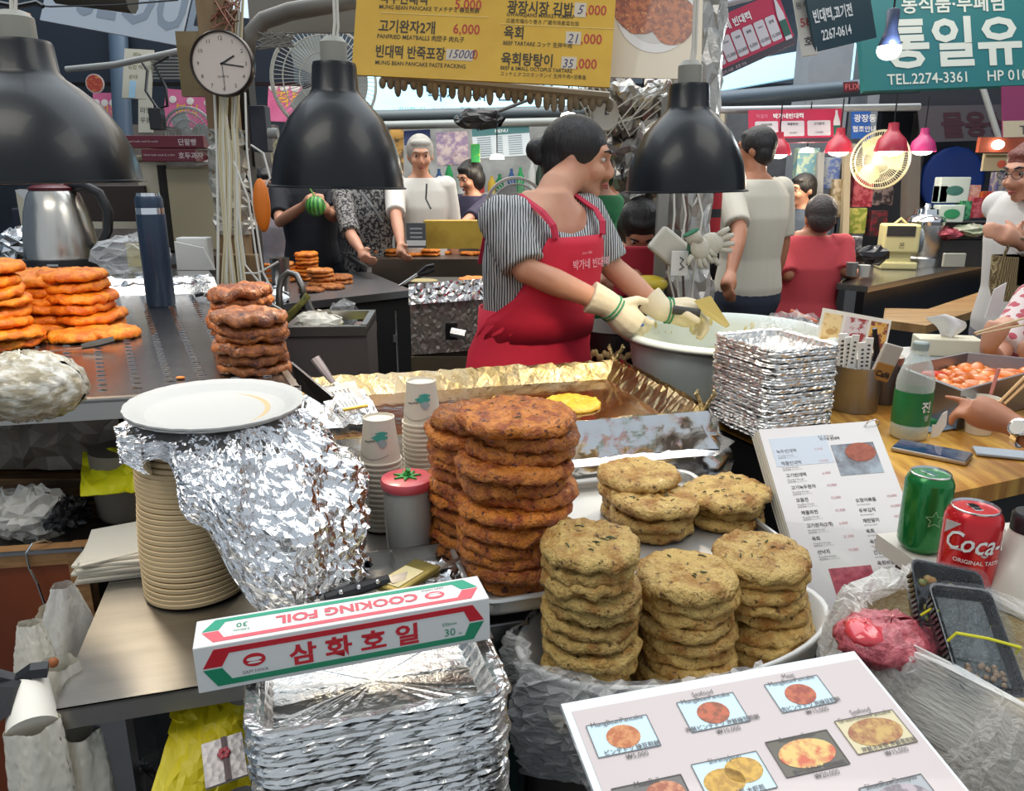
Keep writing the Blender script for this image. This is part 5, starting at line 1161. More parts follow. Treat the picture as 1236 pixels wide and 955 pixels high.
letters(t, [K('MUNG BEAN PANCAKE マメチヂミ 綠豆煎餅', 452, 8, 7, bold=.01), K('PANFRIED MEATBALLS 肉団子 肉丸子', 452, 44, 7.4, bold=.01), K('MUNG BEAN PANCAKE PASTE PACKING', 452, 76, 7.0, bold=.01), K('GWANGJANG MARKET KIMBAP', 606, 10, 6.6, bold=.01), K('広蔵市場のり巻き 广藏市场紫菜包饭', 606, 18, 6.2), K('BEEF TARTARE ユッケ 生拌牛肉', 604, 45, 6.8, bold=.01), K('BEEF & SMALL OCTOPUS TARTARE', 603, 75, 6.4, bold=.01), K('ユッケとタコのタンタンイ 生拌牛肉+活章鱼', 603, 82, 6)], MK)
letters(t, [K('5,000', 543, 4, 17, bold=.01), K('6,000', 543, 34, 17, bold=.01), K('0', 568, 64, 17), K(',000', 699, 4, 17, bold=.01), K(',000', 696, 39, 17, bold=.01), K(',000', 692, 69, 17, bold=.01)], MRD)
b = B()
for (u, v, w2, h2) in ((553, 60, 32, 13), (693, -1, 14, 17), (687, 33, 18, 15), (684, 63, 18, 14)): b.box(w2 * s_, h2 * s_, .0008, (mx(u), my(v), .0006))
o = obj('price_sticker', b, mat('sticker_grey', rgb('cdbfa8'), .5), t); o['kind'] = 'stuff'
letters(t, [K('15000', 538, 64, 15, shear=.3), K('5', 689, 4, 16, shear=.3), K('21', 680, 39, 16, shear=.2), K('35', 676, 69, 15, shear=.2)], mat('pen_blue', rgb('3a3a6a'), .5), z=.0015)
b = B(); b.box(W_ * .42, .0015, .001, (mx(520), my(13), .0006)); b.box(W_ * .44, .0015, .001, (mx(668), my(20), .0006)); o = obj('tape_edge', b, mat('tape', rgb('e5cf86'), .4), t); o['kind'] = 'stuff'
# hanging fringe under the menu
t = thing('rail_fringe', 'rail wrapped with brown drooping fringe just under the yellow menu', 'rail', (0, 0, 0))
pa, pb = at(462, 92, d=2.5), at(735, 118, d=2.45)
b = B(); b.tube([pa, pb], .018, 8); obj('rail_pipe', b, mat('pipe_tan', rgb('8b8272'), .5), t)
random.seed(50)
FR = mat('fringe_tan', rgb('a09684'), .7, col2=rgb('70675a'), scale=12)
for k in range(30):
    p = pa.lerp(pb, k / 29 + random.uniform(-.008, .008)); l_ = random.uniform(.02, .045); b = B(); b.ball((p.x, p.y - .012, p.z - .008 - l_ / 2), .0125, sz=l_ / .018, sy=.5, seg=7, rings=6); obj('fringe_strand', b, FR, t, smooth=True)
# ---- pancake poster
t, W_, H_ = board('pancake_poster', 'laminated photo poster of two fried pancakes on a white plate', 'poster', (737, -45), (850, -42), (733, 93), 2.32, mat('poster_cream', rgb('cfc0a6'), .25, coat=.6), th=.004)
b = B(); b.prism([(W_ * (.50 + .43 * math.cos(k * PI / 18)), H_ * (.60 + .38 * math.sin(k * PI / 18))) for k in range(36)], .0005, (0, 0, .0008)); obj('plate_print', b, mat('print_white', rgb('d5d0cb'), .3, coat=.5), t)
b = B(); b.prism([(W_ * (.50 + .36 * math.cos(k * PI / 18)), H_ * (.62 + .32 * math.sin(k * PI / 18))) for k in range(36)], .0003, (0, 0, .0013)); obj('plate_well_print', b, mat('print_grey', rgb('bdb7b0'), .3, coat=.5), t)
PPC = mat('poster_pancake', rgb('b4622c'), .3, col2=rgb('7c3413'), scale=60, thr=(.42, .6), coat=.5, col3=rgb('d89a5a'), c3scale=80)
for (cx_, cy_, rx_, ry_, zz) in ((.68, .52, .24, .23, .0018), (.34, .64, .30, .26, .0024)):
    b = B(); b.prism([(W_ * (cx_ + rx_ * (1 + .09 * nz(k * .9, cx_ * 9, 0)) * math.cos(k * PI / 18)), H_ * (cy_ + ry_ * (1 + .09 * nz(k * .9, cx_ * 9, 2)) * math.sin(k * PI / 18))) for k in range(36)], .0005, (0, 0, zz)); obj('pancake_print', b, PPC, t)
# ---- silver ducts and foil round the top of the foil pillar
t = thing('foil_pillar', 'foil and film wrapped pillar with cables behind the right black lamp', 'pillar', (0, 0, 0))
random.seed(51)
pc = at(828, 330, d=2.75); PXc, PYc = pc.x, pc.y
def pf(s_, t_):
    a = 2 * PI * s_; z = .3 + 2.2 * t_; r_ = .075 + .012 * nz(math.cos(a) * 2, math.sin(a) * 2, z * 8) * 2 + (.02 if z < 1.12 else 0); n = Vector((math.cos(a), math.sin(a), 0)); return Vector((PXc + r_ * n.x, PYc + r_ * n.y, z)), n
obj('wrapped_post', crumple(26, 60, pf, .004), mat('pillar_foil', rgb('b9b6b0'), .35, .7, bump=.4, scale=25), t)
b = B(); b.box(.035, .035, 1.6, at(795, 340, d=2.7) + Vector((0, 0, -.2))); obj('grey_post', b, mat('post_grey', rgb('8b8a86'), .5), t)
for k, (du, c_) in enumerate(((-14, CABLEW), (-6, CABLEW), (2, mat('brown_cable', rgb('5a4038'), .5)), (14, CABLEW))):
    b = B(); b.tube([at(826 + du, 90, d=2.6), at(824 + du * .8, 200, d=2.62), at(828 + du + 6 * (k % 2), 260, d=2.6), at(822 + du * 1.1, 330, d=2.61), at(826 + du * .4, 390, d=2.62)], .004, 6); obj('cable', b, c_, t)
t = thing('foil_duct', 'cluster of foil-wrapped ducts above the cook behind the pancake poster', 'duct', (0, 0, 0))
for k, (u0, v0, u1, v1, rr, dd) in enumerate(((700, 108, 800, 128, .055, 2.75), (706, 140, 770, 150, .05, 2.8), (735, 100, 775, 240, .075, 2.9), (775, 108, 858, 120, .045, 2.85), (760, 160, 830, 200, .05, 3.0))):
    a, c = at(u0, v0, d=dd), at(u1, v1, d=dd); ax = (c - a).normalized(); n1 = ax.orthogonal().normalized(); n2 = ax.cross(n1)
    def df(s_, t_):
        q = 2 * PI * s_; n = n1 * math.cos(q) + n2 * math.sin(q); return a.lerp(c, t_) + n * rr * (1 + .15 * math.sin(t_ * 25)), n
    obj('duct_pipe', crumple(18, 22, df, .005), mat('duct_foil', rgb('a9a6a0'), .3, .85, bump=.4, scale=20), t)
b = B()
for k in range(6): b.tube([at(690 + 8 * k, 105, d=2.6), at(715 + 9 * k, 150 + 7 * (k % 3), d=2.6), at(760 + 5 * k, 120 + 20 * (k % 2), d=2.62), at(800 + 8 * k, 100, d=2.6)], .0028, 5)
o = obj('loose_wires', b, CABLEW, t); o['kind'] = 'stuff'
# round white wall clock (foreshortened) and paper tag
t = thing('disc_clock', 'round white disc clock fixed to the ducts just above the cook\'s hair', 'clock', mtx=frame_mtx(at(728, 138, d=2.55), Vector((1, .5, 0)), Vector((0, 0, 1))))
b = B(); b.lathe([(1e-4, 0), (.05, 0), (.055, .01), (.05, .018), (.045, .014), (1e-4, .014)], 32); obj('case', b, mat('clock_white', rgb('c9c4b8'), .5), t, smooth=True, ang=40)
obj('hand', B().box(.003, .022, .002, (0, .008, .016)).box(.014, .003, .002, (.005, 0, .016)), BLACK, t)
# gloves hanging on the pillar
def small_glove(u, v, d, sc_, rz, lb):
    t = thing('work_glove', lb, 'glove', at(u, v, d=d)); t.rotation_euler = rz; t.scale = (sc_,) * 3
    b = B(); b.ball((0, 0, 0), .045, sy=.5, sz=1.1)
    for k, (x, a, l_) in enumerate(((-.028, .35, .05), (-.010, .12, .06), (.010, -.10, .058), (.027, -.3, .048), (.045, -1.1, .045))):
        z0 = .03 if k < 4 else .0; b.tube([(x, 0, z0), (x - math.sin(a) * l_ * .6, .004, z0 + math.cos(a) * l_ * .6), (x - math.sin(a) * l_, 0, z0 + math.cos(a) * l_)], [.012, .011, .008], 8)
    b.tube([(0, 0, -.03), (0, 0, -.08)], [.034, .036], 12, flat=.5); obj('palm', b, mat('glove_cotton', rgb('cfc9ba'), .85, bump=.4, scale=200), t, smooth=True)
    b = B(); b.tube([(0, 0, -.080), (0, 0, -.086)], [.037, .037], 12, flat=.5); obj('cuff_band', b, mat('glove_green', rgb('3a7a5a'), .8), t)
small_glove(858, 295, 2.5, .85, (.2, 1.35, .2), 'white cotton glove lying sideways on top of the wrapped pillar base')
small_glove(845, 300, 2.48, .75, (0, 2.5, .3), 'second white cotton glove drooping beside the first on the pillar base')
o = obj('white_holder_box', B().box(.11, .05, .09, bev=.01), mat('holder_white', rgb('cfcabd'), .5)); o.location = at(807, 298, d=2.55); o.rotation_euler = (0, R(38), 0); tag(o, 'white diamond-tilted tissue holder hanging on the grey post', 'holder')
o = obj('paper_tag', B().box(.055, .006, .08, bev=.002), PAPERW); o.location = at(820, 318, d=2.52); tag(o, 'small white tag with black doodles hanging under the round keyring', 'tag')
b = B(); b.tube([(.0, -.006, .02), (.012, -.006, .012), (.002, -.006, 0), (.014, -.006, -.012), (0, -.006, -.02)], .002, 5); obj('lettering', b, INK, o)
t = thing('fire_extinguisher', 'red tube hanging at the right side of the foil pillar under the lamp', 'extinguisher', at(855, 262, d=2.85))
b = B(); b.lathe([(1e-4, -.12), (.042, -.12), (.045, -.11), (.045, .12), (1e-4, .14)], 24); obj('body', b, mat('ext_red', rgb('b01f2a'), .35), t, smooth=True, ang=40); b = B(); b.lathe([(.0455, .0), (.0455, .03)], 24); obj('black_band', b, BLACK, t)
# ---- wooden pillar with clock at left
t = thing('wooden_pillar', 'old wooden pillar wrapped in tape and cream cables, left of centre', 'pillar', (0, 0, 0))
PW = mat('pillar_wood', rgb('a58a66'), .65, col2=rgb('6f5436'), scale=7, stretch=(1, 1, .15), bump=.2)
pp = at(276, 200, d=2.55); b = B(); b.box(.085, .08, 2.9, (pp.x, pp.y, 1.55), bev=.004); obj('post', b, PW, t)
random.seed(52)
def tf(s_, t_):
    a = 2 * PI * s_; z = 1.27 + .33 * t_; r_ = .06; n = Vector((math.cos(a), math.sin(a), 0)); return Vector((pp.x + r_ * n.x, pp.y + r_ * n.y, z)), n
obj('tape_wrap', crumple(16, 22, tf, .005), mat('tape_grey', rgb('b5b0a4'), .35, .4), t)
for k in range(11):
    u0 = 258 + 4.2 * k; dx = random.uniform(-5, 5)
    b = B(); b.tube([at(u0 - 6, -20, d=2.42), at(u0 * .5 + 134 + dx, 100 + 6 * k, d=2.45), at(262 + k * 2.6, 190, d=2.44), at(268 + k * 2.0 + dx, 290, d=2.42), at(270 + k * 2.2 + (k - 5) * 1.5, 372 + 4 * (k % 3), d=2.4)], .0042, 5); obj('cable', b, mat('cream_cable', rgb('c2b694'), .55) if k % 3 else CABLEW, t)
t = thing('dark_channel_box', 'dark metal channel box beside the clock on the wooden pillar', 'box', (0, 0, 0))
b = B(); b.box(.075, .07, .30, at(294, 145, d=2.62)); obj('channel', b, mat('ch_dark', rgb('3a3836'), .5, .4), t); b = B(); b.box(.07, .06, 1.5, at(302, 300, d=2.7)); obj('post', b, mat('post_dark', rgb('2e2622'), .6), t)
o = obj('speaker_box', B().box(.052, .06, .14, bev=.004), mat('speaker_dark', (.015, .018, .03), .5)); o.location = at(315, 156, d=2.5); tag(o, 'small black speaker box fixed right of the wooden pillar', 'speaker')
o = obj('round_switch', B().lathe([(1e-4, 0), (.016, 0), (.016, .03), (1e-4, .03)], 20, rot=(0, R(90), 0)), mat('sw', rgb('8a8a86'), .4), None, smooth=True, ang=40); o.location = at(324, 161, d=2.45); tag(o, 'grey round dial on the side of the black speaker', 'dial')
t = thing('dangling_cords', 'long white looped power cords hanging below the speaker box', 'cord', (0, 0, 0))
for pts in (((296, 112), (298, 180), (306, 250), (318, 330), (330, 352)), ((282, 195), (300, 240), (308, 300), (316, 350), (318, 400)), ((286, 200), (288, 260), (296, 320), (322, 352)), ((296, 330), (312, 330), (336, 316)), ((300, 352), (320, 362), (340, 374)), ((303, 175), (318, 185), (326, 215), (320, 225))):
    b = B(); b.tube([at(u, v, d=2.3) for u, v in pts], .0034, 6); obj('cord_run', b, CABLEW, t)
o = obj('copper_tangle', B(), mat('copper_wire', rgb('8a5a48'), .4, .5))
random.seed(53); b = B()
for k in range(16):
    q = [at(random.uniform(250, 292), random.uniform(-5, 40), d=2.4 + random.uniform(-.04, .04)) for _ in range(4)]; b.tube(q, .0022, 4)
bpy.data.objects.remove(o); o = obj('copper_tangle', b, mat('copper_wire', rgb('8a5a48'), .4, .5)); tag(o, 'tangle of bare copper wires at the top of the wooden pillar', 'wire', kind=None)
t = thing('orange_float', 'orange elongated float hanging from a hook beside the looped cords', 'float', at(316, 248, d=2.2))
b = B(); b.ball((0, 0, 0), .024, sz=3.1, sy=.8, seg=20, rings=14); obj('body', b, mat('float_orange', rgb('e27a1c'), .45), t, smooth=True)
b = B(); b.tube([(0, 0, .07), (.004, 0, .085), (-.004, 0, .10), (.0, 0, .09)], .003, 6); obj('hook', b, DARKM, t)
o = obj('wood_socket_board', B().box(.13, .03, .20, bev=.003), PW); o.location = at(290, 345, d=2.5); tag(o, 'small wooden socket board low on the wooden pillar', 'board')
# clock
wb = thing('clock_backboard', 'unpainted wooden backboard behind the round clock', 'board', at(240, 78, d=2.45)); obj('board', B().box(.12, .02, .19, (-.0, 0, 0)), mat('ply', rgb('9a875f'), .6, col2=rgb('7f6c48'), scale=5), wb)
t = thing('wall_clock', 'round wall clock with dark rim showing a quarter past two, on the wooden pillar', 'clock', mtx=frame_mtx(at(268.5, 77, d=2.34), Vector((1, .04, 0)), Vector((0, 0, 1))))
r_ = 37.5 / 940 * 2.34
b = B(); b.shell([(r_ * .93, .004), (r_ * .93, .010), (r_ * .97, .014), (r_, .010), (r_, -.02), (.001, -.02)], 56); obj('rim', b, mat('clock_rim', rgb('38302c'), .3, .5), t, smooth=True, ang=50)
b = B(); b.lathe([(1e-4, 0), (r_ * .95, 0), (r_ * .95, .004), (1e-4, .004)], 48); obj('dial', b, mat('dial', rgb('ddcfc4'), .5), t)
b = B()
for h_ in range(1, 13):
    a = R(90 - 30 * h_); text_into(b, str(h_), r_ * .76 * math.cos(a), r_ * .76 * math.sin(a) - r_ * .06, r_ * .17, align='CENTER')
text_into(b, 'QUARTZ', 0, -r_ * .42, r_ * .09, align='CENTER'); obj('numeral', B().merge(b.bm, (0, 0, .0045)), INK, t)['kind'] = 'stuff'
for a_, l_, w_, nm in ((90 - (2 * 30 + 16 * .5) + 8, .52, .05, 'hour_hand'), (90 - 98, .74, .04, 'minute_hand'), (-88, .8, .012, 'second_hand')):
    b = B(); b.box(l_ * r_, w_ * r_, .001, (l_ * r_ / 2 - .05 * r_, 0, .006), None); obj(nm, b, BLACK, t).rotation_euler = (0, 0, R(a_))
# ---- upper left: SEOUL banner, beams, pipes
t, W_, H_ = board('city_banner', 'grey-white hanging banner with large grey SEOUL lettering', 'banner', (48, -60), (216, -34), (48, 24), 3.6, mat('banner_grey', rgb('c3cad2'), .6), dr=3.4, th=.01)
letters(t, [L('SEOUL', W_ * .24, H_ * .20, H_ * .95, bold=.02, sx=.82)], mat('banner_letters', rgb('97a0ac'), .6))
def pole(name, lb, cat, pts, r_, m, d, seg=10, group=None):
    b = B(); b.tube([at(u, v, d=d) for u, v in pts], r_, seg); o = obj(name, b, m, None, smooth=True, ang=60); tag(o, lb, cat, group); return o
SB = mat('steel_blue', rgb('4f6276'), .5, .2)
pole('blue_column', 'blue-grey steel column behind the round red sign at left', 'column', ((140, -10), (150, 190)), .05, SB, 4.2)
pole('steel_beam', 'dark brown horizontal beam across the SEOUL banner', 'beam', ((68, -12), (160, 0)), .05, mat('beam_brown', rgb('4a443a'), .6), 3.0)
pole('thin_cable', 'thin black cable crossing in front of the SEOUL banner', 'cable', ((-5, 2), (60, 8), (140, 6), (215, 0)), .003, BLACK, 2.8, 5)
pole('black_cable_bundle', 'black cable bundle knotted around the left lamp cord', 'cable', ((0, 4), (20, 8), (45, 3), (52, 8)), .006, BLACK, 1.9, 6)
o = obj('pink_box', B().box(.09, .05, .055, bev=.004), mat('terra_box', rgb('c99678'), .5)); o.location = at(12, 28, d=2.0); tag(o, 'terracotta and pink box at the top left picture corner', 'box')
o = obj('pink_box', B().box(.09, .05, .03, bev=.004), mat('terra_box2', rgb('a9756a'), .5)); o.location = at(16, 40, d=2.03) + Vector((0, 0, -.01)); tag(o, 'thin dusty pink box just under the terracotta one', 'box')
o = obj('round_tin', B().lathe([(1e-4, 0), (.06, 0), (.06, .02), (1e-4, .02)], 28, rot=(R(90), 0, 0)), mat('tin_cream', rgb('d9cfa9'), .5, col2=rgb('c2b283'), scale=8), None, smooth=True, ang=40); o.location = at(3, 66, d=2.1); tag(o, 'cream round fan disc beside the neck of the leftmost lamp', 'disc')
hb = hbox('trim_4', -4.5, -1.2, 4.6, 4.8, 1.96, 2.28, mat('beam_navy', rgb('232c3a'), .6))
# curved duct hood, top centre-left
t = thing('curved_duct', 'curved grey duct arching over the big white fan', 'duct', (0, 0, 0))
b = B(); b.tube([at(u, v, d=2.9) for u, v in ((296, 70), (300, 45), (318, 25), (350, 14), (430, 0))], .032, 14, flat=1); obj('duct_pipe', b, mat('duct_grey', rgb('6f6a62'), .5, .3), t, smooth=True)
b = B(); b.box(.45, .03, .12, at(370, 20, d=3.1)); obj('duct_plate', b, mat('duct_plate', rgb('8b8478'), .5), t)
t = thing('roof_light_panel', 'pale translucent roof light above the clock', 'skylight', (0, 0, 0)); b = B(); b.quad3(at(275, -60, d=6), at(430, -80, d=6), at(350, 25, d=6.4), at(268, 20, d=6.4)); obj('panel', b, mat('roof_glow', rgb('cfe2f2'), .5, emit=.9), t)
random.seed(54)
t = thing('wire_coil', 'coil of thin grey wires heaped above the big white fan', 'wire', (0, 0, 0)); b = B()
for k in range(14):
    q = [at(308 + 50 * random.random(), 38 + 22 * random.random(), d=2.75) for _ in range(5)]; b.tube(q, .003, 5)
obj('loops', b, mat('grey_wire', rgb('77736b'), .5), t)
# ---- fans
def fan(u, v, d, r_, yaw, lb, m_cage, nb=3, blade=None, cage_n=72, pitch=0, stand=None, tint=None):
    X_ = Vector((math.cos(yaw), math.sin(yaw), 0)); mt = frame_mtx(at(u, v, d=d), X_, Vector((0, math.sin(pitch), math.cos(pitch))))
    t = thing('electric_fan', lb, 'fan', mtx=mt)
    b = B()
    for (rr, zz) in ((1, 0), (.97, .05), (.8, .14), (.5, .20), (.2, .22)): b.tube([(rr * r_ * math.cos(k * PI / 20), rr * r_ * math.sin(k * PI / 20), zz * r_ * 1.2) for k in range(40)], .0035 * (1.8 if rr == 1 else .8), 5, closed=True)
    for k in range(cage_n):
        a = 2 * PI * k / cage_n; b.tube([(rr * r_ * math.cos(a), rr * r_ * math.sin(a), zz * r_ * 1.2) for rr, zz in ((1, 0), (.97, .05), (.8, .14), (.5, .20), (.18, .22))], .0016, 3)
    o = obj('wire_cage', b, m_cage, t); o['kind'] = 'stuff'
    b = B(); b.lathe([(1e-4, .24 * r_), (.16 * r_, .24 * r_), (.18 * r_, .27 * r_), (.12 * r_, .29 * r_), (1e-4, .29 * r_)], 24); obj('hub_cap', b, m_cage, t, smooth=True, ang=40)
    b = B(); b.lathe([(1e-4, -.35 * r_), (.16 * r_, -.33 * r_), (.2 * r_, -.1 * r_), (.1 * r_, .02 * r_), (1e-4, .05 * r_)], 20); obj('motor', b, CREAM, t, smooth=True)
    for k in range(nb):
        b = B(); a0 = 2 * PI * k / nb; w2 = 2 * PI / nb * .36
        P = [(rr * r_ * math.cos(a0 + aa), rr * r_ * math.sin(a0 + aa), .08 * r_ + .05 * r_ * (aa / w2)) for rr, aa in ((.12, -w2 * .5), (.5, -w2 * .9), (.85, -w2 * .6), (.88, w2 * .4), (.6, w2 * .9), (.15, w2 * .6))]
        b._add(P + [(x, y, z - .004) for x, y, z in P], [(0, 1, 2, 3, 4, 5), (11, 10, 9, 8, 7, 6)] + [(i, (i + 1) % 6, (i + 1) % 6 + 6, i + 6) for i in range(6)]); obj('blade', b, blade or mat('fan_blade', rgb('b9c2c4'), .4, alpha=1), t)
    if stand: obj('stand', B().tube([(0, -.1 * r_, -.2 * r_), (0, -stand, -.2 * r_)], .02, 10), CREAM, t)
    return t
CAGE = mat('cage_white', rgb('c9c6bc'), .45); CAGEG = mat('cage_grey', rgb('8f9290'), .45)
fan(392, 98, 3.4, .225, R(20), 'big white wire-caged fan partly hidden by the middle black lamp', CAGE, stand=.33)
fan(800, 205, 3.1, .19, R(-55), 'angled white wire-caged fan behind the right black lamp', CAGE, blade=mat('blade_cream', rgb('c5bda6'), .4))
fan(228, 160, 3.3, .10, R(5), 'small grey wire-caged fan behind the burgundy boxes', CAGEG, cage_n=40)
fan(1062, 193, 4.6, .165, R(-42), 'cream wire-caged fan hanging under the red pendant lamps', mat('cage_cream', rgb('cdc6a4'), .45), blade=mat('blade_yellowish', rgb('cfc792'), .4))
fan(622, 252, 3.0, .115, R(10), 'desk fan with pink-red rim behind the shoulder of the cook', mat('cage_pinkish', rgb('b9b0aa'), .45), cage_n=56)
fan(345, 190, 4.8, .12, R(-30), 'yellow-lit small fan behind the middle black lamp at left', mat('cage_cream', rgb('cdc6a4'), .45), cage_n=36)
# ---- left stall goods
t = thing('cream_cabinet', 'cream enamel cabinet with sliding panels behind the flask', 'cabinet', at(215, 250, d=2.9) + Vector((0, .12, 0)))
W1 = 98 / 940 * 2.9
b = B(); b.box(W1, .2, .33, bev=.01); obj('body', b, CREAM, t)
b = B(); b.box(W1 * .56, .012, .30, (W1 * .16, -.104, -.01), bev=.005); obj('door_panel', b, mat('cream2', rgb('cdbf9c'), .4), t); b = B(); b.box(.03, .014, .31, (-W1 * .17, -.103, -.005)); obj('dark_gap', b, mat('gap', rgb('241f1a'), .7), t)
b = B(); b.box(W1 * 1.08, .24, .018, (0, 0, .175), bev=.006); obj('cabinet_lid', b, mat('lid_tan', rgb('a89a78'), .45), t)
o = obj('folded_cloth', crumple(18, 10, lump_f(0, 0, 0, .085, .06, .014), .003), PAPERW); o.location = at(230, 196, d=2.85); tag(o, 'folded white cloth lying on the cream cabinet', 'cloth')
BURG = mat('burgundy', rgb('6e1a2c'), .4)
for k, (u, v, w_, lb, tx) in enumerate(((206, 172, 94, 'long burgundy carton with white print on top of the other', '단팥빵'), (212, 188, 64, 'shorter burgundy carton under the long one', '호두과자'))):
    t = thing('burgundy_carton', lb, 'box', at(u, v, d=2.8)); w2 = w_ / 940 * 2.8; obj('carton', B().box(w2, .12, .042, bev=.002), BURG, t)
    b = B(); text_into(b, tx, w2 * .18, -.010, .024, bold=.02); text_into(b, 'Hand made snack & cookie', -w2 * .46, -.002, .010); obj('lettering', B().merge(b.bm, (0, -.0605, 0), rot=Matrix.Rotation(R(90), 4, 'X')), mat('print_pale', rgb('d8c8c8'), .5), t)
t = thing('brown_carton', 'dark brown carton behind the kettle handle', 'box', at(133, 246, d=2.9) + Vector((0, .1, 0))); obj('carton', B().box(.27, .2, .13, bev=.003), mat('brown_dark', rgb('33231c'), .5), t)
t = thing('cream_shelf_unit', 'cream shelf ends between kettle and lamp at left', 'shelf', at(100, 255, d=3.1) + Vector((0, .2, 0))); obj('panel', B().box(.75, .05, .16, (0, .02, 0)), CREAM, t); obj('upright', B().box(.03, .06, .3, (-.18, 0, 0)), CREAM, t)
t, W_, H_ = board('menu_poster', 'pale narrow menu poster on the blue column', 'poster', (143, 58), (178, 60), (147, 118), 4.0, mat('pale_poster', rgb('bdb9a8'), .5))
letters(t, [L('메뉴', W_ * .3, H_ * .85, H_ * .1), L('김밥 떡볶이', W_ * .15, H_ * .6, H_ * .1), L('순대', W_ * .2, H_ * .4, H_ * .1)], mat('olive_ink', rgb('6a6a3a'), .5))
obj('bottle_print', B().box(W_ * .22, H_ * .35, .001, (W_ * .35, H_ * .18, .001), bev=0), mat('pr_blue', rgb('9ac0d8'), .4), t)
t, W_, H_ = board('menu_poster', 'second pale menu poster below, beside the hanging black cable loop', 'poster', (165, 120), (182, 120), (167, 160), 4.0, mat('pale_poster', rgb('bdb9a8'), .5))
letters(t, [L('라면', W_ * .1, H_ * .6, H_ * .2), L('우동', W_ * .1, H_ * .3, H_ * .2)], INK)
t = thing('round_sign', 'round red sign with orange centre hanging on the blue rail at left', 'sign', mtx=frame_mtx(at(115, 101, d=3.9), Vector((1, 0, 0)), Vector((0, 0, 1))))
b = B(); b.lathe([(1e-4, 0), (.046, 0), (.046, .006), (1e-4, .006)], 32); obj('disc', b, mat('disc_white', rgb('d9c9c2'), .4), t); b = B(); b.lathe([(1e-4, .006), (.04, .006), (.04, .008), (1e-4, .008)], 32); obj('red_field', b, mat('disc_red', rgb('c94a38'), .4, col2=rgb('e8a050'), scale=60, thr=(.55, .6)), t)
PKM = mat('pink_poster', rgb('d06a92'), .5, col2=rgb('c2527e'), scale=6)
for (tl_, tr_, bl_, d_, lb, tx) in (((192, 106), (256, 112), (196, 152), 3.9, 'pink food poster behind the clock pillar', '분식'), ((110, 112), (140, 112), (112, 156), 4.3, 'small pink poster left of the blue column', '튀김'), ((322, 88), (362, 90), (322, 146), 4.9, 'pink banner seen through the big fan', '떡볶이')):
    t, W_, H_ = board('pink_poster', lb, 'poster', tl_, tr_, bl_, d_, PKM)
    letters(t, [L(tx, W_ * .2, H_ * .35, H_ * .35, bold=.02)], mat('gold_ink', rgb('d9a03a'), .4)); 
    b = B()
    for q_ in range(3): b.ball((W_ * (.15 + .33 * q_), H_ * .72, .002), H_ * .1, sz=.05, seg=12, rings=4)
    obj('food_picture', b, mat('food_pale', rgb('d8cfc8'), .4), t)
t = thing('white_slat_shutter', 'grey slatted vent above the pink poster', 'vent', at(200, 82, d=4.0)); 
for k in range(7): obj('slat', B().box(.14, .02, .008, (0, 0, -.05 + k * .016)), mat('slat_grey', rgb('85877f'), .5), t)
pole('cable_loop', 'black cable loop hanging below the SEOUL banner', 'cable', ((172, 76), (178, 85), (176, 110), (190, 131), (202, 128), (200, 105), (186, 78), (204, 68)), .006, BLACK, 3.2, 6)
o = obj('black_box', B().box(.05, .05, .085, bev=.004), BLACK); o.location = at(190, 144, d=3.2); tag(o, 'small black lamp box hanging at the end of the cable loop', 'box')
pole('light_rail', 'pale horizontal pipe behind the left lamp', 'rail', ((80, 84), (140, 78), (215, 62)), .016, mat('pipe_pale', rgb('9a9b98'), .5), 3.9)
# blue gallery sign between lamps
CYAN = mat('cyan_lightbox', rgb('8fd0ea'), .5, emit=1.0, col2=rgb('b8e4f2'), scale=.8, obj=False)
t, W_, H_ = board('lightbox_sign', 'long glowing pale blue lightbox sign with Korean shop name', 'sign', (428, 84), (715, 84), (428, 140), 6.0, CYAN, dr=6.2, th=.05)
letters(t, [L('박가네 빈대떡', W_ * .29, H_ * .34, H_ * .50, bold=.0)], mat('lb_ink', rgb('35506a'), .5), z=.003)
letters(t, [L('감사합니다   thank you   환영   welcome   맛집   ようこそ   歡迎光臨', W_ * .18, H_ * .08, H_ * .13)], mat('lb_ink2', rgb('5a8a8a'), .5), z=.003)
for (u0, v0, u1, v1, r_, c_, d_, lb) in ((430, 141, 716, 134, .045, '5d666a', 5.8, 'grey rail below the glowing blue sign'), (440, 152, 720, 146, .03, '8f9492', 5.6, 'pale thinner rail below the grey one'), (600, 135, 660, 112, .012, '4a4a4a', 5.4, 'thin dark rod slanting up behind the fringe')):
    pole('sign_rail', lb, 'rail', ((u0, v0), (u1, v1)), r_, mat('rail_' + c_, rgb(c_), .5, .3), d_)
# small items behind: boards and posters mid centre
MULTI = mat('multi_poster', rgb('b9a6a0'), .5, col2=rgb('7e6a86'), scale=16, thr=(.4, .55), col3=rgb('d8a060'), c3scale=14)
for (tl_, tr_, bl_, d_, lb, m_) in (((528, 160), (566, 158), (528, 200), 5.6, 'colourful portrait poster left of the green-headed price board', MULTI), ((462, 152), (486, 152), (463, 210), 5.7, 'ochre poster beside the white-haired man', mat('ochre_poster', rgb('b88a3c'), .5, col2=rgb('5a4428'), scale=14, thr=(.5, .6))), ((488, 158), (520, 156), (488, 175), 5.9, 'dark blue sign behind the white-haired man', mat('dkblue', rgb('24386a'), .5))):
    board('wall_poster', lb, 'poster', tl_, tr_, bl_, d_, m_)
t, W_, H_ = board('price_board', 'white price board with dark green header behind the cook', 'price board', (571, 156), (640, 151), (572, 192), 5.6, mat('pb_white', rgb('b9c2c6'), .5))
obj('header', B().box(W_, H_ * .25, .002, (W_ / 2, H_ * .88, .001)), mat('pb_green', rgb('35686a'), .5), t); letters(t, [L('MENU', W_ * .4, H_ * .82, H_ * .16)], WHITE, z=.003)
b = B()
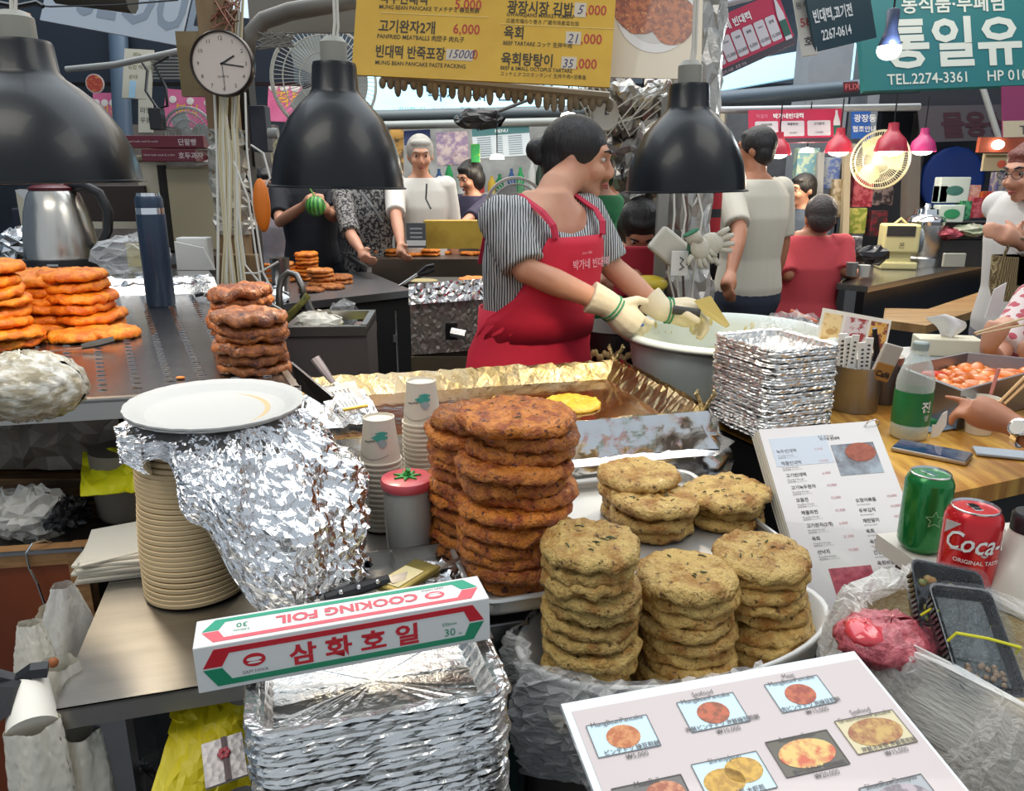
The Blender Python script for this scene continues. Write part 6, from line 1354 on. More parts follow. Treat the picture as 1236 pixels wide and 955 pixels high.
for i in range(9):
    for j in range(3): b.box(W_ * (.24 if j != 1 else .10), H_ * .028, .001, (W_ * (.2 + .27 * j), H_ * (.68 - .075 * i), .001))
o = obj('lettering', b, mat('pb_ink', rgb('6a7a86'), .5), t); o['kind'] = 'stuff'
o = obj('green_yellow_box', B().box(.06, .06, .12, bev=.003), mat('gy', rgb('2f8a4a'), .4, col2=rgb('c9c23a'), scale=10, thr=(.5, .55))); o.location = at(574, 185, d=5.3); tag(o, 'green and yellow carton standing under the price board', 'box')
o = obj('black_hat_pile', crumple(20, 10, lump_f(0, 0, 0, .17, .1, .06), .01), BLACK); o.location = at(578, 144, d=5.3); tag(o, 'black cap-like bundle lying on the rail under the blue sign', 'bundle')
def glowlamp(u, v, d, r_, lb, power=4, m=None, nm='small_lamp'):
    t = thing(nm, lb, 'lamp', at(u, v, d=d)); 
    if m is None: b = B(); b.lathe([(1e-4, .0), (r_, 0), (r_ * .8, r_ * .5), (1e-4, r_ * .7)], 24); obj('glowing_shade', b, bulbmat('lamp_glow', (1, .93, .8), 6), t, smooth=True)
    else:
        b = B(); b.shell([(r_, 0), (r_ * .97, r_ * .2), (r_ * .8, r_ * .75), (r_ * .45, r_ * 1.1), (r_ * .33, r_ * 1.3), (r_ * .3, r_ * 1.7), (1e-4, r_ * 1.75)], 32); obj('lamp_shade', b, m, t, smooth=True, ang=40)
        b = B(); b.ball((0, 0, .02 * r_), r_ * .72, sz=.42); obj('bulb', b, bulbmat('lamp_glow', (1, .93, .8), 6), t, smooth=True)
    b = B(); b.tube([(0, 0, r_ * .6 if m is None else r_ * 1.7), (0, 0, .30)], .004, 5); obj('cord', b, BLACK, t)
    l = bpy.data.lights.new('lamp_light', 'POINT'); l.energy = power; l.color = (1, .88, .68); l.shadow_soft_size = .04; o = bpy.data.objects.new('lamp_light', l); C.objects.link(o); o.parent = t; o.location = (0, 0, -r_ * .6)
    return t
glowlamp(686, 142, 3.3, .035, 'bright warm lamp glowing just above the hair of the cook', 3)
glowlamp(600, 192, 5.2, .05, 'small white glowing lamp under the price board', 4)
RS = mat('lamp_red', rgb('b0243a'), .35, coat=.4); PS = mat('lamp_magenta', rgb('b02a6a'), .35, coat=.4)
glowlamp(1075, 183, 4.3, .088, 'red bell pendant lamp in front of the cream fan', 6, RS, 'red_pendant')
glowlamp(1113, 183, 4.5, .075, 'magenta bell pendant lamp right of the red one', 5, PS, 'red_pendant')
glowlamp(939, 187, 4.6, .075, 'red pendant lamp just right of the polo-shirted man\'s head', 5, RS, 'red_pendant')
glowlamp(1012, 184, 4.6, .08, 'red pendant lamp under the bottle end of the small red menu', 5, RS, 'red_pendant')
glowlamp(974, 184, 4.9, .045, 'plain white glowing lamp between two red pendants', 4)
# big bulb hanging before the teal sign
t = thing('hanging_bulb', 'bare glowing energy bulb hanging in front of the teal sign', 'bulb', at(1073, 60, d=3.0))
b = B(); b.ball((0, 0, 0), .044, sz=.85, seg=24, rings=14); obj('glass_bulb', b, bulbmat('cool_bulb', (.9, .97, 1), 10), t, smooth=True)
b = B(); b.lathe([(.042, .012), (.030, .05), (.022, .075), (.024, .14), (1e-4, .15)], 24); obj('holder', b, mat('holder_blue', rgb('2a3452'), .4), t, smooth=True)
b = B(); b.tube([(0, 0, .14), (0, 0, .6)], .004, 5); obj('cord', b, BLACK, t)
l = bpy.data.lights.new('bulb_light', 'POINT'); l.energy = 6; l.color = (.9, .96, 1); o = bpy.data.objects.new('bulb_light', l); C.objects.link(o); o.parent = t; o.location = (0, -.1, -.03)
# ---- right signs
REDM = mat('banner_red', rgb('b32a4a'), .45); PANW = mat('banner_panel', rgb('c3bcc0'), .5)
def redmenu(tl, tr, bl, d, dr, lb, n, title, foot, bottle):
    t, W_, H_ = board('red_menu_banner', lb, 'banner', tl, tr, bl, d, REDM, dr=dr, th=.008)
    letters(t, [L(title, W_ * .26, H_ * .74, H_ * .17, bold=.025)], WHITE, z=.002)
    letters(t, [L('막걸리', W_ * .08, H_ * .76, H_ * .13)], mat('pale_pink', rgb('d88aa0'), .5), z=.002)
    sp_ = .84 / n
    for k in range(n):
        obj('price_panel', B().prism(rrect(W_ * sp_ * .88, H_ * .46, H_ * .04, 3, W_ * (.05 + sp_ * (k + .5)), H_ * .42), .001, (0, 0, .001)), PANW, t)
    its = []
    nm_ = ['녹두빈대떡', '해물파전', '고기완자', '모듬전', '육회', '육회탕탕이', '순대']
    for k in range(n):
        s1 = nm_[k % 7]; its += [L(s1, W_ * (.05 + sp_ * (k + .5)), H_ * .52, H_ * .42 * sp_ * W_ / H_ * (2.0 / len(s1)) * .55, align='CENTER', bold=.02), L('%d,000' % (5 + 5 * (k % 4)), W_ * (.05 + sp_ * (k + .5)), H_ * .26, H_ * .09, align='CENTER')]
    letters(t, its, INK, z=.003)
    obj('foot_strip', B().box(W_, H_ * .13, .001, (W_ / 2, H_ * .065, .001)), mat('foot_dark', rgb('3a3038'), .5), t)
    letters(t, [L(foot, W_ * .05, H_ * .03, H_ * .07)], mat('foot_txt', rgb('b9a8b0'), .5), z=.002)
    x = W_ * .94; b = B(); b.prism([(x - W_ * .035, H_ * .12), (x + W_ * .035, H_ * .12), (x + W_ * .035, H_ * .6), (x + W_ * .012, H_ * .85), (x + W_ * .012, H_ * .95), (x - W_ * .012, H_ * .95), (x - W_ * .012, H_ * .85), (x - W_ * .035, H_ * .6)], .001, (0, 0, .002)); obj('bottle_print', b, mat('bottle_pale', rgb('c8c2c4'), .4), t)
    obj('bottle_label_print', B().box(W_ * .07, H_ * .3, .001, (x, H_ * .34, .0035)), mat('bottle_green', rgb('2a5a4c'), .4), t)
redmenu((853, 26), (966, -22), (848, 104), 2.75, 2.9, 'large red drinks menu banner hanging right of the pancake poster', 7, '박가네 빈대떡', '국내산 100% 김치 사용 · 포장 가능', True)
redmenu((905, 133), (1018, 131), (904, 173), 4.8, 4.8, 'small red drinks menu behind the polo-shirted man', 3, '박가네빈대떡', '포장 택배 됩니다', True)
t, W_, H_ = board('stall_number_sign', 'narrow white sign with stall number 58 in red', 'sign', (972, -10), (990, -13), (969, 68), 3.4, mat('sign_white', rgb('b9b3a8'), .5))
letters(t, [L('동부A', W_ * .05, H_ * .75, H_ * .12), L('호', W_ * .22, H_ * .16, H_ * .16, bold=.02)], INK, z=.002); letters(t, [L('58', W_ * .15, H_ * .46, H_ * .19, bold=.01)], mat('num_red', rgb('a83a3a'), .5), z=.002)
t, W_, H_ = board('shop_sign', 'dark teal shop sign with phone number 2267-0614', 'sign', (989, -34), (1062, -44), (985, 63), 3.4, mat('sign_teal_dark', rgb('1c3a44'), .45), dr=3.7)
letters(t, [L('박가네', W_ * .18, H_ * .66, H_ * .22, bold=.03), L('빈대떡,고기전', W_ * .04, H_ * .38, H_ * .185, bold=.03, sx=1.0), L('2267-0614', W_ * .12, H_ * .13, H_ * .185, bold=.02)], WHITE, z=.002)
TEALS = mat('sign_teal', rgb('1e6f66'), .45, col2=rgb('1b6a70'), scale=1)
t, W_, H_ = board('green_shop_sign', 'big teal green shop sign with white Korean lettering and phone number', 'sign', (1052, -60), (1300, -66), (1043, 110), 4.4, TEALS, dr=4.5, th=.04)
s2 = W_ / 250.0
letters(t, [L('동식품·부폐님', 50 * s2, 88 * s2, 22 * s2, bold=.02), L('TEL.2274-3361', 28 * s2, 6 * s2, 17 * s2, bold=.01, sx=.95), L('HP 010', 148 * s2, 6 * s2, 17 * s2, bold=.01)], mat('sign_cream', rgb('cfd2c6'), .5), z=.003)
letters(t, [L('통일유', 26 * s2, 30 * s2, 60 * s2, bold=.03, sx=1.02)], mat('sign_cream', rgb('cfd2c6'), .5), z=.003)
t, W_, H_ = board('red_scrap_sign', 'small dark red sign with white letters under the glowing strip', 'sign', (1019, 99), (1036, 98), (1019, 111), 5.0, mat('dkred', rgb('5a1a24'), .5))
letters(t, [L('FLIX', W_ * .05, H_ * .2, H_ * .8)], mat('pale_red', rgb('d86a6a'), .5), z=.002)
t, W_, H_ = board('blue_notice', 'small blue notice with white Korean letters', 'sign', (1029, 134), (1052, 134), (1028, 167), 5.0, mat('notice_blue', rgb('2a5aa8'), .5))
letters(t, [L('광장동', W_ * .1, H_ * .62, H_ * .3, bold=.02), L('협조안내', W_ * .03, H_ * .25, H_ * .24, bold=.02)], WHITE, z=.002)
t, W_, H_ = board('dark_back_sign', 'unlit dark shop sign with brown Korean letters at right', 'sign', (1112, 128), (1212, 126), (1112, 172), 6.0, mat('sign_dim', rgb('4a4448'), .6), dr=6.2)
letters(t, [L('물용상', W_ * .25, H_ * .18, H_ * .75, bold=.04, sx=1.15)], mat('sign_brown', rgb('3a1c24'), .6), z=.003)
t, W_, H_ = board('maroon_sign', 'maroon and cream sign at the right picture edge', 'sign', (1217, 104), (1260, 103), (1211, 166), 4.4, mat('maroon', rgb('7a2450'), .5)); obj('cream_foot', B().box(W_, H_ * .32, .001, (W_ / 2, H_ * .16, .001)), mat('cream_foot', rgb('b5a78c'), .5), t); letters(t, [L('TO', W_ * .45, H_ * .05, H_ * .25)], INK, z=.003)
t = thing('lit_strip_sign', 'orange lit strip sign with a glowing bulb in front at right', 'sign', at(1208, 175, d=4.6)); obj('panel', B().box(.27, .03, .085), mat('strip_orange', rgb('b5583a'), .5), t); b = B(); b.ball((-.035, -.03, .0), .034, sz=.8); obj('bulb', b, bulbmat('lamp_glow', (1, .93, .8), 6), t, smooth=True)
o = obj('price_card', B().box(.15, .02, .10), mat('card_cream2', rgb('b8aa88'), .5, col2=rgb('b8aa88'))); o.location = at(1201, 196, d=4.7); tag(o, 'cream price card with red blob under the lit strip sign', 'sign'); obj('red_blob', B().ball((.035, -.012, -.01), .028, sy=.1, sz=.8), mat('blob_red', rgb('c85a40'), .5), o); obj('header', B().box(.13, .002, .016, (0, -.011, .035)), mat('olive', rgb('6a6240'), .5), o)
CY2 = mat('sky_panel_cyan', rgb('9ccfe8'), .5, emit=.85)  # bright sky-blue patches built as emissive panels, not screens
for (tl_, tr_, bl_, d_, lb) in (((852, 82), (974, 60), (856, 112), 6.4, 'glowing pale blue panel behind the red menu banner'), ((1019, 40), (1041, 36), (1019, 98), 6.4, 'narrow glowing pale blue strip left of the teal sign'), ((700, 96), (742, 96), (706, 130), 6.4, 'glowing blue panel piece above the cook')):
    board('sky_glow_panel', lb, 'backlit screen', tl_, tr_, bl_, d_, CY2, th=.03)
GCOL = mat('concrete_grey', rgb('8a9098'), .6, col2=rgb('7a8088'), scale=3)
for (u, w_, d_, lb, z1) in ((992, 50, 5.6, 'broad pale grey pillar behind the stall number sign', 3.6), (1047, 14, 5.7, 'narrow grey pillar left of the teal sign', 3.0)):
    p = at(u, 90, d=d_); o = obj('grey_column', B().box(w_ / 940 * d_, .3, z1, (0, 0, 0), base=True), GCOL); o.location = (p.x, p.y, 0); tag(o, lb, 'column')
pole('steel_beam', 'dark horizontal beam across the right side below the lit panels', 'beam', ((860, 121), (1060, 104), (1110, 102)), .055, mat('beam_slate', rgb('4c5a66'), .5, .3), 5.2)
pole('steel_rail', 'pale rail carrying the small red menu and blue notice', 'rail', ((866, 133), (1110, 129)), .022, mat('rail_pale', rgb('a3a7aa'), .45, .3), 4.9)
pole('steel_rail', 'upper thin wires running above the red drinks banner', 'rail', ((850, 12), (960, -18)), .012, mat('rail_pale', rgb('a3a7aa'), .45, .3), 3.0)
for (u, v0, v1, w_, lb, c_) in ((1100, 180, 300, .06, 'grey door post right of the cream fan', '6f675f'), (990, 185, 260, .03, 'slim grey post behind the red-shirted diner', '8a8a88'), (1022, 185, 290, .03, 'slim cream post beside the hanging goods', 'a89a80'), (870, 130, 240, .03, 'slim cream post left of the polo-shirted man', 'a39a84')):
    p, p2 = at(u, v0, d=5.2), at(u - 3, v1, d=5.2); o = obj('stall_post', B().tube([p, p2], w_, 4), mat('post_' + c_, rgb(c_), .5)); tag(o, lb, 'post')
# dark closed stalls beyond on the right
t = thing('dark_shutter', 'dark closed shop front behind the right stalls', 'shop front', at(1150, 230, d=6.6)); obj('front', B().box(1.9, .1, 2.2, (.3, .1, -.3)), mat('dark_front', rgb('171b24'), .6), t); obj('blue_tarp', B().ball((-.02, .0, .08), .28, sy=.1), mat('tarp_blue', rgb('1c3f8f'), .5), t, smooth=True); obj('post', B().box(.08, .1, 2, (-.35, 0, -.2)), mat('dkpost', rgb('3c3a3a'), .5), t)
t = thing('steel_beam_dark', 'dark beam above the closed shop front', 'beam', at(1160, 118, d=6.3)); obj('beam', B().box(1.6, .15, .22), mat('bdk', rgb('2a2c34'), .6), t)
pole('diagonal_pipe', 'diagonal grey pipe below the teal sign at right', 'pipe', ((1183, 96), (1206, 168)), .02, mat('pipe_pale', rgb('9a9b98'), .5), 5.4)
# ---- right counter with steel top
t = thing('long_stall_counter', 'long dark stall counter with steel top behind the red-shirted diner', 'counter', (0, 0, 0))
zc = .92
c1 = [at(1010, 342, z=zc), at(1048, 346, z=zc), at(1196, 316, z=zc), at(1330, 290, z=zc), at(1290, 270, z=zc), at(1090, 296, z=zc)]
b = B(); b.prism([(p.x, p.y) for p in c1], .03, (0, 0, zc - .03)); obj('counter_top', b, mat('counter_steel', (.52, .50, .46), .18, .9, obj=False), t)
b = B(); b.hexa([Vector((p.x, p.y + .05, .0)) for p in (c1[1], c1[2], c1[4], c1[5])], [Vector((p.x, p.y + .03, zc - .03)) for p in (c1[1], c1[2], c1[4], c1[5])]); obj('counter_front', b, mat('counter_black', rgb('20242a'), .35, coat=.2), t)
b = B(); b.hexa([Vector((p.x, p.y + .05, .0)) for p in (c1[2], c1[3], c1[4], c1[5])], [Vector((p.x, p.y + .03, zc - .03)) for p in (c1[2], c1[3], c1[4], c1[5])]); obj('counter_front', b, mat('counter_black', rgb('20242a'), .35), t)
bz2 = .80
t = thing('wooden_bench', 'pale wooden bench running in front of the dark counter', 'bench', (0, 0, 0))
bb_ = [at(1066, 386, z=bz2), at(1118, 393, z=bz2), at(1200, 368, z=bz2), at(1330, 325, z=bz2), at(1330, 312, z=bz2), at(1190, 350, z=bz2), at(1120, 373, z=bz2), at(1068, 372, z=bz2)]
b = B(); b.prism([(p.x, p.y) for p in bb_], .04, (0, 0, bz2 - .04)); obj('seat', b, mat('bench_wood', rgb('a98456'), .5, col2=rgb('8a6840'), scale=4, stretch=(1, 5, 1)), t)
for i in (0, 2, 3): p = bb_[i]; obj('leg', B().box(.05, .05, bz2 - .04, (p.x, p.y + .04, 0), base=True), DARKM, t)
# urn, heater
t = thing('steel_urn', 'large round stainless soup urn with lid on the far counter', 'urn', at(1110, 321, z=zc))
k = 4.95 / 940
b = B(); b.lathe([(1e-4, 0), (19 * k, 0), (20 * k, 4 * k), (20 * k, 10 * k), (18 * k, 12 * k), (18.5 * k, 20 * k), (20 * k, 22 * k), (20 * k, 50 * k), (1e-4, 50 * k)], 40); obj('body', b, STEEL, t, smooth=True, ang=40)
b = B(); b.lathe([(21 * k, 48 * k), (22 * k, 52 * k), (20 * k, 56 * k), (14 * k, 60 * k), (13 * k, 66 * k), (4 * k, 68 * k), (3 * k, 72 * k), (1e-4, 72 * k)], 40); obj('lid', b, CHROME, t, smooth=True, ang=40)
t = thing('tabletop_heater', 'cream upright tabletop fan heater with dark grille on the far counter', 'heater', at(1080, 324, z=zc), R(-12)); t.scale = (1.3,) * 3
CRM = mat('heater_cream', rgb('cfc690'), .4)
b = B(); b.box(.16, .13, .035, base=True, bev=.008); b.box(.10, .09, .05, (0, 0, .03), base=True); b.box(.155, .12, .13, (0, 0, .075), base=True, bev=.01); obj('body', b, CRM, t)
obj('grille', B().box(.12, .006, .045, (-.008, -.061, .175)), mat('grille', rgb('2b2a28'), .5), t); b = B(); b.lathe([(1e-4, 0), (.055, 0), (.055, .02), (1e-4, .02)], 24, rot=(0, R(90), 0), loc=(.075, 0, .13)); obj('side_fan', b, mat('fan_grey', rgb('5f6a74'), .5), t)
b = B(); text_into(b, '온', -.012, .1, .03); obj('lettering', B().merge(b.bm, (0, -.0615, 0), rot=Matrix.Rotation(R(90), 4, 'X')), INK, t)
b = B(); b.tube([(-.03, 0, .2), (0, 0, .23), (.03, 0, .2)], .006, 6); obj('handle', b, CRM, t)
random.seed(60)
def goods(u, v, w_, h_, d_, nm, lb, cat, col, col2=None, dep=.08, yaw=0, z=None, group=None, sc_=30):
    p = at(u, v, d=d_); k = d_ / 940
    if z is not None: p = at(u, 318, z=zc); k = 5.0 / 940; p.z += z * k
    o = obj(nm, B().box(w_ * k, dep, h_ * k, base=True, bev=min(w_, h_) * k * .04), mat('g_' + col + (col2 or ''), rgb(col), .45, col2=rgb(col2) if col2 else None, scale=sc_, thr=(.45, .55))); o.location = p; o.rotation_euler = (0, 0, yaw); tag(o, lb, cat, group); return o
goods(1146, 245, 36, 30, 4.9, 'dish_box', 'white box printed with a green dish, topmost by the urn', 'box', 'c9d4ce', 'c9d4ce'); 
o = bpy.data.objects['dish_box']; obj('dish_print', B().ball((0, -.042, .075), .055, sy=.03, sz=.55), mat('dish_green', rgb('3f6f66'), .4), o)
goods(1143, 268, 30, 20, 4.8, 'dish_box', 'white box printed with a green dish, below the first', 'box', 'c2cfc6'); obj('dish_print', B().ball((0, -.042, .05), .05, sy=.03, sz=.6), mat('dish_green2', rgb('2f8a5a'), .4), bpy.data.objects['dish_box.001'])
for (u, v, w_, h_, c_, c2_, nm, lb) in ((1160, 265, 12, 22, '1f6a44', '4fa070', 'green_carton', 'green carton beside the printed dish boxes'), (1171, 240, 14, 16, 'c98a80', 'd9b0a0', 'pink_carton', 'small salmon carton on top of the red cartons'), (1172, 263, 16, 24, 'a01f30', 'c2606a', 'red_carton', 'red carton stack right of the green carton'), (1184, 262, 13, 30, 'b0561f', 'c2342a', 'orange_carton', 'orange and red carton at the shelf end'), (1203, 262, 22, 52, 'a39a90', '5a5a86', 'patterned_panel', 'tall patterned panel with purple writing at right'), (1133, 245, 10, 20, 'a9c0b8', None, 'pale_tub', 'pale tub behind the steel urn')):
    goods(u, v, w_, h_, 4.9, nm, lb, 'box', c_, c2_)
# heaps of packed food on the counter at right
for (u, v, w_, c_, c2_, lb, nm) in ((1140, 282, 22, '8a2a3c', 'a8505a', 'dark red packets heap beside the urn', 'packet_heap'), (1172, 278, 26, '7a8a6a', 'b9b9a8', 'greenish packet heap behind the pink packets', 'packet_heap'), (1198, 280, 20, '5a4a44', '8a7a70', 'brown packet heap under the patterned panel', 'packet_heap')):
    o = obj(nm, crumple(16, 8, lump_f(0, 0, 0, w_ / 940 * 4.4, .09, .035), .008), mat('h_' + c_, rgb(c_), .35, col2=rgb(c2_), scale=20)); o.location = at(u, v, d=4.8); tag(o, lb, 'packets')
for k in range(5): goods(1152, 306 - 5 * k, 34, 4, 4.2, 'pink_packet', 'flat packet number layer in the pink pile right of the urn, colour %s' % ('pale pink', 'rose', 'cream pink', 'light green', 'green')[4 - k], 'packet', ('c2988c', 'b57f78', 'c9a898', '9aa870', '7f9a4a')[4 - k], yaw=-.2 + .05 * k, z=4.2 * (k + 1))
for k in range(4): goods(1185, 300 - 4 * k, 36, 3.4, 4.3, 'silver_packet', ('grey-white packet lowest of the pale pile at right', 'grey packet second up in the pale pile at right', 'white packet third up in the pale pile at right', 'top packet of the pale pile at right')[k], 'packet', ('8f8f86', 'a9a9a0', 'b5b5ae', 'c2c2ba')[k], yaw=.15 * k - .2, z=3.5 * (k + 2))
goods(1150, 322, 26, 16, 4.0, 'white_plate_disc', 'white plastic plate standing on the steel counter top', 'plate', 'b5b2a2', dep=.02)
for (u, v, w_, h_, c_, lb, nm) in ((1027, 333, 14, 16, '8b8b88', 'steel cup on the diner\'s counter', 'steel_cup'), (1042, 334, 14, 14, 'c4c2bc', 'white paper cup beside the diner\'s elbow', 'paper_cup')):
    p = at(u, v, d=4.0); k = 4.0 / 940; o = obj(nm, B().lathe([(1e-4, 0), (w_ * k * .42, 0), (w_ * k * .5, h_ * k), (1e-4, h_ * k)], 24), mat('cupc' + c_, rgb(c_), .4, .6 if nm == 'steel_cup' else 0), None, smooth=True, ang=40); o.location = p; tag(o, lb, 'cup')
o = obj('black_cloth', crumple(14, 8, lump_f(0, 0, 0, .09, .06, .05), .006), BLACK); o.location = at(1053, 308, d=4.2); tag(o, 'black cloth bundle on the counter left of the heater', 'cloth')
goods(1028, 318, 12, 32, 4.3, 'milk_carton', 'white carton standing beside the diner', 'carton', 'b9b7b0', '6a6a6a')
# hanging goods behind the diner
for (u, v, w_, h_, c_, c2_, lb) in ((1037, 250, 24, 36, '9a2438', 'c8606a', 'red snack bags hanging under the cream fan'), (1061, 248, 26, 34, '2a2228', '8a7a78', 'dark boxes hanging right of the red snack bags'), (1028, 282, 26, 30, '8a9a3a', 'c9c26a', 'yellow-green bags hanging above the white carton'), (1056, 285, 20, 30, '7a2432', '3a2a2c', 'maroon bags hanging behind the heater'), (998, 228, 22, 36, '8a94a0', '3f5a9a', 'grey and blue packages hanging behind the diner\'s head'), (970, 225, 26, 44, '9fb09a', '5a8a9a', 'pale green bags hanging right of the polo-shirted man'), (1006, 262, 12, 44, 'b5a890', '8a7a5a', 'cream packages on the slim post'), (1020, 205, 18, 30, 'a8a098', '5a5858', 'grey paper bags above the red snack bags'), (1035, 228, 16, 26, 'bdb27a', 'a89a5a', 'yellow paper notice beside the cream fan')):
    goods(u, v, w_, h_, 5.3, 'hanging_goods', lb, 'goods', c_, c2_, sc_=24)
t = thing('goods_cabinet', 'dark shelf cabinet behind the hanging goods', 'cabinet', at(1010, 260, d=6.2)); obj('cabinet_back', B().box(1.2, .1, 1.2, (-.1, 0, -.35)), mat('cab_back', rgb('2c2a2c'), .6), t)
# ---- centre: neighbouring stall cooking area
zt = .90
t = thing('far_steel_table', 'steel table with orange pancake piles in the neighbouring stall', 'table', (0, 0, 0))
f = [at(300, 372, z=zt), at(497, 350, z=zt), at(445, 328, z=zt), at(300, 334, z=zt)]
b = B(); b.hexa([p + Vector((0, 0, -.035)) for p in f], f); obj('table_top', b, mat('far_steel', (.36, .36, .37), .3, .9, obj=False), t)
b = B(); b.hexa([Vector((p.x, p.y + .02, 0)) for p in f], [Vector((p.x, p.y + .02, .86)) for p in f]); obj('dark_body', b, mat('dk_body', rgb('151516'), .7), t)
b = B(); b.box(.05, .05, .8, (f[1].x - .10, f[1].y - .03, 0), base=True); obj('foil_leg', b, FOILT, t)
b = B(); b.box(.6, .03, .04, (f[1].x - .38, f[1].y - .05, .66)); obj('foil_rail', b, FOILT, t)
fm = []
for i in range(3): me = pancake_mesh(.07, .022, 120 + i, seg=28, rough=.002); me.materials.append(ORG); fm.append(me)
def fheap(u, v, n, sc_, lb, grp, nm='orange_pancake', m=None, seed=1, drift=(0, 0), th=.022):
    p = at(u, v, z=zt); stack(nm, p.x, p.y, zt + .001, n, fm, th, sc_, lb + ', topmost', lb, grp, seed=seed, m=m, bits=False, drift=drift, jit=.01)
fheap(372, 338, 7, .95, 'orange pancake in the neighbour\'s tallest pile behind the steel cup', 'orange pancakes in the tallest far pile', seed=71)
fheap(388, 345, 4, 1.0, 'orange pancake in the neighbour\'s pile before the tallest one', 'orange pancakes in the front far pile', m=KIML, seed=72, th=.023)
fheap(412, 342, 2, 1.0, 'brownish pancake spread at the right end of the neighbour\'s piles', 'brownish far pancakes', m=KIM, seed=73)
fheap(378, 352, 1, .9, 'single pancake lying at the table edge, left piece', 'single far pancakes', m=KIM, seed=74); fheap(402, 349, 1, .85, 'single pancake lying at the table edge, right piece', 'single far pancakes', m=KIM, seed=75)
fheap(345, 340, 5, .9, 'pancake in the neighbour\'s pile just behind the steel cup', 'pancakes behind the steel cup', m=KIML, seed=76)
t = thing('wire_basket', 'small basket of waffle-like orange cakes behind the looped cords', 'basket', at(326, 350, z=zt)); 
for i in range(4):
    for j in range(5): obj('cake_piece', B().box(.028, .05, .016, (-.055 + i * .031, 0, .02 + j * .026), bev=.003), ORG, t)
p = at(341, 360, z=zt)
t = thing('steel_tumbler', 'tall brushed steel tumbler behind the sink tap', 'tumbler', p); b = B(); b.lathe([(1e-4, 0), (.036, 0), (.045, .19), (.043, .19), (.034, .01), (1e-4, .01)], 32); obj('body', b, STEEL, t, smooth=True, ang=50)
random.seed(61)
o = obj('foil_heap', crumple(24, 12, lump_f(0, 0, 0, .12, .08, .07), .008), FOIL); o.location = at(315, 360, z=zt + .02); tag(o, 'crumpled foil heap left of the steel tumbler', 'foil')
o = obj('black_bundle', crumple(12, 8, lump_f(0, 0, 0, .06, .05, .06), .005), BLACK); o.location = at(296, 352, d=2.7); tag(o, 'black cloth bundle at the foot of the wooden pillar', 'bundle')
t = thing('sink_tap', 'curved grey gooseneck tap with black nozzle and yellow rag over the sink', 'tap', (0, 0, 0))
b = B(); b.tube([at(u, v, d=2.8) for u, v in ((337, 400), (337, 350), (340, 336), (348, 329), (358, 332), (364, 345), (368, 360))], .012, 10); obj('spout_pipe', b, mat('tap_grey', rgb('8a8886'), .35, .8), t, smooth=True)
b = B(); b.tube([at(366, 356, d=2.8), at(374, 380, d=2.8)], [.014, .026], 12); obj('nozzle', b, BLACK, t, smooth=True, ang=50)
b = B(); b.tube([at(372, 356, d=2.78), at(362, 368, d=2.77), at(345, 385, d=2.78)], [.014, .012, .018], 7, flat=.5); obj('yellow_rag', b, mat('rag', rgb('a8a04a'), .8, col2=rgb('6a7048'), scale=40), t)
t = thing('steel_sink', 'grey steel sink box below the tap', 'sink', at(396, 440, d=2.5) + Vector((0, 0, -.3)), R(4))
sx_ = 96 / 940 * 2.5
obj('front_panel', B().box(sx_, .01, .46, (0, 0, .19)), mat('sink_front', rgb('76706e'), .45, .5), t); b = B(); b.box(sx_ * 1.0, .03, .03, (0, 0, .41)); b.box(sx_, .02, .03, (0, .3, .41)); b.box(.02, .3, .03, (sx_ / 2 - .01, .15, .41)); b.box(.02, .3, .03, (-sx_ / 2 + .01, .15, .41)); obj('rim', b, STEEL, t)
obj('side_panel', B().box(.01, .3, .42, (sx_ / 2 - .005, .15, .2)), mat('sink_front', rgb('76706e'), .45, .5), t); obj('bottom', B().box(sx_, .3, .01, (0, .15, .2)), STEELD, t)
t = thing('bag_in_sink', 'white plastic bag with red underside lying over the sink', 'bag', at(382, 398, d=2.62))
random.seed(62)
obj('bag_film', crumple(22, 10, lump_f(.0, .02, .02, .085, .07, .038), .004), WB, t); obj('red_tray', B().box(.13, .08, .015, (0, 0, -.008), bev=.005), mat('maroon_tray', rgb('8a3444'), .4), t)
o = obj('yellow_sponge', B().box(.07, .05, .02, bev=.006), mat('sponge', rgb('c9c43a'), .8)); o.location = at(418, 404, d=2.62); o.rotation_euler = (0, .1, 0); tag(o, 'yellow sponge on the sink rim', 'sponge')
o = obj('clear_bag', crumple(14, 8, lump_f(0, 0, 0, .05, .04, .05), .006), BAG); o.location = at(415, 380, d=2.8); tag(o, 'clear bag standing behind the sink', 'bag')
goods(441, 402, 24, 12, 2.95, 'spice_tins', 'brown spice tins on the dark shelf beyond the sink', 'tin', '6a5850', '8a6a60')
# stove wrapped in foil
t = thing('foil_stove', 'stove wrapped in foil left of the cook', 'stove', (0, 0, 0))
a_, b_ = at(494, 345, d=3.3), at(590, 338, d=3.3); bx_ = (a_ + b_) / 2
random.seed(63)
def sf(s_, t_):
    p = a_.lerp(b_, s_); z = a_.z + (b_.z - a_.z) * s_ - .30 * t_; return Vector((p.x, p.y, z)), Vector((0, -1, 0))
obj('foil_front', crumple(34, 20, sf, .0022), mat('stove_foil', rgb('a39b92'), .4, .45, bump=.4, scale=14), t)
def sf2(s_, t_):
    p = a_.lerp(b_, s_); z = a_.z + (b_.z - a_.z) * s_ + .01 - .085 * t_; return Vector((p.x, p.y - .02 - .02 * t_, z)), Vector((0, -1, 0))
obj('foil_skirt', crumple(34, 7, sf2, .0014), FOILS, t)
obj('body', B().box((b_ - a_).length, .45, .7, ((a_.x + b_.x) / 2, a_.y + .24, a_.z - .72), base=True), mat('stove_body', rgb('4a443c'), .5, .4), t)
